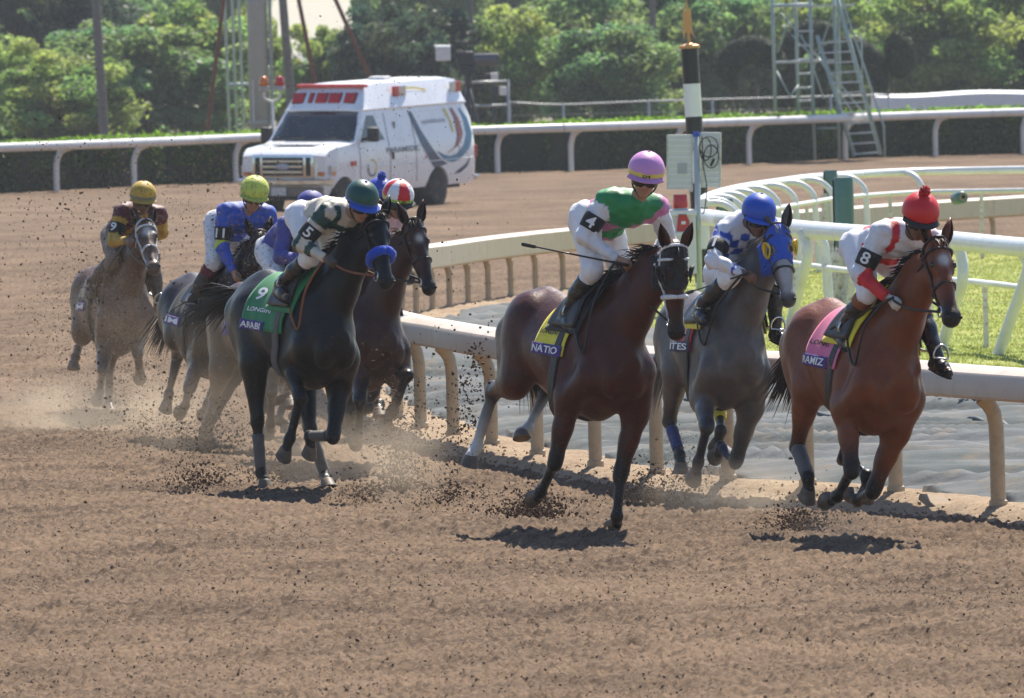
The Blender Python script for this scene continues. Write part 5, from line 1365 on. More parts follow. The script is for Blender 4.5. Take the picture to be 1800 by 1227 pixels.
TL = [  # column, top, half width, distance, kind, label
    (-330, 40, 110, 385, 'mid', 'green tree well beyond the left edge of the view'), (-210, 60, 110, 376, 'bright', 'yellow-green tree past the left edge bush'), (-100, 30, 110, 390, 'mid', 'green tree just beyond the left edge'),
    (18, 85, 90, 372, 'bright', 'yellow-green bushy tree at the far left edge'),
    (245, 42, 150, 385, 'mid', 'broad green tree right of the leftmost palm trunk'),
    (85, -70, 110, 430, 'dark', 'dark tall tree behind the yellow-green bush at far left'),
    (120, 105, 95, 366, 'bright', 'light green tree behind the leftmost palm trunk'),
    (345, 18, 105, 392, 'bright', 'light green tree left of the thick grey mast'),
    (445, 40, 90, 400, 'bright', 'light green tree behind the thick grey mast'),
    (560, 22, 100, 395, 'bright', 'light green tree under the patch of sky beside the red stays'),
    (690, 12, 130, 380, 'dark', 'dark evergreen tree behind the ambulance roof'),
    (770, 30, 75, 388, 'dark', 'dark evergreen tree behind the television camera'),
    (880, 22, 95, 392, 'bright', 'yellow-green tree right of the television camera'),
    (985, -30, 110, 400, 'mid', 'green tree left of the striped post, behind the wire fence'),
    (1075, 60, 95, 375, 'mid', 'low green tree just left of the striped post'),
    (1150, -60, 110, 410, 'mid', 'tall green tree behind the top of the striped post'),
    (1255, -10, 105, 400, 'mid', 'green tree behind the left topiary arch'),
    (1330, -70, 110, 430, 'mid', 'tall green tree left of the scaffold stair tower'),
    (1455, -20, 110, 405, 'bright', 'light green tree behind the scaffold stair tower'),
    (1545, -60, 100, 420, 'mid', 'tall green tree behind the upright topiary egg'),
    (1650, -20, 105, 398, 'bright', 'light green tree above the left end of the white canopy'),
    (1700, -80, 95, 440, 'mid', 'tall green tree behind the white canopy'),
    (1795, -40, 110, 402, 'mid', 'green tree at the right edge above the white canopy'),
    (1900, -60, 120, 415, 'mid', 'green tree past the right edge of the canopy'), (2010, -30, 120, 400, 'mid', 'second green tree beyond the right edge')]
for i, (x, yt, hw, Y, kd, lb) in enumerate(TL): tree(x, yt - (35 if not 480 < x < 600 else 0), hw * (1 if not 440 < x < 700 else .6), Y, kd, lb, i)
BACK = [(-280, 'far beyond the left edge'), (-170, 'well left of the left edge bush'), (-60, 'beyond the left edge bush'), (40, 'above the far left bush'), (140, 'left of the leftmost palm trunk'), (235, 'right of the leftmost palm trunk'), (330, 'left of the leftmost red pole'), (372, 'behind the scaffold frame uprights'),
        (720, 'above the rightmost red pole'), (735, 'above the dark evergreens'), (850, 'above the television camera'), (945, 'above the yellow-green tree'), (1040, 'left of the thin palm trunk'), (1130, 'right of the thin palm trunk'), (1225, 'right of the gilded finial'),
        (1310, 'above the left topiary arch'), (1395, 'left of the stair tower'), (1490, 'right of the stair tower'), (1580, 'above the topiary egg'), (1670, 'above the left half of the canopy'), (1760, 'above the right half of the canopy'), (1850, 'beyond the right edge')]
for i, (x, wh) in enumerate(BACK):
    t = tree(x, -150, 85, 500 + 13 * (i % 4), 'mid', None, i + 2)
    tag(t, 'hazy back-row tree ' + wh, 'tree', 'hazy trees in the back row')
def palm(x0, y0, x1, y1, w, Y, label):
    a, b = px(x0, y0, Y), px(x1, y1, Y); sc = 20000.0 / Y
    e = b + (b - a) * 1.1; base = a + (a - b) * ((a[2] + .35) / max(b[2] - a[2], .1))
    t = empty('palm_tree', base, None, label, 'palm tree', 'palm trunks beyond the hedge')
    pts = np.array([lerp(base, e, q) for q in np.linspace(0, 1, 24)]) - base
    MB().tube(pts, [w / sc / 2 * (1.15 - .3 * q + .03 * (i % 2)) for i, q in enumerate(np.linspace(0, 1, 24))], 12).build('trunk', M_PALM, t, smooth=True)
    mb = MB(); g = np.random.default_rng(int(x0) + 5)
    for i in range(26):
        a_ = g.random() * 6.28; el = g.uniform(-.5, 1.0); d = np.array([math.cos(a_) * math.cos(el), math.sin(a_) * math.cos(el), math.sin(el)])
        P = [pts[-1] + d * q * 1.9 + np.array([0, 0, -.9 * q * q]) for q in np.linspace(0, 1, 7)]
        mb.tube(P, [.03, .12, .16, .16, .13, .08, .01], 4, flat=((0, 0, 1), .15))
    mb.build('crown', pbr('palm_frond', (.05, .08, .025), rough=.6), t)
palm(183, 240, 168, 0, 15, 352, 'leftmost palm trunk, pale and slightly leaning, in front of the green trees')
palm(509, 150, 497, 0, 15, 356, 'palm trunk between the grey mast and the dark red stay')
palm(829, 85, 825, 0, 11, 390, 'slender palm trunk above the television camera')
palm(1151, 120, 1146, 0, 12, 396, 'thin palm trunk left of the gilded finial')

# topiary: clipped shapes on bare stems
M_TOP = leaf_mat('topiary_leaf', .7, .25)
g = np.random.default_rng(33)
def topiary(path, radii, label, Y, stems):
    P = smooth_path([px(x, y, Y) for x, y in path], 6); r = np.interp(np.linspace(0, 1, len(P)), np.linspace(0, 1, len(radii)), radii) * Y / 20000.0
    base = np.array([P[0][0], Y, -.35]); t = empty('topiary', base, None, label, 'topiary', 'clipped topiary arches beyond the hedge')
    MB().tube(P - base, r * .93, 14).build('branches', pbr('topiary_core', (.008, .012, .007), rough=1, var=.3), t, smooth=True)
    n = 9000; k = g.random(n) * (len(P) - 1); i = k.astype(int); c = P[i] + (P[np.minimum(i + 1, len(P) - 1)] - P[i]) * (k - i)[:, None]; q = g.normal(0, 1, (n, 3)); q /= np.linalg.norm(q, axis=1)[:, None]
    V, F = leaves(c + q * np.interp(k, range(len(P)), r)[:, None] * g.uniform(.92, 1.04, (n, 1)) - base, .035, g, q)
    cc = np.array([.042, .072, .026])[None] * g.uniform(.5, 1.5, (n, 1))
    mesh_np('foliage', V, F, M_TOP, t, False, col=np.repeat(cc, 4, 0))['kind'] = 'stuff'
    mb = MB()
    for x, y in stems:
        a = px(x, y, Y) - base; mb.tube([[a[0], 0, 0], a], [.05, .04], 8)
    mb.build('stem', M_BARK, t, smooth=True)
topiary([(1288, 155), (1278, 118), (1300, 92), (1335, 88), (1366, 108)], [9, 24, 27, 26, 20], 'left topiary arch, dark green and rounded, beside the striped post', 338, [(1288, 160), (1330, 112)])
topiary([(1382, 190), (1384, 120), (1408, 66), (1448, 60), (1470, 85)], [16, 22, 26, 24, 18], 'tall topiary arch behind the scaffold stair tower', 342, [(1382, 190)])
topiary([(1440, 190), (1440, 120), (1468, 92), (1508, 92), (1540, 118), (1548, 160)], [14, 22, 25, 26, 22, 14], 'broad topiary arch right of the stair tower', 338, [(1440, 180), (1546, 160)])
topiary([(1576, 70), (1580, 85), (1584, 105), (1580, 124)], [16, 27, 27, 15], 'upright egg-shaped topiary at the right', 338, [(1566, 108)])

# white canopy, fence of pipe and wire
Yc = 318; a, b = px(1538, 196, Yc), px(1900, 205, Yc); mb = MB()
rings = []
for q in np.linspace(0, 1, 14):
    c = lerp(a, b, q); hgt = .46 - .03 * math.sin(q * 9); d0 = c - a
    rings.append([[c[0] - a[0], d, z] for d, z in ((0, -.3), (0, hgt - .06), (.5, hgt), (3.2, hgt + .02), (3.6, -.3))])
mb.loft(rings); o = mb.build('canopy', pbr('white_canvas', (.72, .73, .75), rough=.55, var=.05), None, angle=30); o.location = a; tag(o, 'long low white canopy above the hedge at the right', 'canopy')
M_GALV = pbr('galvanised_pipe', (.38, .40, .40), rough=.45, metal=.3, var=.1)
Yf = 306; fo = px(895, 215, Yf) * np.array([1, 1, 0]); t = empty('pipe_fence', fo, None, 'thin grey pipe fence rising just above the hedge', 'fence')
P = [px(x, y, Yf) - fo for x, y in ((895, 180), (990, 184), (1140, 178), (1362, 172), (1562, 167))]
mb = MB(); mb.tube(smooth_path(P, 6), .026, 8); mb.build('top_rail', M_GALV, t, smooth=True)
for x in (895, 990, 1140, 1252, 1362, 1460, 1562):
    q = px(x, np.interp(x, (895, 990, 1140, 1362, 1562), (180, 184, 178, 172, 167)), Yf) - fo; MB().tube([[q[0], 0, -.35], q + np.array([0, 0, .04])], .03, 8).build('post', M_GALV, t, smooth=True)
# wire between the posts
mb = MB()
for z in (.25, .6, .95, 1.3): mb.tube([[P[0][0], 0, z], [P[-1][0], 0, z]], .004, 4)
mb.build('wire', M_GALV, t)

# ------------------------------------------------------------------ mast, stays, scaffold poles at the left
M_MAST = pbr('mast_paint', (.36, .38, .37), rough=.5, var=.08, vs=2); M_STAY = pbr('oxide_red_paint', (.15, .042, .034), rough=.6, var=.2)
Ym = 332; a = px(456, 200, Ym); mb = MB(); mb.tube([[0, 0, -.35], [0, 0, 14.0]], [.30, .27], 20)
t = empty('mast', (a[0], Ym, 0), None, 'thick grey mast rising out of the picture left of the ambulance', 'mast'); mb.build('shaft', M_MAST, t, smooth=True)
b = MB(); b.box((.38, -.1, 6.0), (.10, .14, 13)); b.build('cable_duct', pbr('duct_paint', (.30, .33, .30), rough=.6), t)
b = MB(); b.box((-.16, -.27, 1.75), (.035, .05, 1.2)); b.build('conduit', M_WHITE_O, t)
b = MB(); b.lathe([(.33, 0), (.33, .05)], (0, 0, 1.1)); b.lathe([(.33, 0), (.33, .05)], (0, 0, 4.6)); b.build('collar', M_GALV, t, smooth=False)
t = empty('scaffold_frame', (px(418, 200, 340)[0], 340, -.35), None, 'pale green scaffold frame of thin uprights left of the mast', 'scaffold')
for x in (404, 417, 429):
    q = px(x, 200, 340)[0] - px(418, 200, 340)[0]; MB().tube([[q, 0, 0], [q - .2, 0, 14]], .045, 8).build('upright', M_POLE_GREEN, t, smooth=True)
for z in (2.55, 6.2): MB().tube([[-.3, 0, z], [.35, 0, z]], .05, 8).build('crossbar', M_POLE_GREEN, t, smooth=True)
def stay(x0, y0, x1, y1, label, Y=336):
    a, b = px(x0, y0, Y), px(x1, y1, Y)
    if a[2] > b[2]: a, b = b, a
    d = (b - a) / (b[2] - a[2]); p0 = a - d * (a[2] + .35); p1 = a + d * 14
    o = MB().tube([p0 * 0, p1 - p0], .065, 10).build('stay_pole', M_STAY, None, smooth=True); o.location = p0; tag(o, label, 'pole', 'dark red leaning stay poles')
stay(365, 225, 393, 0, 'leftmost dark red pole, leaning right beside the scaffold frame')
stay(525, 0, 552, 135, 'middle dark red pole rising from the front of the ambulance roof')
stay(590, 0, 650, 135, 'rightmost dark red pole, most steeply leaning, above the ambulance')

# twin signal lamps on a post
Yl = 262; a = px(478, 160, Yl); t = empty('signal_lamp', (a[0], Yl, -.3), None, 'amber and red domed warning lamps side by side on a white post', 'warning lamp')
M_AMB = pbr('amber_lens', (.65, .17, .015), rough=.2, spec=.6); M_REDL = pbr('red_lens', (.50, .010, .015), rough=.2, spec=.6)
za = a[2] + .3
mb = MB(); mb.tube([[0, 0, 0], [0, 0, za - .22]], .035, 10); mb.tube(smooth_path([[-.18, 0, za - .02], [-.17, 0, za - .16], [0, 0, za - .24], [.17, 0, za - .16], [.18, 0, za - .02]], 5), .03, 8); mb.build('post', M_WHITE_O, t, smooth=True)
for sx, mt in ((-1, M_AMB), (1, M_REDL)):
    c = (sx * .18, 0, za); b = MB().lathe([(.10, 0), (.125, .02), (.125, .10), (.10, .12)], c).build('lamp_base', M_GALV, t, angle=40)
    MB().lathe([(.11, .12), (.112, .20), (.10, .27), (.065, .325), (.02, .345), (0, .347)], c).build('lens', mt, b, smooth=True)

# ------------------------------------------------------------------ scaffold stair tower
Yt = 288.0; sc = 20000.0 / Yt; M_TOWER = pbr('tower_green_paint', (.33, .44, .41), rough=.5, var=.12, vs=4, dirt=(.4, .38, .34), dirt_amt=.4, dirt_s=3); M_PLANK = pbr('step_aluminium', (.52, .55, .54), rough=.4, var=.08)
to = px(1430, 288, Yt) * np.array([1, 1, 0]); t = empty('stair_tower', to, None, 'pale green scaffold stair tower standing behind the white outer rail', 'scaffold tower')
def q(x, y, dy=0.0):
    p = px(x, y, Yt) - to; return p + np.array([0, dy, 0])
def bar(name, pts, r=.035, mat=None): return MB().tube(pts, r, 8).build(name, mat or M_TOWER, t, smooth=True)
def vert(x0, y0, x1, y1, dy=0.0): 
    a, b = q(x0, y0, dy), q(x1, y1, dy); return [a, b + (b - a) * .35]
for x0, x1, y0 in ((1432, 1424, 287), (1476, 1466, 287)): bar('upright', vert(x0, y0, x1, 0), .045)
for x0, x1, y0 in ((1367, 1360, 240), (1408, 1401, 240)): bar('upright', vert(x0, y0, x1, 0, 1.6), .045)
bar('upright', vert(1480, 200, 1476, 0, .9), .028); bar('upright', vert(1518, 160, 1516, 100, .9)[:1] + [q(1516, 60, .9)], .02)
# ladder stair: two stringers and treads
A0, A1, B0, B1 = q(1502, 275, -.1), q(1436, 62, -.1), q(1548, 272, -.1), q(1478, 20, -.1)
bar('stringer', [A0, A1], .055); bar('stringer', [B0, B1 + (B1 - B0) * .25], .055)
for i in range(12):
    f = i / 12 + .02; a, b = lerp(A0, A1, f), lerp(B0, lerp(B0, B1, .845), f)
    m = MB(); m.box((0, 0, 0), (np.linalg.norm(b - a) * 1.02, .22, .035)); o = m.build('tread', M_PLANK, t); o.location = lerp(a, b, .5); o.rotation_euler = (0, -math.atan2(b[2] - a[2], b[0] - a[0]), 0)
bar('handrail', [q(1555, 275, -.2), q(1553, 222, -.2), q(1480, 0, -.2), q(1462, -54, -.2)], .026); bar('brace', [q(1520, 200, .4), q(1372, 20, .8)], .018)
for y in (105, 55, 80, 130, 155, 178): bar('rung', [q(1406, y, .8), q(1430, y - 1, .4)], .024, M_PLANK)
bar('ledger', [q(1366, 110, 1.0), q(1470, 106, .3)], .035, M_PLANK); bar('ledger', [q(1362, 10, 1.0), q(1428, 8, .3)], .05)
bar('ledger', [q(1405, 206, .2), q(1480, 204, .2)], .030, M_PLANK); bar('ledger', [q(1436, 226), q(1476, 225)], .024)
for (x0, y0, x1, y1) in ((1366, 125, 1390, 170), (1405, 150, 1388, 172), (1392, 60, 1425, 95), (1410, 60, 1450, 175), (1432, 120, 1465, 20), (1440, 100, 1500, 200), (1368, 92, 1392, 20)): bar('brace', [q(x0, y0, .7), q(x1, y1, .5)], .020)
m = MB(); m.box((0, 0, 0), (1.5, 1.6, .05)); o = m.build('platform', M_PLANK, t); o.location = q(1450, 10, .7)

# ------------------------------------------------------------------ television camera beside its guard rail
Yv = 304.0; vo = px(832, 215, Yv) * np.array([1, 1, 0]); t = empty('television_camera', (vo[0], Yv, 0), None, 'television camera with long lens on a tripod right of the ambulance roof', 'camera')
def v(x, y, dy=0): return px(x, y, Yv) - vo + np.array([0, dy, 0])
M_CAMB = pbr('camera_black', (.02, .021, .024), rough=.5, var=.2); M_CAMG = pbr('camera_grey', (.09, .095, .11), rough=.4)
m = MB(); m.box(v(818, 103), (.46, .32, .38), bev=.05); m.box(v(806, 96), (.2, .22, .22), bev=.03); m.box(v(822, 122), (.42, .3, .16), bev=.03); m.build('body', M_CAMB, t)
m = MB(); m.tube([v(826, 105), v(836, 105), v(838, 105), v(876, 105)], [.13, .14, .155, .165], 20); m.build('lens', M_CAMG, t, angle=40)
m = MB(); m.box(v(855, 95), (.62, .20, .035), bev=.01); m.build('lens_hood', M_WHITE_O, t)
m = MB(); m.box(v(779, 94), (.40, .28, .40), bev=.04); m.tube([v(764, 82), v(792, 82)], .05, 10); vf = m.build('viewfinder', pbr('camera_white', (.7, .7, .7), rough=.45), t)
m = MB(); m.tube([v(788, 106), v(788, 145)], .035, 8); m.tube(smooth_path([v(800, 84), v(814, 74), v(826, 92)], 4), .018, 6); m.tube(smooth_path([v(796, 110), v(810, 80), v(824, 84)], 4), .012, 6); m.build('cable', M_CAMB, t, smooth=True)
m = MB(); m.tube([v(823, 125), v(823, 152)], [.11, .09], 12); m.box(v(823, 130), (.3, .3, .06)); m.build('tripod_head', M_CAMB, t)
for x, dy in ((808, .3), (860, -.1), (828, .7)): MB().tube([v(823, 148), [v(x, 225)[0], dy, -.3]], [.05, .035], 8).build('tripod_leg', M_CAMB, t, smooth=True)
t2 = empty('guard_rail', (vo[0], Yv + .9, 0), None, 'grey pipe guard rail behind the television camera tripod', 'rail')
for y in (145, 187): MB().tube([v(800, y + 1) , v(895, y - 2)], .035, 8).build('rail_bar', M_GALV, t2, smooth=True)
for x in (820, 893): MB().tube([[v(x, 200)[0], 0, -.35], v(x, 140)], .035, 8).build('post', M_GALV, t2, smooth=True)
t3 = empty('floodlight', (px(868, 150, Yv + 1.6)[0], Yv + 1.6, 0), None, 'small pair of white lamp heads on a stand right of the camera tripod', 'floodlight')
def v3(x, y): return px(x, y, Yv + 1.6) - np.array([px(868, 150, Yv + 1.6)[0], Yv + 1.6, 0])
for x, y in ((869, 136), (884, 160)): MB().box(v3(x, y), (.2, .24, .24), bev=.03).build('lamp_head', M_WHITE_O, t3); 
for x, y in ((858, 138), (870, 160)): MB().box(v3(x, y), (.18, .2, .26), bev=.02).build('lamp_back', M_CAMB, t3)
MB().tube([[0, 0, -.35], v3(868, 138)], .03, 8).build('stand', M_CAMB, t3, smooth=True)

# ------------------------------------------------------------------ green padded posts on peeling white legs
M_PAD = pbr('green_vinyl', (.06, .15, .15), rough=.42, var=.10, vs=3, bump=.006, bs=6, dirt=(.2, .24, .22), dirt_amt=.3, dirt_s=6)
def padded(x, ytop, ybot, w, Y, label, leg=True, lean=0.0):
    sc = 20000.0 / Y; a, b = px(x, ybot, Y), px(x, ytop, Y); t = empty('padded_post', (a[0], Y, 0), None, label, 'padded post', 'green padded posts by the turf rails')
    r = w / sc / 2; h0, h1 = a[2], b[2]
    prof = [(r * .90, h0), (r * .98, h0 + .03), (r * .97, lerp(h0, h1, .3)), (r * 1.0, lerp(h0, h1, .6)), (r * .99, h1 - .03), (r * .90, h1), (0, h1)]
    p = MB().lathe(prof, n=22).build('pad', M_PAD, t, angle=60)
    m = MB(); m.tube([[-r * 1.0, -.03, h0 + .01], [-r * 1.01, -.03, h1 - .02]], .010, 6); m.tube([[-r * .98, -.04, h0 - .45], [-r, -.03, h0 + .02]], .006, 6); m.build('lacing', F_BLACK, p, smooth=True)
    if leg:
        for dx in (-.05, .10):
            m = MB(); m.tube([[dx + lean, 0, .05], [dx, 0, h0 + .05]], [.085, .085], 4); m.build('leg', M_WHITE_OLD, t)
    return t
padded(1485, 312, 436, 36, 126, 'largest green padded post on peeling white legs, left of the red-capped jockey', lean=-.16)
padded(1461, 299, 346, 24, 154.5, 'smaller green padded post behind the largest one, its top higher')
padded(1275, 349, 375, 29, 138, 'leftmost green padded post above the blue-capped jockey')
# rolled pad hung on the far rail
Yr = 156; a = px(1686, 348, Yr); m = MB(); m.lathe([(.07, -.14), (.085, -.12), (.085, .12), (.07, .14)], (0, 0, 0), (.35, -1, .1), 20)
o = m.build('rolled_pad', M_PAD, None, angle=40); o.location = a; tag(o, 'rolled green pad hanging from the far white rail', 'rolled pad')
m = MB(); m.lathe([(.055, 0), (.055, .02)], np.array((.35, -1, .1)) / 1.06 * .135, (.35, -1, .1), 18); m.build('foam', pbr('tan_foam', (.30, .25, .16), rough=.9), o); m = MB(); m.lathe([(.03, 0), (.03, .012)], np.array((.35, -1, .1)) / 1.06 * .157, (.35, -1, .1), 14); m.build('hole', F_BLACK, o)

# ------------------------------------------------------------------ striped furlong post with gilded finial
Yp = 139.0; sc = 20000.0 / Yp; a = px(1240, 540, Yp); top = px(1212, 86, Yp); base = np.array([a[0], Yp, .0]); t = empty('striped_post', base, None, 'black and white striped post with a gilded finial', 'marker post')
ax = unit(top - base); Lh = np.linalg.norm(top - base); r = .105
M_BLK = pbr('black_gloss_paint', (.012, .013, .016), rough=.35, var=.15); M_WHT = pbr('white_gloss_paint', (.76, .77, .78), rough=.35, var=.04); M_GOLD = pbr('gilded_metal', (.55, .30, .12), rough=.42, metal=.6, var=.15)
h = Lh; k = 0
while h > .05:
    h1 = max(h - .405 * (1.05 if k == 0 else 1), 0); MB().lathe([(r, h1 + .001), (r, h)], (0, 0, 0), ax, 24).build('stripe', M_BLK if k % 2 == 0 else M_WHT, t, angle=40); h = h1; k += 1
m = MB(); m.lathe([(r * .9, 0), (r * 1.22, .01), (r * 1.22, .04), (r * .7, .06), (.02, .075), (.018, .22)], ax * Lh, ax, 20); c = m.build('cap', M_GOLD, t, angle=40)
u = unit(np.cross(ax, [0, 1, 0])) * -1
def fin(pts): return [ax * (Lh + y) + np.array([1, 0, 0]) * x for x, y in pts]
out = [(-.065, .12), (-.055, .50), (-.035, .515), (-.02, .42), (.0, .60), (.02, .50), (.045, .47), (.05, .24), (.085, .11), (.035, .20), (.0, .17), (-.03, .21)]
f0 = np.array(fin(out)); m = MB(); m.loft([f0 + np.array([0, -.018, 0]), f0 + np.array([0, .018, 0])]); m.build('finial', M_GOLD, t)

# grey post with solar panels and the timing box
Ye = 131.0; eo = px(1231, 560, Ye) * np.array([1, 1, 0]); t = empty('equipment_post', eo, None, 'grey steel post carrying two pale panels and a white box with red lamps', 'equipment post')
def w(x, y, dy=0.0): return px(x, y, Ye) - eo + np.array([0, dy, 0])
MB().tube([w(1231, 560), w(1224, 238)], .034, 12).build('pole', pbr('steel_paint', (.46, .52, .53), rough=.4, metal=.3, var=.08), t, smooth=True)
MB().tube([w(1224, 240), w(1224, 231)], .037, 12).build('pole_cap', F_BLUE, t)
M_PANEL = pbr('panel_white', (.60, .62, .60), rough=.5, var=.05)
for (x0, y0, x1, y1, tw) in ((1173, 236, 1217, 334, .12), (1232, 232, 1267, 330, -.22)):
    a, b = w(x0, y1), w(x1, y0); c = lerp(a, b, .5) + np.array([0, .03, 0]); dx, dz = b[0] - a[0], b[2] - a[2]
    m = MB(); m.box((0, 0, 0), (dx, .03, dz), bev=.006); p = m.build('panel', M_PANEL, t); p.location = c; p.rotation_euler = (0, .03, tw)
    for i in range(9): mm = MB(); mm.box((0, -.019, -dz / 2 + (i + .7) * dz / 9.6), (dx * .90, .008, .012)); mm.build('rib', M_WHITE, p)
    for s_ in (-1, 1): mm = MB(); mm.box((s_ * dx * .475, -.02, 0), (.014, .012, dz)); mm.build('frame', M_WHITE_OLD, p)
    if tw > 0: mm = MB(); mm.box((.03, -.026, -dz * .12), (.10, .012, .12)); mm.build('junction_box', pbr('grey_box', (.36, .38, .40), rough=.5), p)
m = MB(); m.box(w(1213, 290, .05), (.05, .03, .62)); m.build('bracket', M_WHITE_OLD, t)
# cables: loose loops in front of the right panel
m = MB(); A = np.linspace(0, 2 * math.pi, 26)
for (cx, cy, rx, ry) in ((1246, 258, 16, 18), (1250, 275, 13, 20), (1240, 262, 10, 20)):
    m.tube([w(cx + rx * math.cos(q_), cy + ry * math.sin(q_), -.06 - .02 * math.sin(q_ * 2)) for q_ in A], .007, 5)
m.tube(smooth_path([w(1234, 240, -.06), w(1236, 290, -.07), w(1242, 330, -.06), w(1238, 370, -.05), w(1233, 376, -.05)], 6), .007, 5); m.tube([w(1249, 292, -.07), w(1255, 279, -.08)], .016, 6); m.build('cable', F_BLACK, t, smooth=True)
# white box with horn and lamp
bx = empty('lamp_box', (0, 0, 0)); bx.parent = t
m = MB(); a, b = w(1166, 482), w(1222, 368); m.box(lerp(a, b, .5) + np.array([0, -.02, 0]), (b[0] - a[0], .26, b[2] - a[2]), bev=.015); box = m.build('cabinet', M_WHT, t)
bpy.data.objects.remove(bx)
m = MB(); m.box(w(1194, 374, -.17), (.40, .06, .06), bev=.01); m.box(w(1170, 390, -.17), (.05, .04, .20)); m.tube([w(1176, 360, -.1), w(1176, 368, -.1)], .03, 8); m.tube([w(1169, 412, -.17), w(1212, 412, -.17)], .012, 6); m.box(w(1190, 446, -.156), (.28, .012, .34), bev=.004); m.build('cabinet_fitting', M_WHITE, box)
m = MB(); m.lathe([(.085, 0), (.088, .02), (.083, .15), (.078, .16), (0, .162)], w(1196, 366, -.06), (0, 0, 1), 20); m.build('red_lamp', M_REDL, t, angle=40)
m = MB(); m.lathe([(.09, 0), (.09, .035)], w(1196, 371, -.06), (0, 0, 1), 20); m.build('lamp_base', M_GALV, t, angle=40)
hprof = [w(1189, 404, -.20), w(1192, 376, -.20), w(1206, 376, -.20), w(1212, 390, -.20), w(1211, 406, -.20), w(1190, 406, -.20)]
m = MB(); H0 = np.array(hprof); m.loft([H0, H0 + np.array([0, .06, 0])]); m.build('red_horn', M_REDL, t); m = MB(); m.box(w(1201, 411, -.19), (.17, .07, .05), bev=.008); m.build('horn_base', M_WHT, t)
m = MB(); m.box(w(1201, 391, -.212), (.05, .012, .035)); m.build('grille', M_PRINT_WHITE, t)
# ------------------------------------------------------------------ ambulance (local: x forward, y left, z up; origin under the rear axle)
M_VAN = pbr('white_van_paint', (.84, .85, .87), rough=.25, var=.03, vs=1, coat=.4, dirt=(.40, .36, .31), dirt_amt=.25, dirt_s=2.2)
M_GLASS = pbr('dark_glass', (.020, .027, .034), rough=.06, spec=.7, var=.3, vs=3); M_CHROME = pbr('chrome', (.62, .63, .65), rough=.16, metal=1, var=.06, dirt=(.4, .33, .25), dirt_amt=.3, dirt_s=4)
M_TYRE = pbr('tyre_rubber', (.025, .024, .023), rough=.8, var=.2, dirt=(.2, .15, .1), dirt_amt=.7, dirt_s=6); M_RIM = pbr('wheel_steel', (.32, .32, .32), rough=.4, metal=.6, dirt=(.25, .19, .13), dirt_amt=.5)
M_TRIM = pbr('black_trim', (.02, .02, .021), rough=.5); M_HEADL = pbr('headlamp', (.55, .56, .58), rough=.12, metal=.4, var=.25, vs=14, coat=.8)
D_NAVY = pbr('navy_vinyl', (.022, .050, .125), rough=.35); D_BLUE = pbr('blue_vinyl', (.045, .20, .36), rough=.35); D_RED = pbr('red_vinyl', (.30, .045, .035), rough=.35); D_YEL = pbr('yellow_vinyl', (.72, .55, .08), rough=.35); D_GREY = pbr('grey_vinyl', (.42, .43, .50), rough=.4); D_DGREY = pbr('slate_vinyl', (.15, .16, .20), rough=.4)
av = empty('ambulance', (-2.36, 234.3, .02), (R_(-1.0), R_(1.3), R_(270 - 26 - .4)), 'white paramedic ambulance van with red roof lights and curved coloured stripes', 'ambulance')
av.scale = (1.05, 1.05, .985)
def side_y(z):
    return float(np.interp(z, [.35, .5, .75, 1.10, 1.30, 2.05, 2.12, 2.55, 2.62], [.93, .985, 1.0, 1.005, .985, .845, .83, .70, .62]))
def ring(x, zb, zt, n=11, wmul=1.0, crown=.03):
    zs = np.linspace(zb, zt, n); L_ = [[x, side_y(z) * wmul, z] for z in zs]
    return L_ + [[x, side_y(zt) * wmul * .6, zt + crown], [x, -side_y(zt) * wmul * .6, zt + crown]] + [[x, -side_y(z) * wmul, z] for z in zs[::-1]]
def wheel_cut(bm, xs):
    pass
# lower body: side walls with arched wheel openings made as a strip, roofed by the cab and box
def body_shell():
    mb = MB()
    # box section behind the doors and door section
    prof_top = lambda x: float(np.interp(x, [-1.73, -1.45, 2.2, 2.93, 3.42, 3.6, 4.30, 4.52, 4.62], [1.75, 2.06, 2.08, 2.06, 1.48, 1.43, 1.37, 1.32, 1.22]))
    def bot(x):
        z = .40
        for xc, rr in ((0, .50), (4.01, .48)):
            if abs(x - xc) < rr: z = max(z, .30 + math.sqrt(rr * rr - (x - xc) ** 2))
        return z
    xs = np.unique(np.concatenate([np.linspace(-1.73, 4.62, 46), np.linspace(-.5, .5, 15), np.linspace(3.53, 4.49, 15), [2.93, 3.42, 2.2]]))
    rings = []
    for x in xs:
        w = 1.0 if x < 3.42 else float(np.interp(x, [3.42, 4.3, 4.62], [1.0, .985, .90])); w = w if x > -1.5 else float(np.interp(x, [-1.73, -1.5], [.93, 1.0]))
        zt = prof_top(x); zt_ = min(zt, 2.08)
        rings.append(ring(x, bot(x), zt_, 11, w, .025 if x > 3 else .01))
    mb.loft(rings); return mb
bd = body_shell().build('body', M_VAN, av, angle=28)
# raised roof
rings = []
for x, zt, w in ((2.93, 2.09, .99), (2.86, 2.16, 1.0), (2.62, 2.50, 1.0), (2.50, 2.57, .98), (2.0, 2.61, 1.0), (-1.2, 2.60, 1.0), (-1.40, 2.57, .98), (-1.62, 2.10, .95)):
    rings.append([[x, s_ * side_y(min(z, 2.6)) * w * k, z] for s_, k, z in ((1, 1.0, 2.06), (1, 1.03, 2.10), (1, 1.0, lerp(2.12, zt, .5)), (1, 1.0, zt), (1, .6, zt + .03), (-1, .6, zt + .03), (-1, 1.0, zt), (-1, 1.0, lerp(2.12, zt, .5)), (-1, 1.03, 2.10), (-1, 1.0, 2.06))])
rf = MB().loft(rings).build('raised_roof', M_VAN, av, angle=30)
m = MB(); m.box((.5, .0, 2.66), (.30, .36, .09), bev=.03); m.build('roof_vent', M_WHITE_O, rf); MB().tube([[-.6, .3, 2.6], [-.6, .3, 2.75]], .015, 6).build('aerial', M_TRIM, rf)
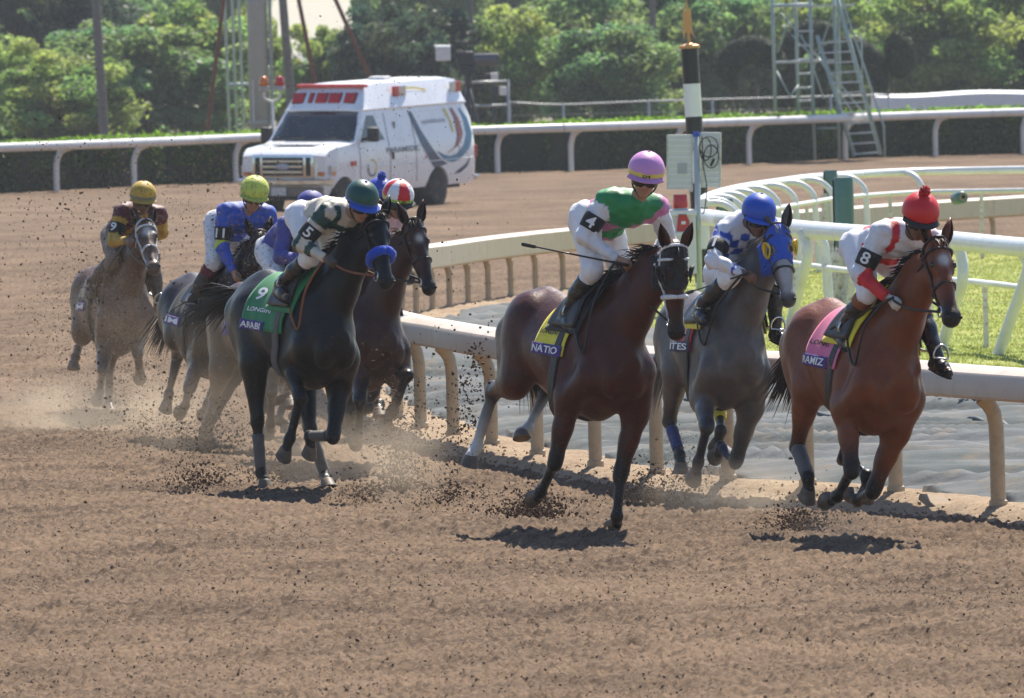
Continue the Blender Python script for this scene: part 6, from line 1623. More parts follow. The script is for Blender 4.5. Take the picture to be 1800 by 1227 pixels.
def quad(name, pts, mat, parent, thick=.012, bev=0):
    P = np.array(pts, float); n = unit(np.cross(P[1] - P[0], P[2] - P[0])); mb = MB(); mb.loft([P, P + n * thick]); return mb.build(name, mat, parent)
# windscreen with black surround and wipers
def ws(u, v, off=0.0):
    """u across (-1 right .. 1 left), v up the screen"""
    b = np.array([3.50 - .10 * u * u, .93 * u, 1.47]); t_ = np.array([2.95 - .06 * u * u, .80 * u, 2.07]); p = lerp(b, t_, v); return p + np.array([.72, 0, .68]) * off
G = np.array([[ws(u, v, .012) for v in np.linspace(.02, .97, 6)] for u in np.linspace(-.97, .97, 15)])
wsn = shell('windscreen', G, M_GLASS, av, .01)
G = np.array([[ws(u, v, .006) for v in (-.04, 1.0)] for u in np.linspace(-1.0, 1.0, 15)]); shell('screen_seal', G, M_TRIM, wsn, .004)
m = MB()
for u0 in (-.75, .05): m.tube([ws(u0, .0, .03), ws(u0 + .6, .10, .03)], .014, 6)
m.tube([ws(-.9, -.02, .03), ws(.9, -.02, .03)], .02, 6); m.build('wiper', M_TRIM, wsn, smooth=True)
# hood details
m = MB()
m.box((4.0, 0, 1.44), (.5, .9, .02), bev=.008); m.build('hood_bulge', M_VAN, bd)
# side windows, door lines, handles on both sides
for sd in (-1, 1):
    def sp(x, z, off=.004): return [x, sd * (side_y(z) + off), z]
    def poly(name, pts, mat, off=.006, parent=av):
        P = np.array([sp(x, z, off) for x, z in pts]); o = P + np.array([0, -sd * .02, 0]); mb = MB(); mb.loft([o, P]); return mb.build(name, mat, parent)
    dr = poly('door_window', [(3.25, 1.44), (2.22, 1.46), (2.40, 1.70), (2.52, 1.97), (2.80, 1.98), (3.02, 1.72)], M_GLASS, .008)
    for pts in ([(2.08, .55), (2.08, 2.0)], [(3.36, .72), (3.36, 1.42)], [(.95, .55), (.95, 2.0)], [(-.9, .9), (-.9, 2.0)]):
        MB().tube([sp(x, z, .001) for x, z in [lerp(pts[0], pts[1], q_) for q_ in np.linspace(0, 1, 8)]], .008, 4).build('door_seam', M_TRIM, bd)
    MB().tube([sp(x, z, .0) for x, z in [lerp((-1.5, .93), (3.4, .93), q_) for q_ in np.linspace(0, 1, 8)]], .012, 5).build('body_crease', M_VAN, bd, smooth=True)
    m = MB(); m.box(sp(1.98, 1.12, .01), (.06, .04, .16), bev=.01); m.build('door_handle', M_TRIM, av)
    m = MB(); m.box(sp(1.72, 1.74, .01), (.05, .03, .15), bev=.008); m.build('door_handle', D_DGREY, av)
    # mirror
    m = MB(); m.box((3.10, sd * 1.16, 1.60), (.14, .22, .30), bev=.04); mo = m.build('mirror', M_TRIM, av); MB().tube([[3.15, sd * .95, 1.50], [3.12, sd * 1.14, 1.55]], .03, 8).build('mirror_arm', M_TRIM, mo, smooth=True)
    m = MB(); m.box((3.02, sd * 1.16, 1.64), (.03, .18, .18), bev=.008); m.build('mirror_glass', M_CHROME, mo)
    # wheel wells and wheels
    for xw in (0.0, 4.01):
        c = np.array([xw, sd * .86, .37]); w_ = empty('wheel', c); w_.parent = av
        prof = [(.20, -.115), (.30, -.125), (.355, -.105), (.375, -.06), (.375, .06), (.355, .105), (.30, .125), (.215, .115)]
        MB().lathe(prof, (0, 0, 0), (0, sd, 0), 32).build('tyre', M_TYRE, w_, angle=35)
        MB().lathe([(.215, .105), (.205, .06), (.13, .04), (.12, .075), (.075, .08), (.07, .11), (0, .115)], (0, 0, 0), (0, sd, 0), 24).build('rim', M_RIM, w_, angle=35)
        b = MB()
        for k in range(8): a = k * math.pi / 4; b.lathe([(.016, .055), (.016, .075), (0, .078)], (math.cos(a) * .165, 0, math.sin(a) * .165), (0, sd, 0), 8)
        b.build('wheel_nut', M_CHROME, w_)
        MB().lathe([(.48, -.30), (.48, .08)], c, (0, sd, 0), 24).build('wheel_well', F_BLACK, bd, smooth=True)
    # headlamp cluster
    hx = 4.635
    m = MB(); m.loft([[[hx - .06, sd * .66, .80], [hx - .10, sd * .90, .80], [hx - .12, sd * .90, 1.22], [hx - .07, sd * .66, 1.22]], [[hx + .02, sd * .66, .81], [hx - .06, sd * .90, .82], [hx - .09, sd * .90, 1.19], [hx, sd * .66, 1.20]]]); hl = m.build('headlight', M_HEADL, av)
    m = MB(); m.box((hx - .01, sd * .80, .86), (.08, .14, .08), bev=.01); m.build('indicator', M_AMB, hl); m = MB(); m.box((hx - .20, sd * .965, .92), (.22, .03, .20), bev=.01); m.build('corner_lamp', M_HEADL, hl); m = MB(); m.box((hx - .20, sd * .978, .86), (.12, .02, .07), bev=.005); m.build('corner_indicator', M_AMB, hl)
    m = MB(); m.box(sp(3.66, 1.03, .01), (.20, .03, .10), bev=.01); m.build('fender_light', M_REDL, av)
    # roof side lights in white bezels
    for xs_ in ((1.35, 1.05), (-1.12, -1.34)):
        for i, xl in enumerate(xs_):
            z = 2.42; m = MB(); m.box((xl, sd * (side_y(z) + .03), z), (.22, .05, .22), bev=.012); o = m.build('roof_side_light', M_REDL if (i == 0) == (xs_[0] > 0) else M_HEADL, rf); o.rotation_euler = (0, 0, 0)
    # decals on the side, laid just proud of the panels
    def px_s(px_, py_): return ((765 - (px_ / 4 + 400)) / 39.2 / 1.0, (363.5 - (py_ / 4 + 100)) / 90.0)
    def decal(name, L1, L2, mat, off=.007):
        n_ = 16
        def rs(Q):
            Q = np.array([px_s(*q_) for q_ in Q]); d_ = arclen(Q); return np.array([at_len(Q, d_, t_ * d_[-1]) for t_ in np.linspace(0, 1, n_)])
        A_, B_ = rs(L1), rs(L2); V_ = []
        for i in range(n_):
            for k in range(4): x, z = lerp(A_[i], B_[i], k / 3); V_.append(sp(x, z, off))
        o = mesh_np(name, V_, grid_faces(n_, 4) if sd > 0 else grid_faces(n_, 4)[:, ::-1], mat, bd, False)
        return o
    decal('stripe_decal', [(1298, 340), (1325, 480), (1352, 600), (1392, 700), (1430, 775)], [(1322, 340), (1362, 480), (1408, 600), (1455, 690), (1520, 752)], D_NAVY)
    decal('stripe_decal', [(1296, 240), (1294, 310)], [(1312, 235), (1316, 310)], D_NAVY)
    decal('stripe_decal', [(1562, 835), (1600, 800), (1645, 765), (1678, 712)], [(1574, 832), (1612, 828), (1655, 785), (1680, 715)], D_NAVY)
    decal('stripe_decal', [(1650, 340), (1690, 420), (1704, 550), (1672, 650), (1610, 720), (1560, 748), (1500, 725), (1448, 650)], [(1642, 350), (1660, 430), (1664, 540), (1638, 620), (1582, 685), (1535, 697), (1490, 678), (1450, 648)], D_BLUE)
    decal('stripe_decal', [(1602, 340), (1636, 430), (1643, 540), (1602, 620), (1520, 672)], [(1582, 340), (1606, 440), (1600, 555), (1572, 632), (1518, 670)], D_RED)
    decal('stripe_decal', [(1534, 338), (1564, 430), (1572, 520)], [(1556, 338), (1580, 440), (1586, 520)], D_YEL)
    decal('stripe_decal', [(1502, 265), (1510, 300)], [(1545, 265), (1550, 300)], D_YEL); decal('stripe_decal', [(1568, 235), (1578, 300)], [(1582, 235), (1606, 300)], D_RED)
    decal('stripe_decal', [(1310, 158), (1390, 160), (1460, 185)], [(1300, 172), (1390, 172), (1455, 200)], D_YEL)
    t_ = np.linspace(-1.9, 3.6, 18); R1 = [(1010 + 33 * math.cos(q_), 730 + 66 * math.sin(q_)) for q_ in t_]; R2 = [(1012 + 24 * math.cos(q_), 728 + 52 * math.sin(q_)) for q_ in t_]
    decal('door_emblem', R1[:9], R2[:9], D_YEL); decal('door_emblem', R1[8:], R2[8:], D_DGREY)
    for body_, x0_, x1_, yb_, hh_, mt in (('PARAMEDIC', 1112, 1338, 632, .115, D_DGREY), ('symbiosis', 1380, 1540, 448, .125, D_GREY)):
        a0, z0 = px_s(x0_, yb_); a1, _ = px_s(x1_, yb_)
        def TS(u, v, w_, a0=a0, a1=a1, z0=z0, hh_=hh_):
            x = a0 + (a1 - a0) * u if sd > 0 else a1 + (a0 - a1) * u
            return np.array([sp(xx, z0 + vv * hh_, .010) for xx, vv in zip(x, v)])
        lettering('side_lettering', body_, TS, mt, bd)
    m = MB(); m.box(sp(.55, 1.02, .005), (.05, .015, .05)); m.build('fuel_mark', M_REDL, bd)
# roof front: four square lamps, one narrow one, and the long bar
fn = unit([.83, 0, .55])
def rfp(y, v): a = np.array([2.84, y, 2.175]); b = np.array([2.64, y, 2.48]); return lerp(a, b, v)
th_ = math.atan2(2.48 - 2.175, 2.84 - 2.64)
for y, wd in ((-.62, .22), (-.35, .07), (-.12, .22), (.17, .24), (.50, .22)):
    m = MB(); m.box((0, 0, 0), (.22, wd, .07), bev=.018); o = m.build('roof_light', M_REDL, rf); o.location = rfp(y, .50) + fn * .02; o.rotation_euler = (0, th_, 0)
    m = MB(); m.box((0, 0, -.012), (.27, wd + .05, .05), bev=.012); b2 = m.build('bezel', M_TRIM, rf); b2.location = rfp(y, .50) + fn * .010; b2.rotation_euler = (0, th_, 0)
m = MB(); m.box((0, 0, 0), (.16, 1.50, .075), bev=.03); lb = m.build('light_bar', pbr('red_bar_plastic', (.62, .06, .05), rough=.3, var=.06), rf); lb.location = (2.58, .02, 2.585)
# grille with bars and oval badge plate, bumper, number plate
g_ = MB(); g_.box((4.63, 0, 1.02), (.10, 1.34, .48), bev=.03); gr = g_.build('grille', M_CHROME, av, angle=40)
for y0, y1 in ((-.44, .44), (-.60, -.50), (.50, .60)): m = MB(); m.box((4.683, (y0 + y1) / 2, 1.01), (.012, y1 - y0, .38)); m.build('grille_opening', F_BLACK, gr)
for z in (.90, 1.01, 1.12): m = MB(); m.box((4.692, 0, z), (.016, .86, .05), bev=.005); m.build('grille_bar', M_CHROME, gr)
m = MB(); m.ball((4.70, 0, 1.01), (.014, .16, .065), 20, 8); m.build('badge', D_GREY, gr, smooth=True)
m = MB(); m.loft([[[4.50 + .22 * math.cos(min(abs(y), 1) * 1.1) + dx, y, z] for dx, z in ((0, .62), (.05, .65), (.05, .73), (0, .76), (-.12, .76), (-.12, .62))] for y in np.linspace(-1.0, 1.0, 15)]); bu = m.build('bumper', M_CHROME, av, angle=40)
m = MB(); m.box((4.60, 0, .50), (.10, 1.70, .20), bev=.04); m.build('air_dam', pbr('dusty_plastic', (.22, .19, .16), rough=.7), bu); m = MB(); m.box((4.68, -.10, .50), (.02, .32, .17), bev=.004); m.build('number_plate', M_WHITE_O, bu)
m = MB(); m.box((-1.80, 0, .50), (.16, 1.9, .10), bev=.02); m.build('rear_step', M_CHROME, av); 
for sd in (-1, 1): m = MB(); m.box((-1.74, sd * .92, 1.05), (.06, .10, .26), bev=.02); m.build('tail_light', M_REDL, av)
m = MB(); m.box((1.6, 0, .42), (6.0, 1.5, .22)); m.build('chassis', F_BLACK, av)
# the driver behind the side glass
dv = empty('person', (0, 0, 0), None, 'ambulance driver in dark clothes seen through the side window', 'driver')
dv.matrix_world = av.matrix_world
DP = [ell((2.62, .40, 1.74), (.10, .085, .125), None, (.25, .14, .09)), cap((2.58, .40, 1.60), (2.60, .40, 1.66), .055, .05, None, (.25, .14, .09)), cap((2.40, .40, 1.05), (2.52, .40, 1.48), .16, .15, None, (.02, .022, .03)), cap((2.52, .22, 1.48), (2.52, .58, 1.48), .075, .075, None, (.02, .022, .03)),
      cap((2.54, .60, 1.46), (2.78, .62, 1.24), .055, .045, None, (.02, .022, .03)), cap((2.78, .62, 1.24), (3.0, .52, 1.34), .045, .035, None, (.02, .022, .03), (.25, .14, .09)), ell((2.72, .40, 1.73), (.03, .02, .025), None, (.25, .14, .09)), ell((2.60, .40, 1.79), (.105, .092, .10), None, (.015, .012, .01))]
fd_ = Field(DP, .016)
o = solid('body', fd_, fd_.f, M_SKIN, dv, prims=DP, default=(.02, .022, .03))
POSE['3'] = dict(p=(-2.14, 95.0, -.19, -1.17, .01, .056), J=POSE['2']['J'], R=POSE['9']['R'])
POSE['7'] = dict(p=(-1.58, 98.2, -.22, -1.17, .01, .056), J=POSE['2']['J'], R=POSE['2']['R'])
W_ = np.array([.74, .74, .78])
def mixc(mask, a, b): return np.where(mask[:, None], np.array(a)[None], np.array(b)[None])
def plain(c): return lambda V, s, l, k: np.tile(np.array(c, float), (len(V), 1))
def plain_s(c): return lambda t, s, V: np.tile(np.array(c, float), (len(V), 1))
def plain_h(c): return lambda f, l, u: np.tile(np.array(c, float), (len(f), 1))
def banded(c, band, u0=-.012, u1=.014):
    return lambda f, l, u: mixc((u > u0 - .01) & (u < u1 - .008), band, c)

# 8: bay nearest the right edge
HR = {}
p = POSE['8']
H = HR['8'] = make_horse('8', 'bay racehorse at the right end in a pink saddle cloth, all feet off the ground', p['p'], p['J'], (.165, .042, .011), (.010, .008, .009), face=[(.30, .30, .035, (.5, .48, .45))], muzzle=(.016, .012, .012), face_dir=(1, -.12), tail=((-.55, .1, -.75), .5, .35, -.35))
bridle(H, nose_r=.013, hands=(p['R']['WR'], p['R']['WL']))
tack(H, F_PINK, F_PURPLE, 'RAMIZ', ('LONG', M_PRINT_BLACK), None, pad=F_YELLOW, feet=(p['R']['AR'], p['R']['AL']), spots=[(.42, .31, .055, F_BLACK), (.78, .36, .05, F_BLACK)])
wrap(H, 'RHO', 'RHF', .1, 1.0, .052, F_GREYW)
def jk8(V, s, l, c):
    C = np.tile(W_, (len(V), 1)); red = np.array([.62, .012, .02])
    C[np.abs(np.abs(l) - .115) < .022] = red
    C[(s > .30) & (s < .42) & (c > .02)] = red
    return C
def sl8(t, s, V): return mixc(t > 1.12, (.62, .012, .02), W_)
make_rider('8', 'jockey in white silks with red braces and red pompom cap wearing number 8', p['p'], p['R'], jk8, sl8, M_BREECH, plain_h((.62, .010, .012)), gloves=(.62, .62, .60), skin=(.17, .085, .05),
           look=(.90, -.22, -.36), num='8', pom=F_RED, boot_top=M_TAN)
whip(p['p'], np.array(p['R']['WR']) + (.04, -.03, -.03), np.array(p['R']['WR']) + (-.62, -.10, -.27), 'black riding whip angled down past the pink saddle cloth')

# 4: bay in the centre
p = POSE['4']
H = HR['4'] = make_horse('4', 'bay racehorse in the centre with black hood, yellow saddle cloth and white hind socks', p['p'], p['J'], (.064, .0135, .0055), (.010, .008, .009), socks=('RH', 'LH'), muzzle=(.02, .012, .011), face_dir=(.95, -.30), mane=1.7, tail=((-.15, .45, -.8), .45, .3, .2))
bridle(H, cheek=F_WHITE, nose=F_WHITE, nose_r=.017, hands=(p['R']['WR'], p['R']['WL']))
tack(H, F_YELLOW, F_PURPLE, 'NATIO', ('LONGIN', M_PRINT_BLACK), None, pad=F_BLACK, x0=-.03, feet=(p['R']['AR'], p['R']['AL']))
hood(H, F_BLACK, True, .52, F_BLACK)
def jk4(V, s, l, c):
    g = np.array([.008, .25, .075]); pk = np.array([.62, .20, .42])
    dgn = (s - .62) * .5 - l * 1.0
    C = mixc(np.abs(l * 1.0 + (s - .60) * .42) < .060, pk, g)
    C[s < .22] = pk
    return C
make_rider('4', 'jockey in green silks with pink sash and pink cap wearing number 4', p['p'], p['R'], jk4, plain_s(W_), M_BREECH, banded((.62, .28, .58), (.75, .62, .10)), skin=(.42, .23, .15),
           look=(.84, -.42, -.24), num='4', helm_txt='FG', peak=fabric('pink_peak', (.55, .25, .5)))
whip(p['p'], np.array(p['R']['WR']) + (.05, -.03, -.03), np.array(p['R']['WR']) + (-.35, -.55, .01), 'black riding whip held level by the jockey in green')

# 5: near black horse left of centre
p = POSE['5']
H = HR['5'] = make_horse('5', 'black racehorse with blue fleece noseband and green saddle cloth', p['p'], p['J'], (.007, .005, .005), (.008, .006, .006), muzzle=(.012, .010, .010), face_dir=(1, -.05), tail=((-1.0, .0, -.02), .5, .5, .5))
bridle(H, nose=F_SHEEP, nose_r=.040, hands=(p['R']['WR'], p['R']['WL']), rein_mat=M_TAN)
tack(H, F_GREEN, F_PURPLE, 'ARABI', ('LONGIN', M_PRINT_WHITE), '9', pad=F_GREEN, x0=-.28, feet=(p['R']['AR'], p['R']['AL']), spots=[(.62, .34, .06, F_WHITE)])
wrap(H, 'RHO', 'RHF', .25, .95, .047, F_GREYW); wrap(H, 'LHO', 'LHF', .15, 1.0, .047, F_GREYW); wrap(H, 'LFK', 'LFF', .2, .95, .043, F_GREYW)
dg = np.array([.006, .05, .042]); cr = np.array([.60, .54, .44])
def jk5(V, s, l, c): return mixc(((np.abs(s - .93) < .07)) | ((np.abs(np.abs(l) - .13) < .02) & (c > -.05)), dg, cr)
def sl5(t, s, V): return mixc(((t > .86) & (t < 1.08)) | ((t > 1.36) & (t < 1.62)) | (t < .33), dg, cr)
make_rider('5', 'jockey in cream and dark green silks crouched low wearing number 5', p['p'], p['R'], jk5, sl5, M_BREECH, lambda f, l, u: mixc(u < -.004, (.02, .10, .42), (.006, .07, .055)), gloves=(.05, .045, .035), skin=(.35, .19, .12),
           look=(.92, -.05, -.38), num='5', peak=F_BLUE)

# 1: grey by the rail
p = POSE['1']
H = HR['1'] = make_horse('1', 'grey racehorse in a blue blinker hood running beside the tan rail', p['p'], p['J'], (.10, .082, .075), (.035, .032, .034), muzzle=(.06, .055, .055), hair=M_HAIR_GREY, face_dir=(.95, -.30), tail=((-.3, -.2, -.8), .5, .3, .2), face=[(.35, .9, .05, (.35, .33, .32))])
bridle(H, hands=(p['R']['WR'], p['R']['WL']), rein_mat=M_LEATHER)
tack(H, F_RED, F_NAVY, 'ITES', ('LONGIN', M_PRINT_WHITE), None, x0=-.02, pad=F_YELLOW, feet=(p['R']['AR'], p['R']['AL']))
hood(H, F_BLUE, True, .50, M_YELLOW_PL)
wrap(H, 'RHO', 'RHF', .25, .85, .046, fabric('dusty_blue_wrap', (.03, .05, .18), .9)); wrap(H, 'LFK', 'LFF', .1, .9, .044, F_NAVY); wrap(H, 'LHO', 'LHF', .1, .5, .048, F_YELLOW)
bl = np.array([.012, .07, .45])
def jk1(V, s, l, c):
    chk = (np.floor((l + .5) / .075) + np.floor(s / .17)).astype(int) % 2 == 0
    return mixc(chk & (s < .95), bl, W_)
def sl1(t, s, V): return mixc((t < .34) | (np.abs(t - 1.80) < .05), bl, W_)
make_rider('1', 'jockey in blue and white checked silks with plain blue cap beside the rail', p['p'], p['R'], jk1, sl1, M_BREECH, plain_h((.012, .075, .46)), skin=(.16, .08, .05), look=(.94, .0, -.33), num='1', peak=F_BLUE)
whip(p['p'], np.array(p['R']['WR']) + (.04, -.03, -.02), np.array(p['R']['WR']) + (-.55, -.25, -.17), 'thin riding whip across the red saddle cloth of the grey horse')

# 2: dark bay tucked behind the black horse
p = POSE['2']
H = HR['2'] = make_horse('2', 'dark bay racehorse half hidden behind the black horse, nearest the far rail gap', p['p'], p['J'], (.042, .013, .008), (.012, .010, .010), face=[(.30, .30, .030, (.35, .33, .31))])
H['root']['label'] = 'dark bay racehorse half hidden behind the black one, left foreleg lifted high'
bridle(H, hands=(p['R']['WR'], p['R']['WL']))
tack(H, F_ORANGE, F_PURPLE, None, feet=(p['R']['AR'], p['R']['AL']))
def hm2(f, l, u):
    a = np.arctan2(l, f); C = mixc((np.floor((a + .35) / (math.pi / 4) + 8).astype(int) % 2) == 0, (.60, .010, .015), (.76, .76, .78))
    return np.where(((u > -.024) & (u < -.002))[:, None], np.array([.35, .62, .06])[None], C)
make_rider('2', 'jockey with red and white quartered cap behind the black horse', p['p'], p['R'], plain((.70, .45, .50)), plain_s(W_), M_BREECH, hm2, skin=(.3, .16, .1), look=(.93, -.05, -.36), helm_txt='10')

# b: dark grey-brown horse behind on the left
p = POSE['b']
H = HR['b'] = make_horse('b', 'dark brown racehorse with white star, second from the left', p['p'], p['J'], (.026, .016, .014), (.016, .012, .012), face=[(.22, .42, .036, (.42, .40, .38))], face_dir=(.92, -.38), tail=((-.6, 0, -.5), .5, .3, .4))
bridle(H, hands=(p['R']['WR'], p['R']['WL']))
tack(H, F_BLACK, F_PURPLE, 'IM', None, None, feet=(p['R']['AR'], p['R']['AL']), x0=-.16)
ye = (.55, .68, .06)
def jkb(V, s, l, c): return mixc(s < .16, (.5, .62, .2), (.015, .085, .52))
def slb(t, s, V): return mixc((t > .82) & (t < 1.02), ye, (.015, .085, .52))
make_rider('b', 'jockey in blue silks with mud-spattered yellow-green cap', p['p'], p['R'], jkb, slb, M_BREECH_DIRTY, plain_h((.55, .62, .10)), skin=(.38, .2, .13), look=(.92, -.20, -.26), num='11', dirty=True,
           peak=fabric('lime_peak', (.4, .45, .08), .6), boot_top=fabric('maroon_cloth', (.13, .01, .025)))

# 9: last horse on the left
p = POSE['9']
H = HR['9'] = make_horse('9', 'chestnut racehorse coated in dust, last on the left', p['p'], p['J'], (.10, .055, .036), (.08, .05, .035), face=[(.28, .28, .045, (.5, .46, .42))], muzzle=(.10, .065, .05), hair=M_HAIR_BROWN, face_dir=(.95, -.25), tail=((-.5, .4, -.5), .5, .3, .4))
bridle(H, cheek=F_WHITE, hands=(p['R']['WR'], p['R']['WL']), rein_mat=F_GREYW)
tack(H, F_BLACK, F_PURPLE, 'IM', None, None, feet=(p['R']['AR'], p['R']['AL']), x0=-.16)
mr9 = np.array([.10, .010, .025]); go9 = np.array([.50, .30, .03])
make_rider('9', 'jockey in maroon and gold silks with gold cap wearing number 9', p['p'], p['R'], lambda V, s, l, c: mixc(np.abs(l) < .05, go9, mr9), lambda t, s, V: mixc(t < .25, mr9, go9), fabric('muddy_breeches', (.22, .17, .12), .9), banded((.52, .33, .035), (.18, .2, .16)), skin=(.2, .11, .07),
           look=(.95, -.12, -.25), num='9', dirty=True, peak=fabric('gold_peak', (.4, .26, .04), .5))

# two more in the pack, mostly hidden
p = POSE['3']
H = HR['3'] = make_horse('3', 'dusty bay racehorse hidden between the black horse and the starred brown horse', p['p'], p['J'], (.065, .036, .024), (.05, .03, .022), h=.02)
bridle(H, hands=(p['R']['WR'], p['R']['WL'])); tack(H, F_BLUE, F_PURPLE, None, feet=(p['R']['AR'], p['R']['AL']))
pu = (.05, .06, .30)
make_rider('3', 'jockey in violet blue silks, back seen past the jockey in cream', p['p'], p['R'], plain(pu), plain_s(pu), M_BREECH_DIRTY, plain_h(pu), skin=(.3, .17, .11), dirty=True)
p = POSE['7']
H = HR['7'] = make_horse('7', 'bay racehorse hidden behind the dark bay, carrying the blue pompom cap', p['p'], p['J'], (.07, .025, .013), (.012, .010, .010), h=.02)
bridle(H, hands=(p['R']['WR'], p['R']['WL'])); tack(H, F_WHITE, F_PURPLE, None, feet=(p['R']['AR'], p['R']['AL']))
make_rider('7', 'jockey with small blue pompom cap showing left of the quartered cap', p['p'], p['R'], plain((.04, .07, .40)), plain_s((.04, .07, .40)), M_BREECH, plain_h((.03, .06, .40)), skin=(.3, .17, .11), pom=F_BLUE)
# ------------------------------------------------------------------ dirt thrown up by the hooves
g = np.random.default_rng(77)
def wpt(key, name, dz=0.0):
    M = hmatrix(POSE[key]['p']); v = M @ Vector(POSE[key]['J'][name]); return np.array(v) + (0, 0, dz)
def puff(c, n, spread, up, size, mat, seed, back=(0, 0, 0), name='flying_dirt', sig=.5):
    gg = np.random.default_rng(seed); c = np.array(c); t = gg.random(n) ** 1.5
    P = c[None] + gg.normal(0, 1, (n, 3)) * np.array(spread)[None] * (.35 + t[:, None]) + np.array(back)[None] * t[:, None]
    P[:, 2] = np.abs(P[:, 2] - 0) * (0) + .01 + np.abs(gg.normal(0, 1, n)) * up * (1 - .3 * t) + np.maximum(P[:, 2] * 0, 0)
    return lumps(name, P, np.exp(gg.normal(math.log(size), sig, n)), mat, seed)
def gnd(x, y): p = pz(x, y, .0); return p
for i, (x, y, n, sx, up, sz, mt) in enumerate((
    (943, 915, 1500, .16, .11, .0065, M_CLOD), (905, 912, 500, .16, .06, .007, M_CLOD), (1410, 935, 1100, .16, .10, .006, M_CLOD), (1440, 925, 500, .22, .13, .004, M_CLOD_DRY),
    (1130, 885, 900, .22, .16, .0065, M_CLOD), (1215, 862, 700, .22, .10, .005, M_CLOD_DRY), (350, 862, 1300, .22, .10, .0055, M_CLOD), (640, 880, 700, .22, .09, .0065, M_CLOD), (790, 885, 900, .22, .07, .0055, M_CLOD),
    (705, 870, 2600, .13, .40, .0055, M_CLOD), (480, 845, 600, .25, .08, .006, M_CLOD), (360, 800, 1800, .40, .22, .0055, M_CLOD), (260, 780, 1200, .45, .18, .005, M_CLOD_DRY), (170, 725, 1500, .5, .26, .005, M_CLOD_DRY))):
    puff(gnd(x, y), n, (sx, sx * 4, .1), up, sz, mt, 100 + i)
# kicked-back streams behind the middle horse and the pack
def stream(x0, y0, x1, y1, Y, n, w, size, mat, seed, name='flying_dirt', sig=.5, dep=1.5):
    gg = np.random.default_rng(seed); t = gg.random(n); sc = 20000 / Y
    X = x0 + (x1 - x0) * t + gg.normal(0, w, n); Yp_ = y0 + (y1 - y0) * t + gg.normal(0, w, n)
    P = np.array([px(a, b, Y + gg.normal(0, dep)) for a, b in zip(X, Yp_)]); P = P[P[:, 2] > .02]
    return lumps(name, P, np.exp(gg.normal(math.log(size), sig, len(P))), mat, seed)
stream(840, 610, 815, 760, 79, 240, 13, .008, M_CLOD, 201); stream(820, 700, 790, 860, 79, 160, 20, .007, M_CLOD, 202); stream(760, 420, 860, 700, 80, 90, 45, .007, M_CLOD, 203)
stream(250, 650, 440, 800, 92, 420, 45, .0065, M_CLOD, 204); stream(20, 300, 330, 700, 98, 1300, 105, .006, M_CLOD, 205); stream(60, 560, 260, 720, 103, 3200, 65, .004, M_CLOD_DRY, 206)
stream(130, 480, 300, 640, 103.6, 9000, 42, .0034, M_CLOD_DRY, 207, sig=.35, dep=.5); stream(340, 320, 560, 560, 93, 1500, 60, .0034, M_CLOD_DRY, 208, sig=.4); stream(40, 60, 760, 240, 95, 1000, 110, .0030, M_CLOD_DRY, 209, sig=.45)
stream(20, 240, 620, 420, 95, 3000, 85, .0042, M_CLOD_DRY, 210, sig=.45); stream(560, 120, 800, 330, 90, 450, 75, .0034, M_CLOD_DRY, 211, sig=.45); stream(620, 620, 760, 760, 86, 700, 40, .005, M_CLOD, 212); stream(430, 600, 700, 800, 92, 900, 60, .0042, M_CLOD_DRY, 213)
stream(1180, 780, 1260, 870, 84, 700, 22, .004, M_CLOD_DRY, 214, sig=.4)

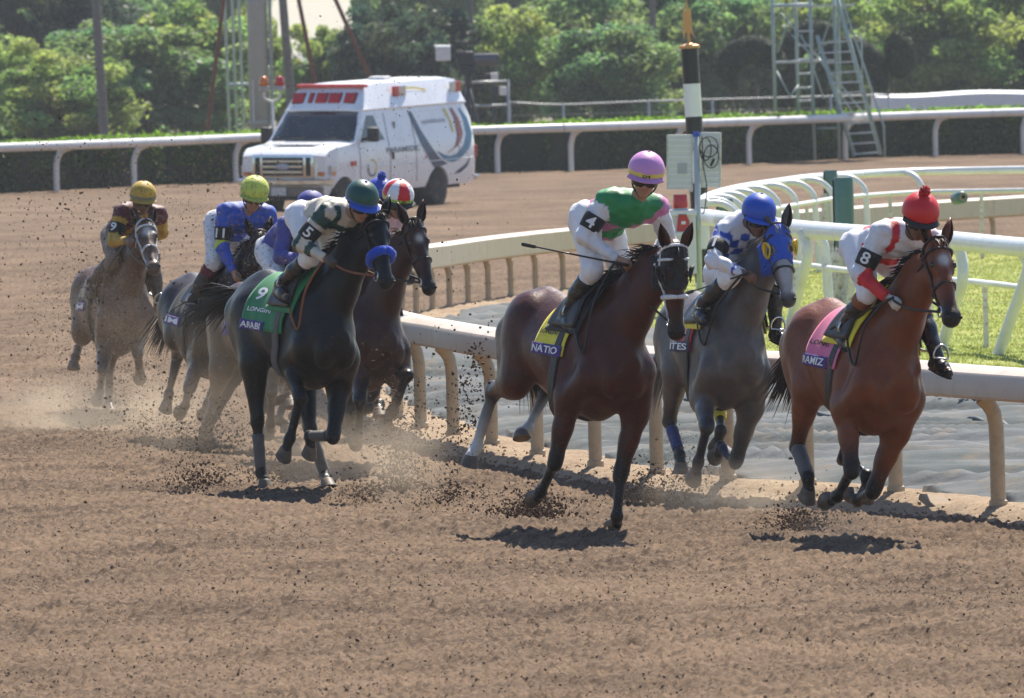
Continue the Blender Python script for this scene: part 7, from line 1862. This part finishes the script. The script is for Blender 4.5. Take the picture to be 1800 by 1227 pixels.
# dust: thin drifting clouds, each a closed soft-edged volume
def dust(c, r, dens, seed, name='dust_cloud'):
    bm = bmesh.new(); bmesh.ops.create_cube(bm, size=2.0)
    me = bpy.data.meshes.new(name); bm.to_mesh(me); bm.free()
    o = link(name, me); o.location = c; o.scale = r; o['kind'] = 'stuff'
    m = bpy.data.materials.new('dust_' + 'air'); m.use_nodes = True; nt = m.node_tree; L = nt.links.new
    nt.nodes.remove(nt.nodes['Principled BSDF'])
    v = N(nt, 'ShaderNodeVolumePrincipled'); v.inputs['Color'].default_value = (.80, .66, .50, 1); v.inputs['Anisotropy'].default_value = .35
    tc = N(nt, 'ShaderNodeTexCoord'); ln = N(nt, 'ShaderNodeVectorMath', operation='LENGTH'); L(tc.outputs['Object'], ln.inputs[0])
    fo = N(nt, 'ShaderNodeMapRange'); fo.interpolation_type = 'SMOOTHSTEP'; setin(fo, From_Min=1.0, From_Max=.1, To_Min=0, To_Max=1); L(ln.outputs['Value'], fo.inputs[0])
    n_ = N(nt, 'ShaderNodeTexNoise'); setin(n_, Scale=2.6, Detail=4.0, Roughness=.6); ad = N(nt, 'ShaderNodeVectorMath', operation='ADD'); ad.inputs[1].default_value = (seed * 7.3, seed * 3.1, 0); L(tc.outputs['Object'], ad.inputs[0]); L(ad.outputs[0], n_.inputs['Vector'])
    nr = N(nt, 'ShaderNodeMapRange'); setin(nr, From_Min=.35, From_Max=.75, To_Min=.1, To_Max=1.6); L(n_.outputs[0], nr.inputs[0])
    mu = N(nt, 'ShaderNodeMath', operation='MULTIPLY'); L(fo.outputs[0], mu.inputs[0]); L(nr.outputs[0], mu.inputs[1]); m2 = N(nt, 'ShaderNodeMath', operation='MULTIPLY'); L(mu.outputs[0], m2.inputs[0]); m2.inputs[1].default_value = dens * .26
    L(m2.outputs[0], v.inputs['Density']); L(v.outputs[0], nt.nodes['Material Output'].inputs['Volume'])
    me.materials.append(m); return o
DUST = True
if DUST:
    def dp(x, y, Y, r, dens, s): dust(px(x, y, Y), r, dens, s)
    dp(215, 610, 102.8, (1.05, 1.3, 1.0), .30, 1); dp(150, 730, 102, (1.6, 3.0, .5), 1.3, 2); dp(360, 745, 94.5, (1.3, 3.0, .6), .45, 3); dp(470, 660, 90.5, (1.5, 3.0, .8), .15, 4)
    dp(1290, 860, 80.5, (.85, 2.5, .28), .9, 5); dp(705, 800, 83, (.5, 2.0, .5), 1.0, 6); dp(1470, 925, 74.5, (.40, 1.5, .18), .9, 7); dp(560, 790, 87, (1.0, 2.5, .4), .6, 8)

# distant haze filling the air over the whole place
hz = MB(); hz.box((0, 1480, 9.0), (5200, 3200, 21.0)); hzo = hz.build('haze'); hzo['kind'] = 'stuff'
m = bpy.data.materials.new('haze_air'); m.use_nodes = True; nt = m.node_tree; nt.nodes.remove(nt.nodes['Principled BSDF'])
v = N(nt, 'ShaderNodeVolumePrincipled'); v.inputs['Color'].default_value = (.86, .92, 1.0, 1); v.inputs['Density'].default_value = .00015; v.inputs['Anisotropy'].default_value = .2
nt.links.new(v.outputs[0], nt.nodes['Material Output'].inputs['Volume']); hzo.data.materials.append(m)
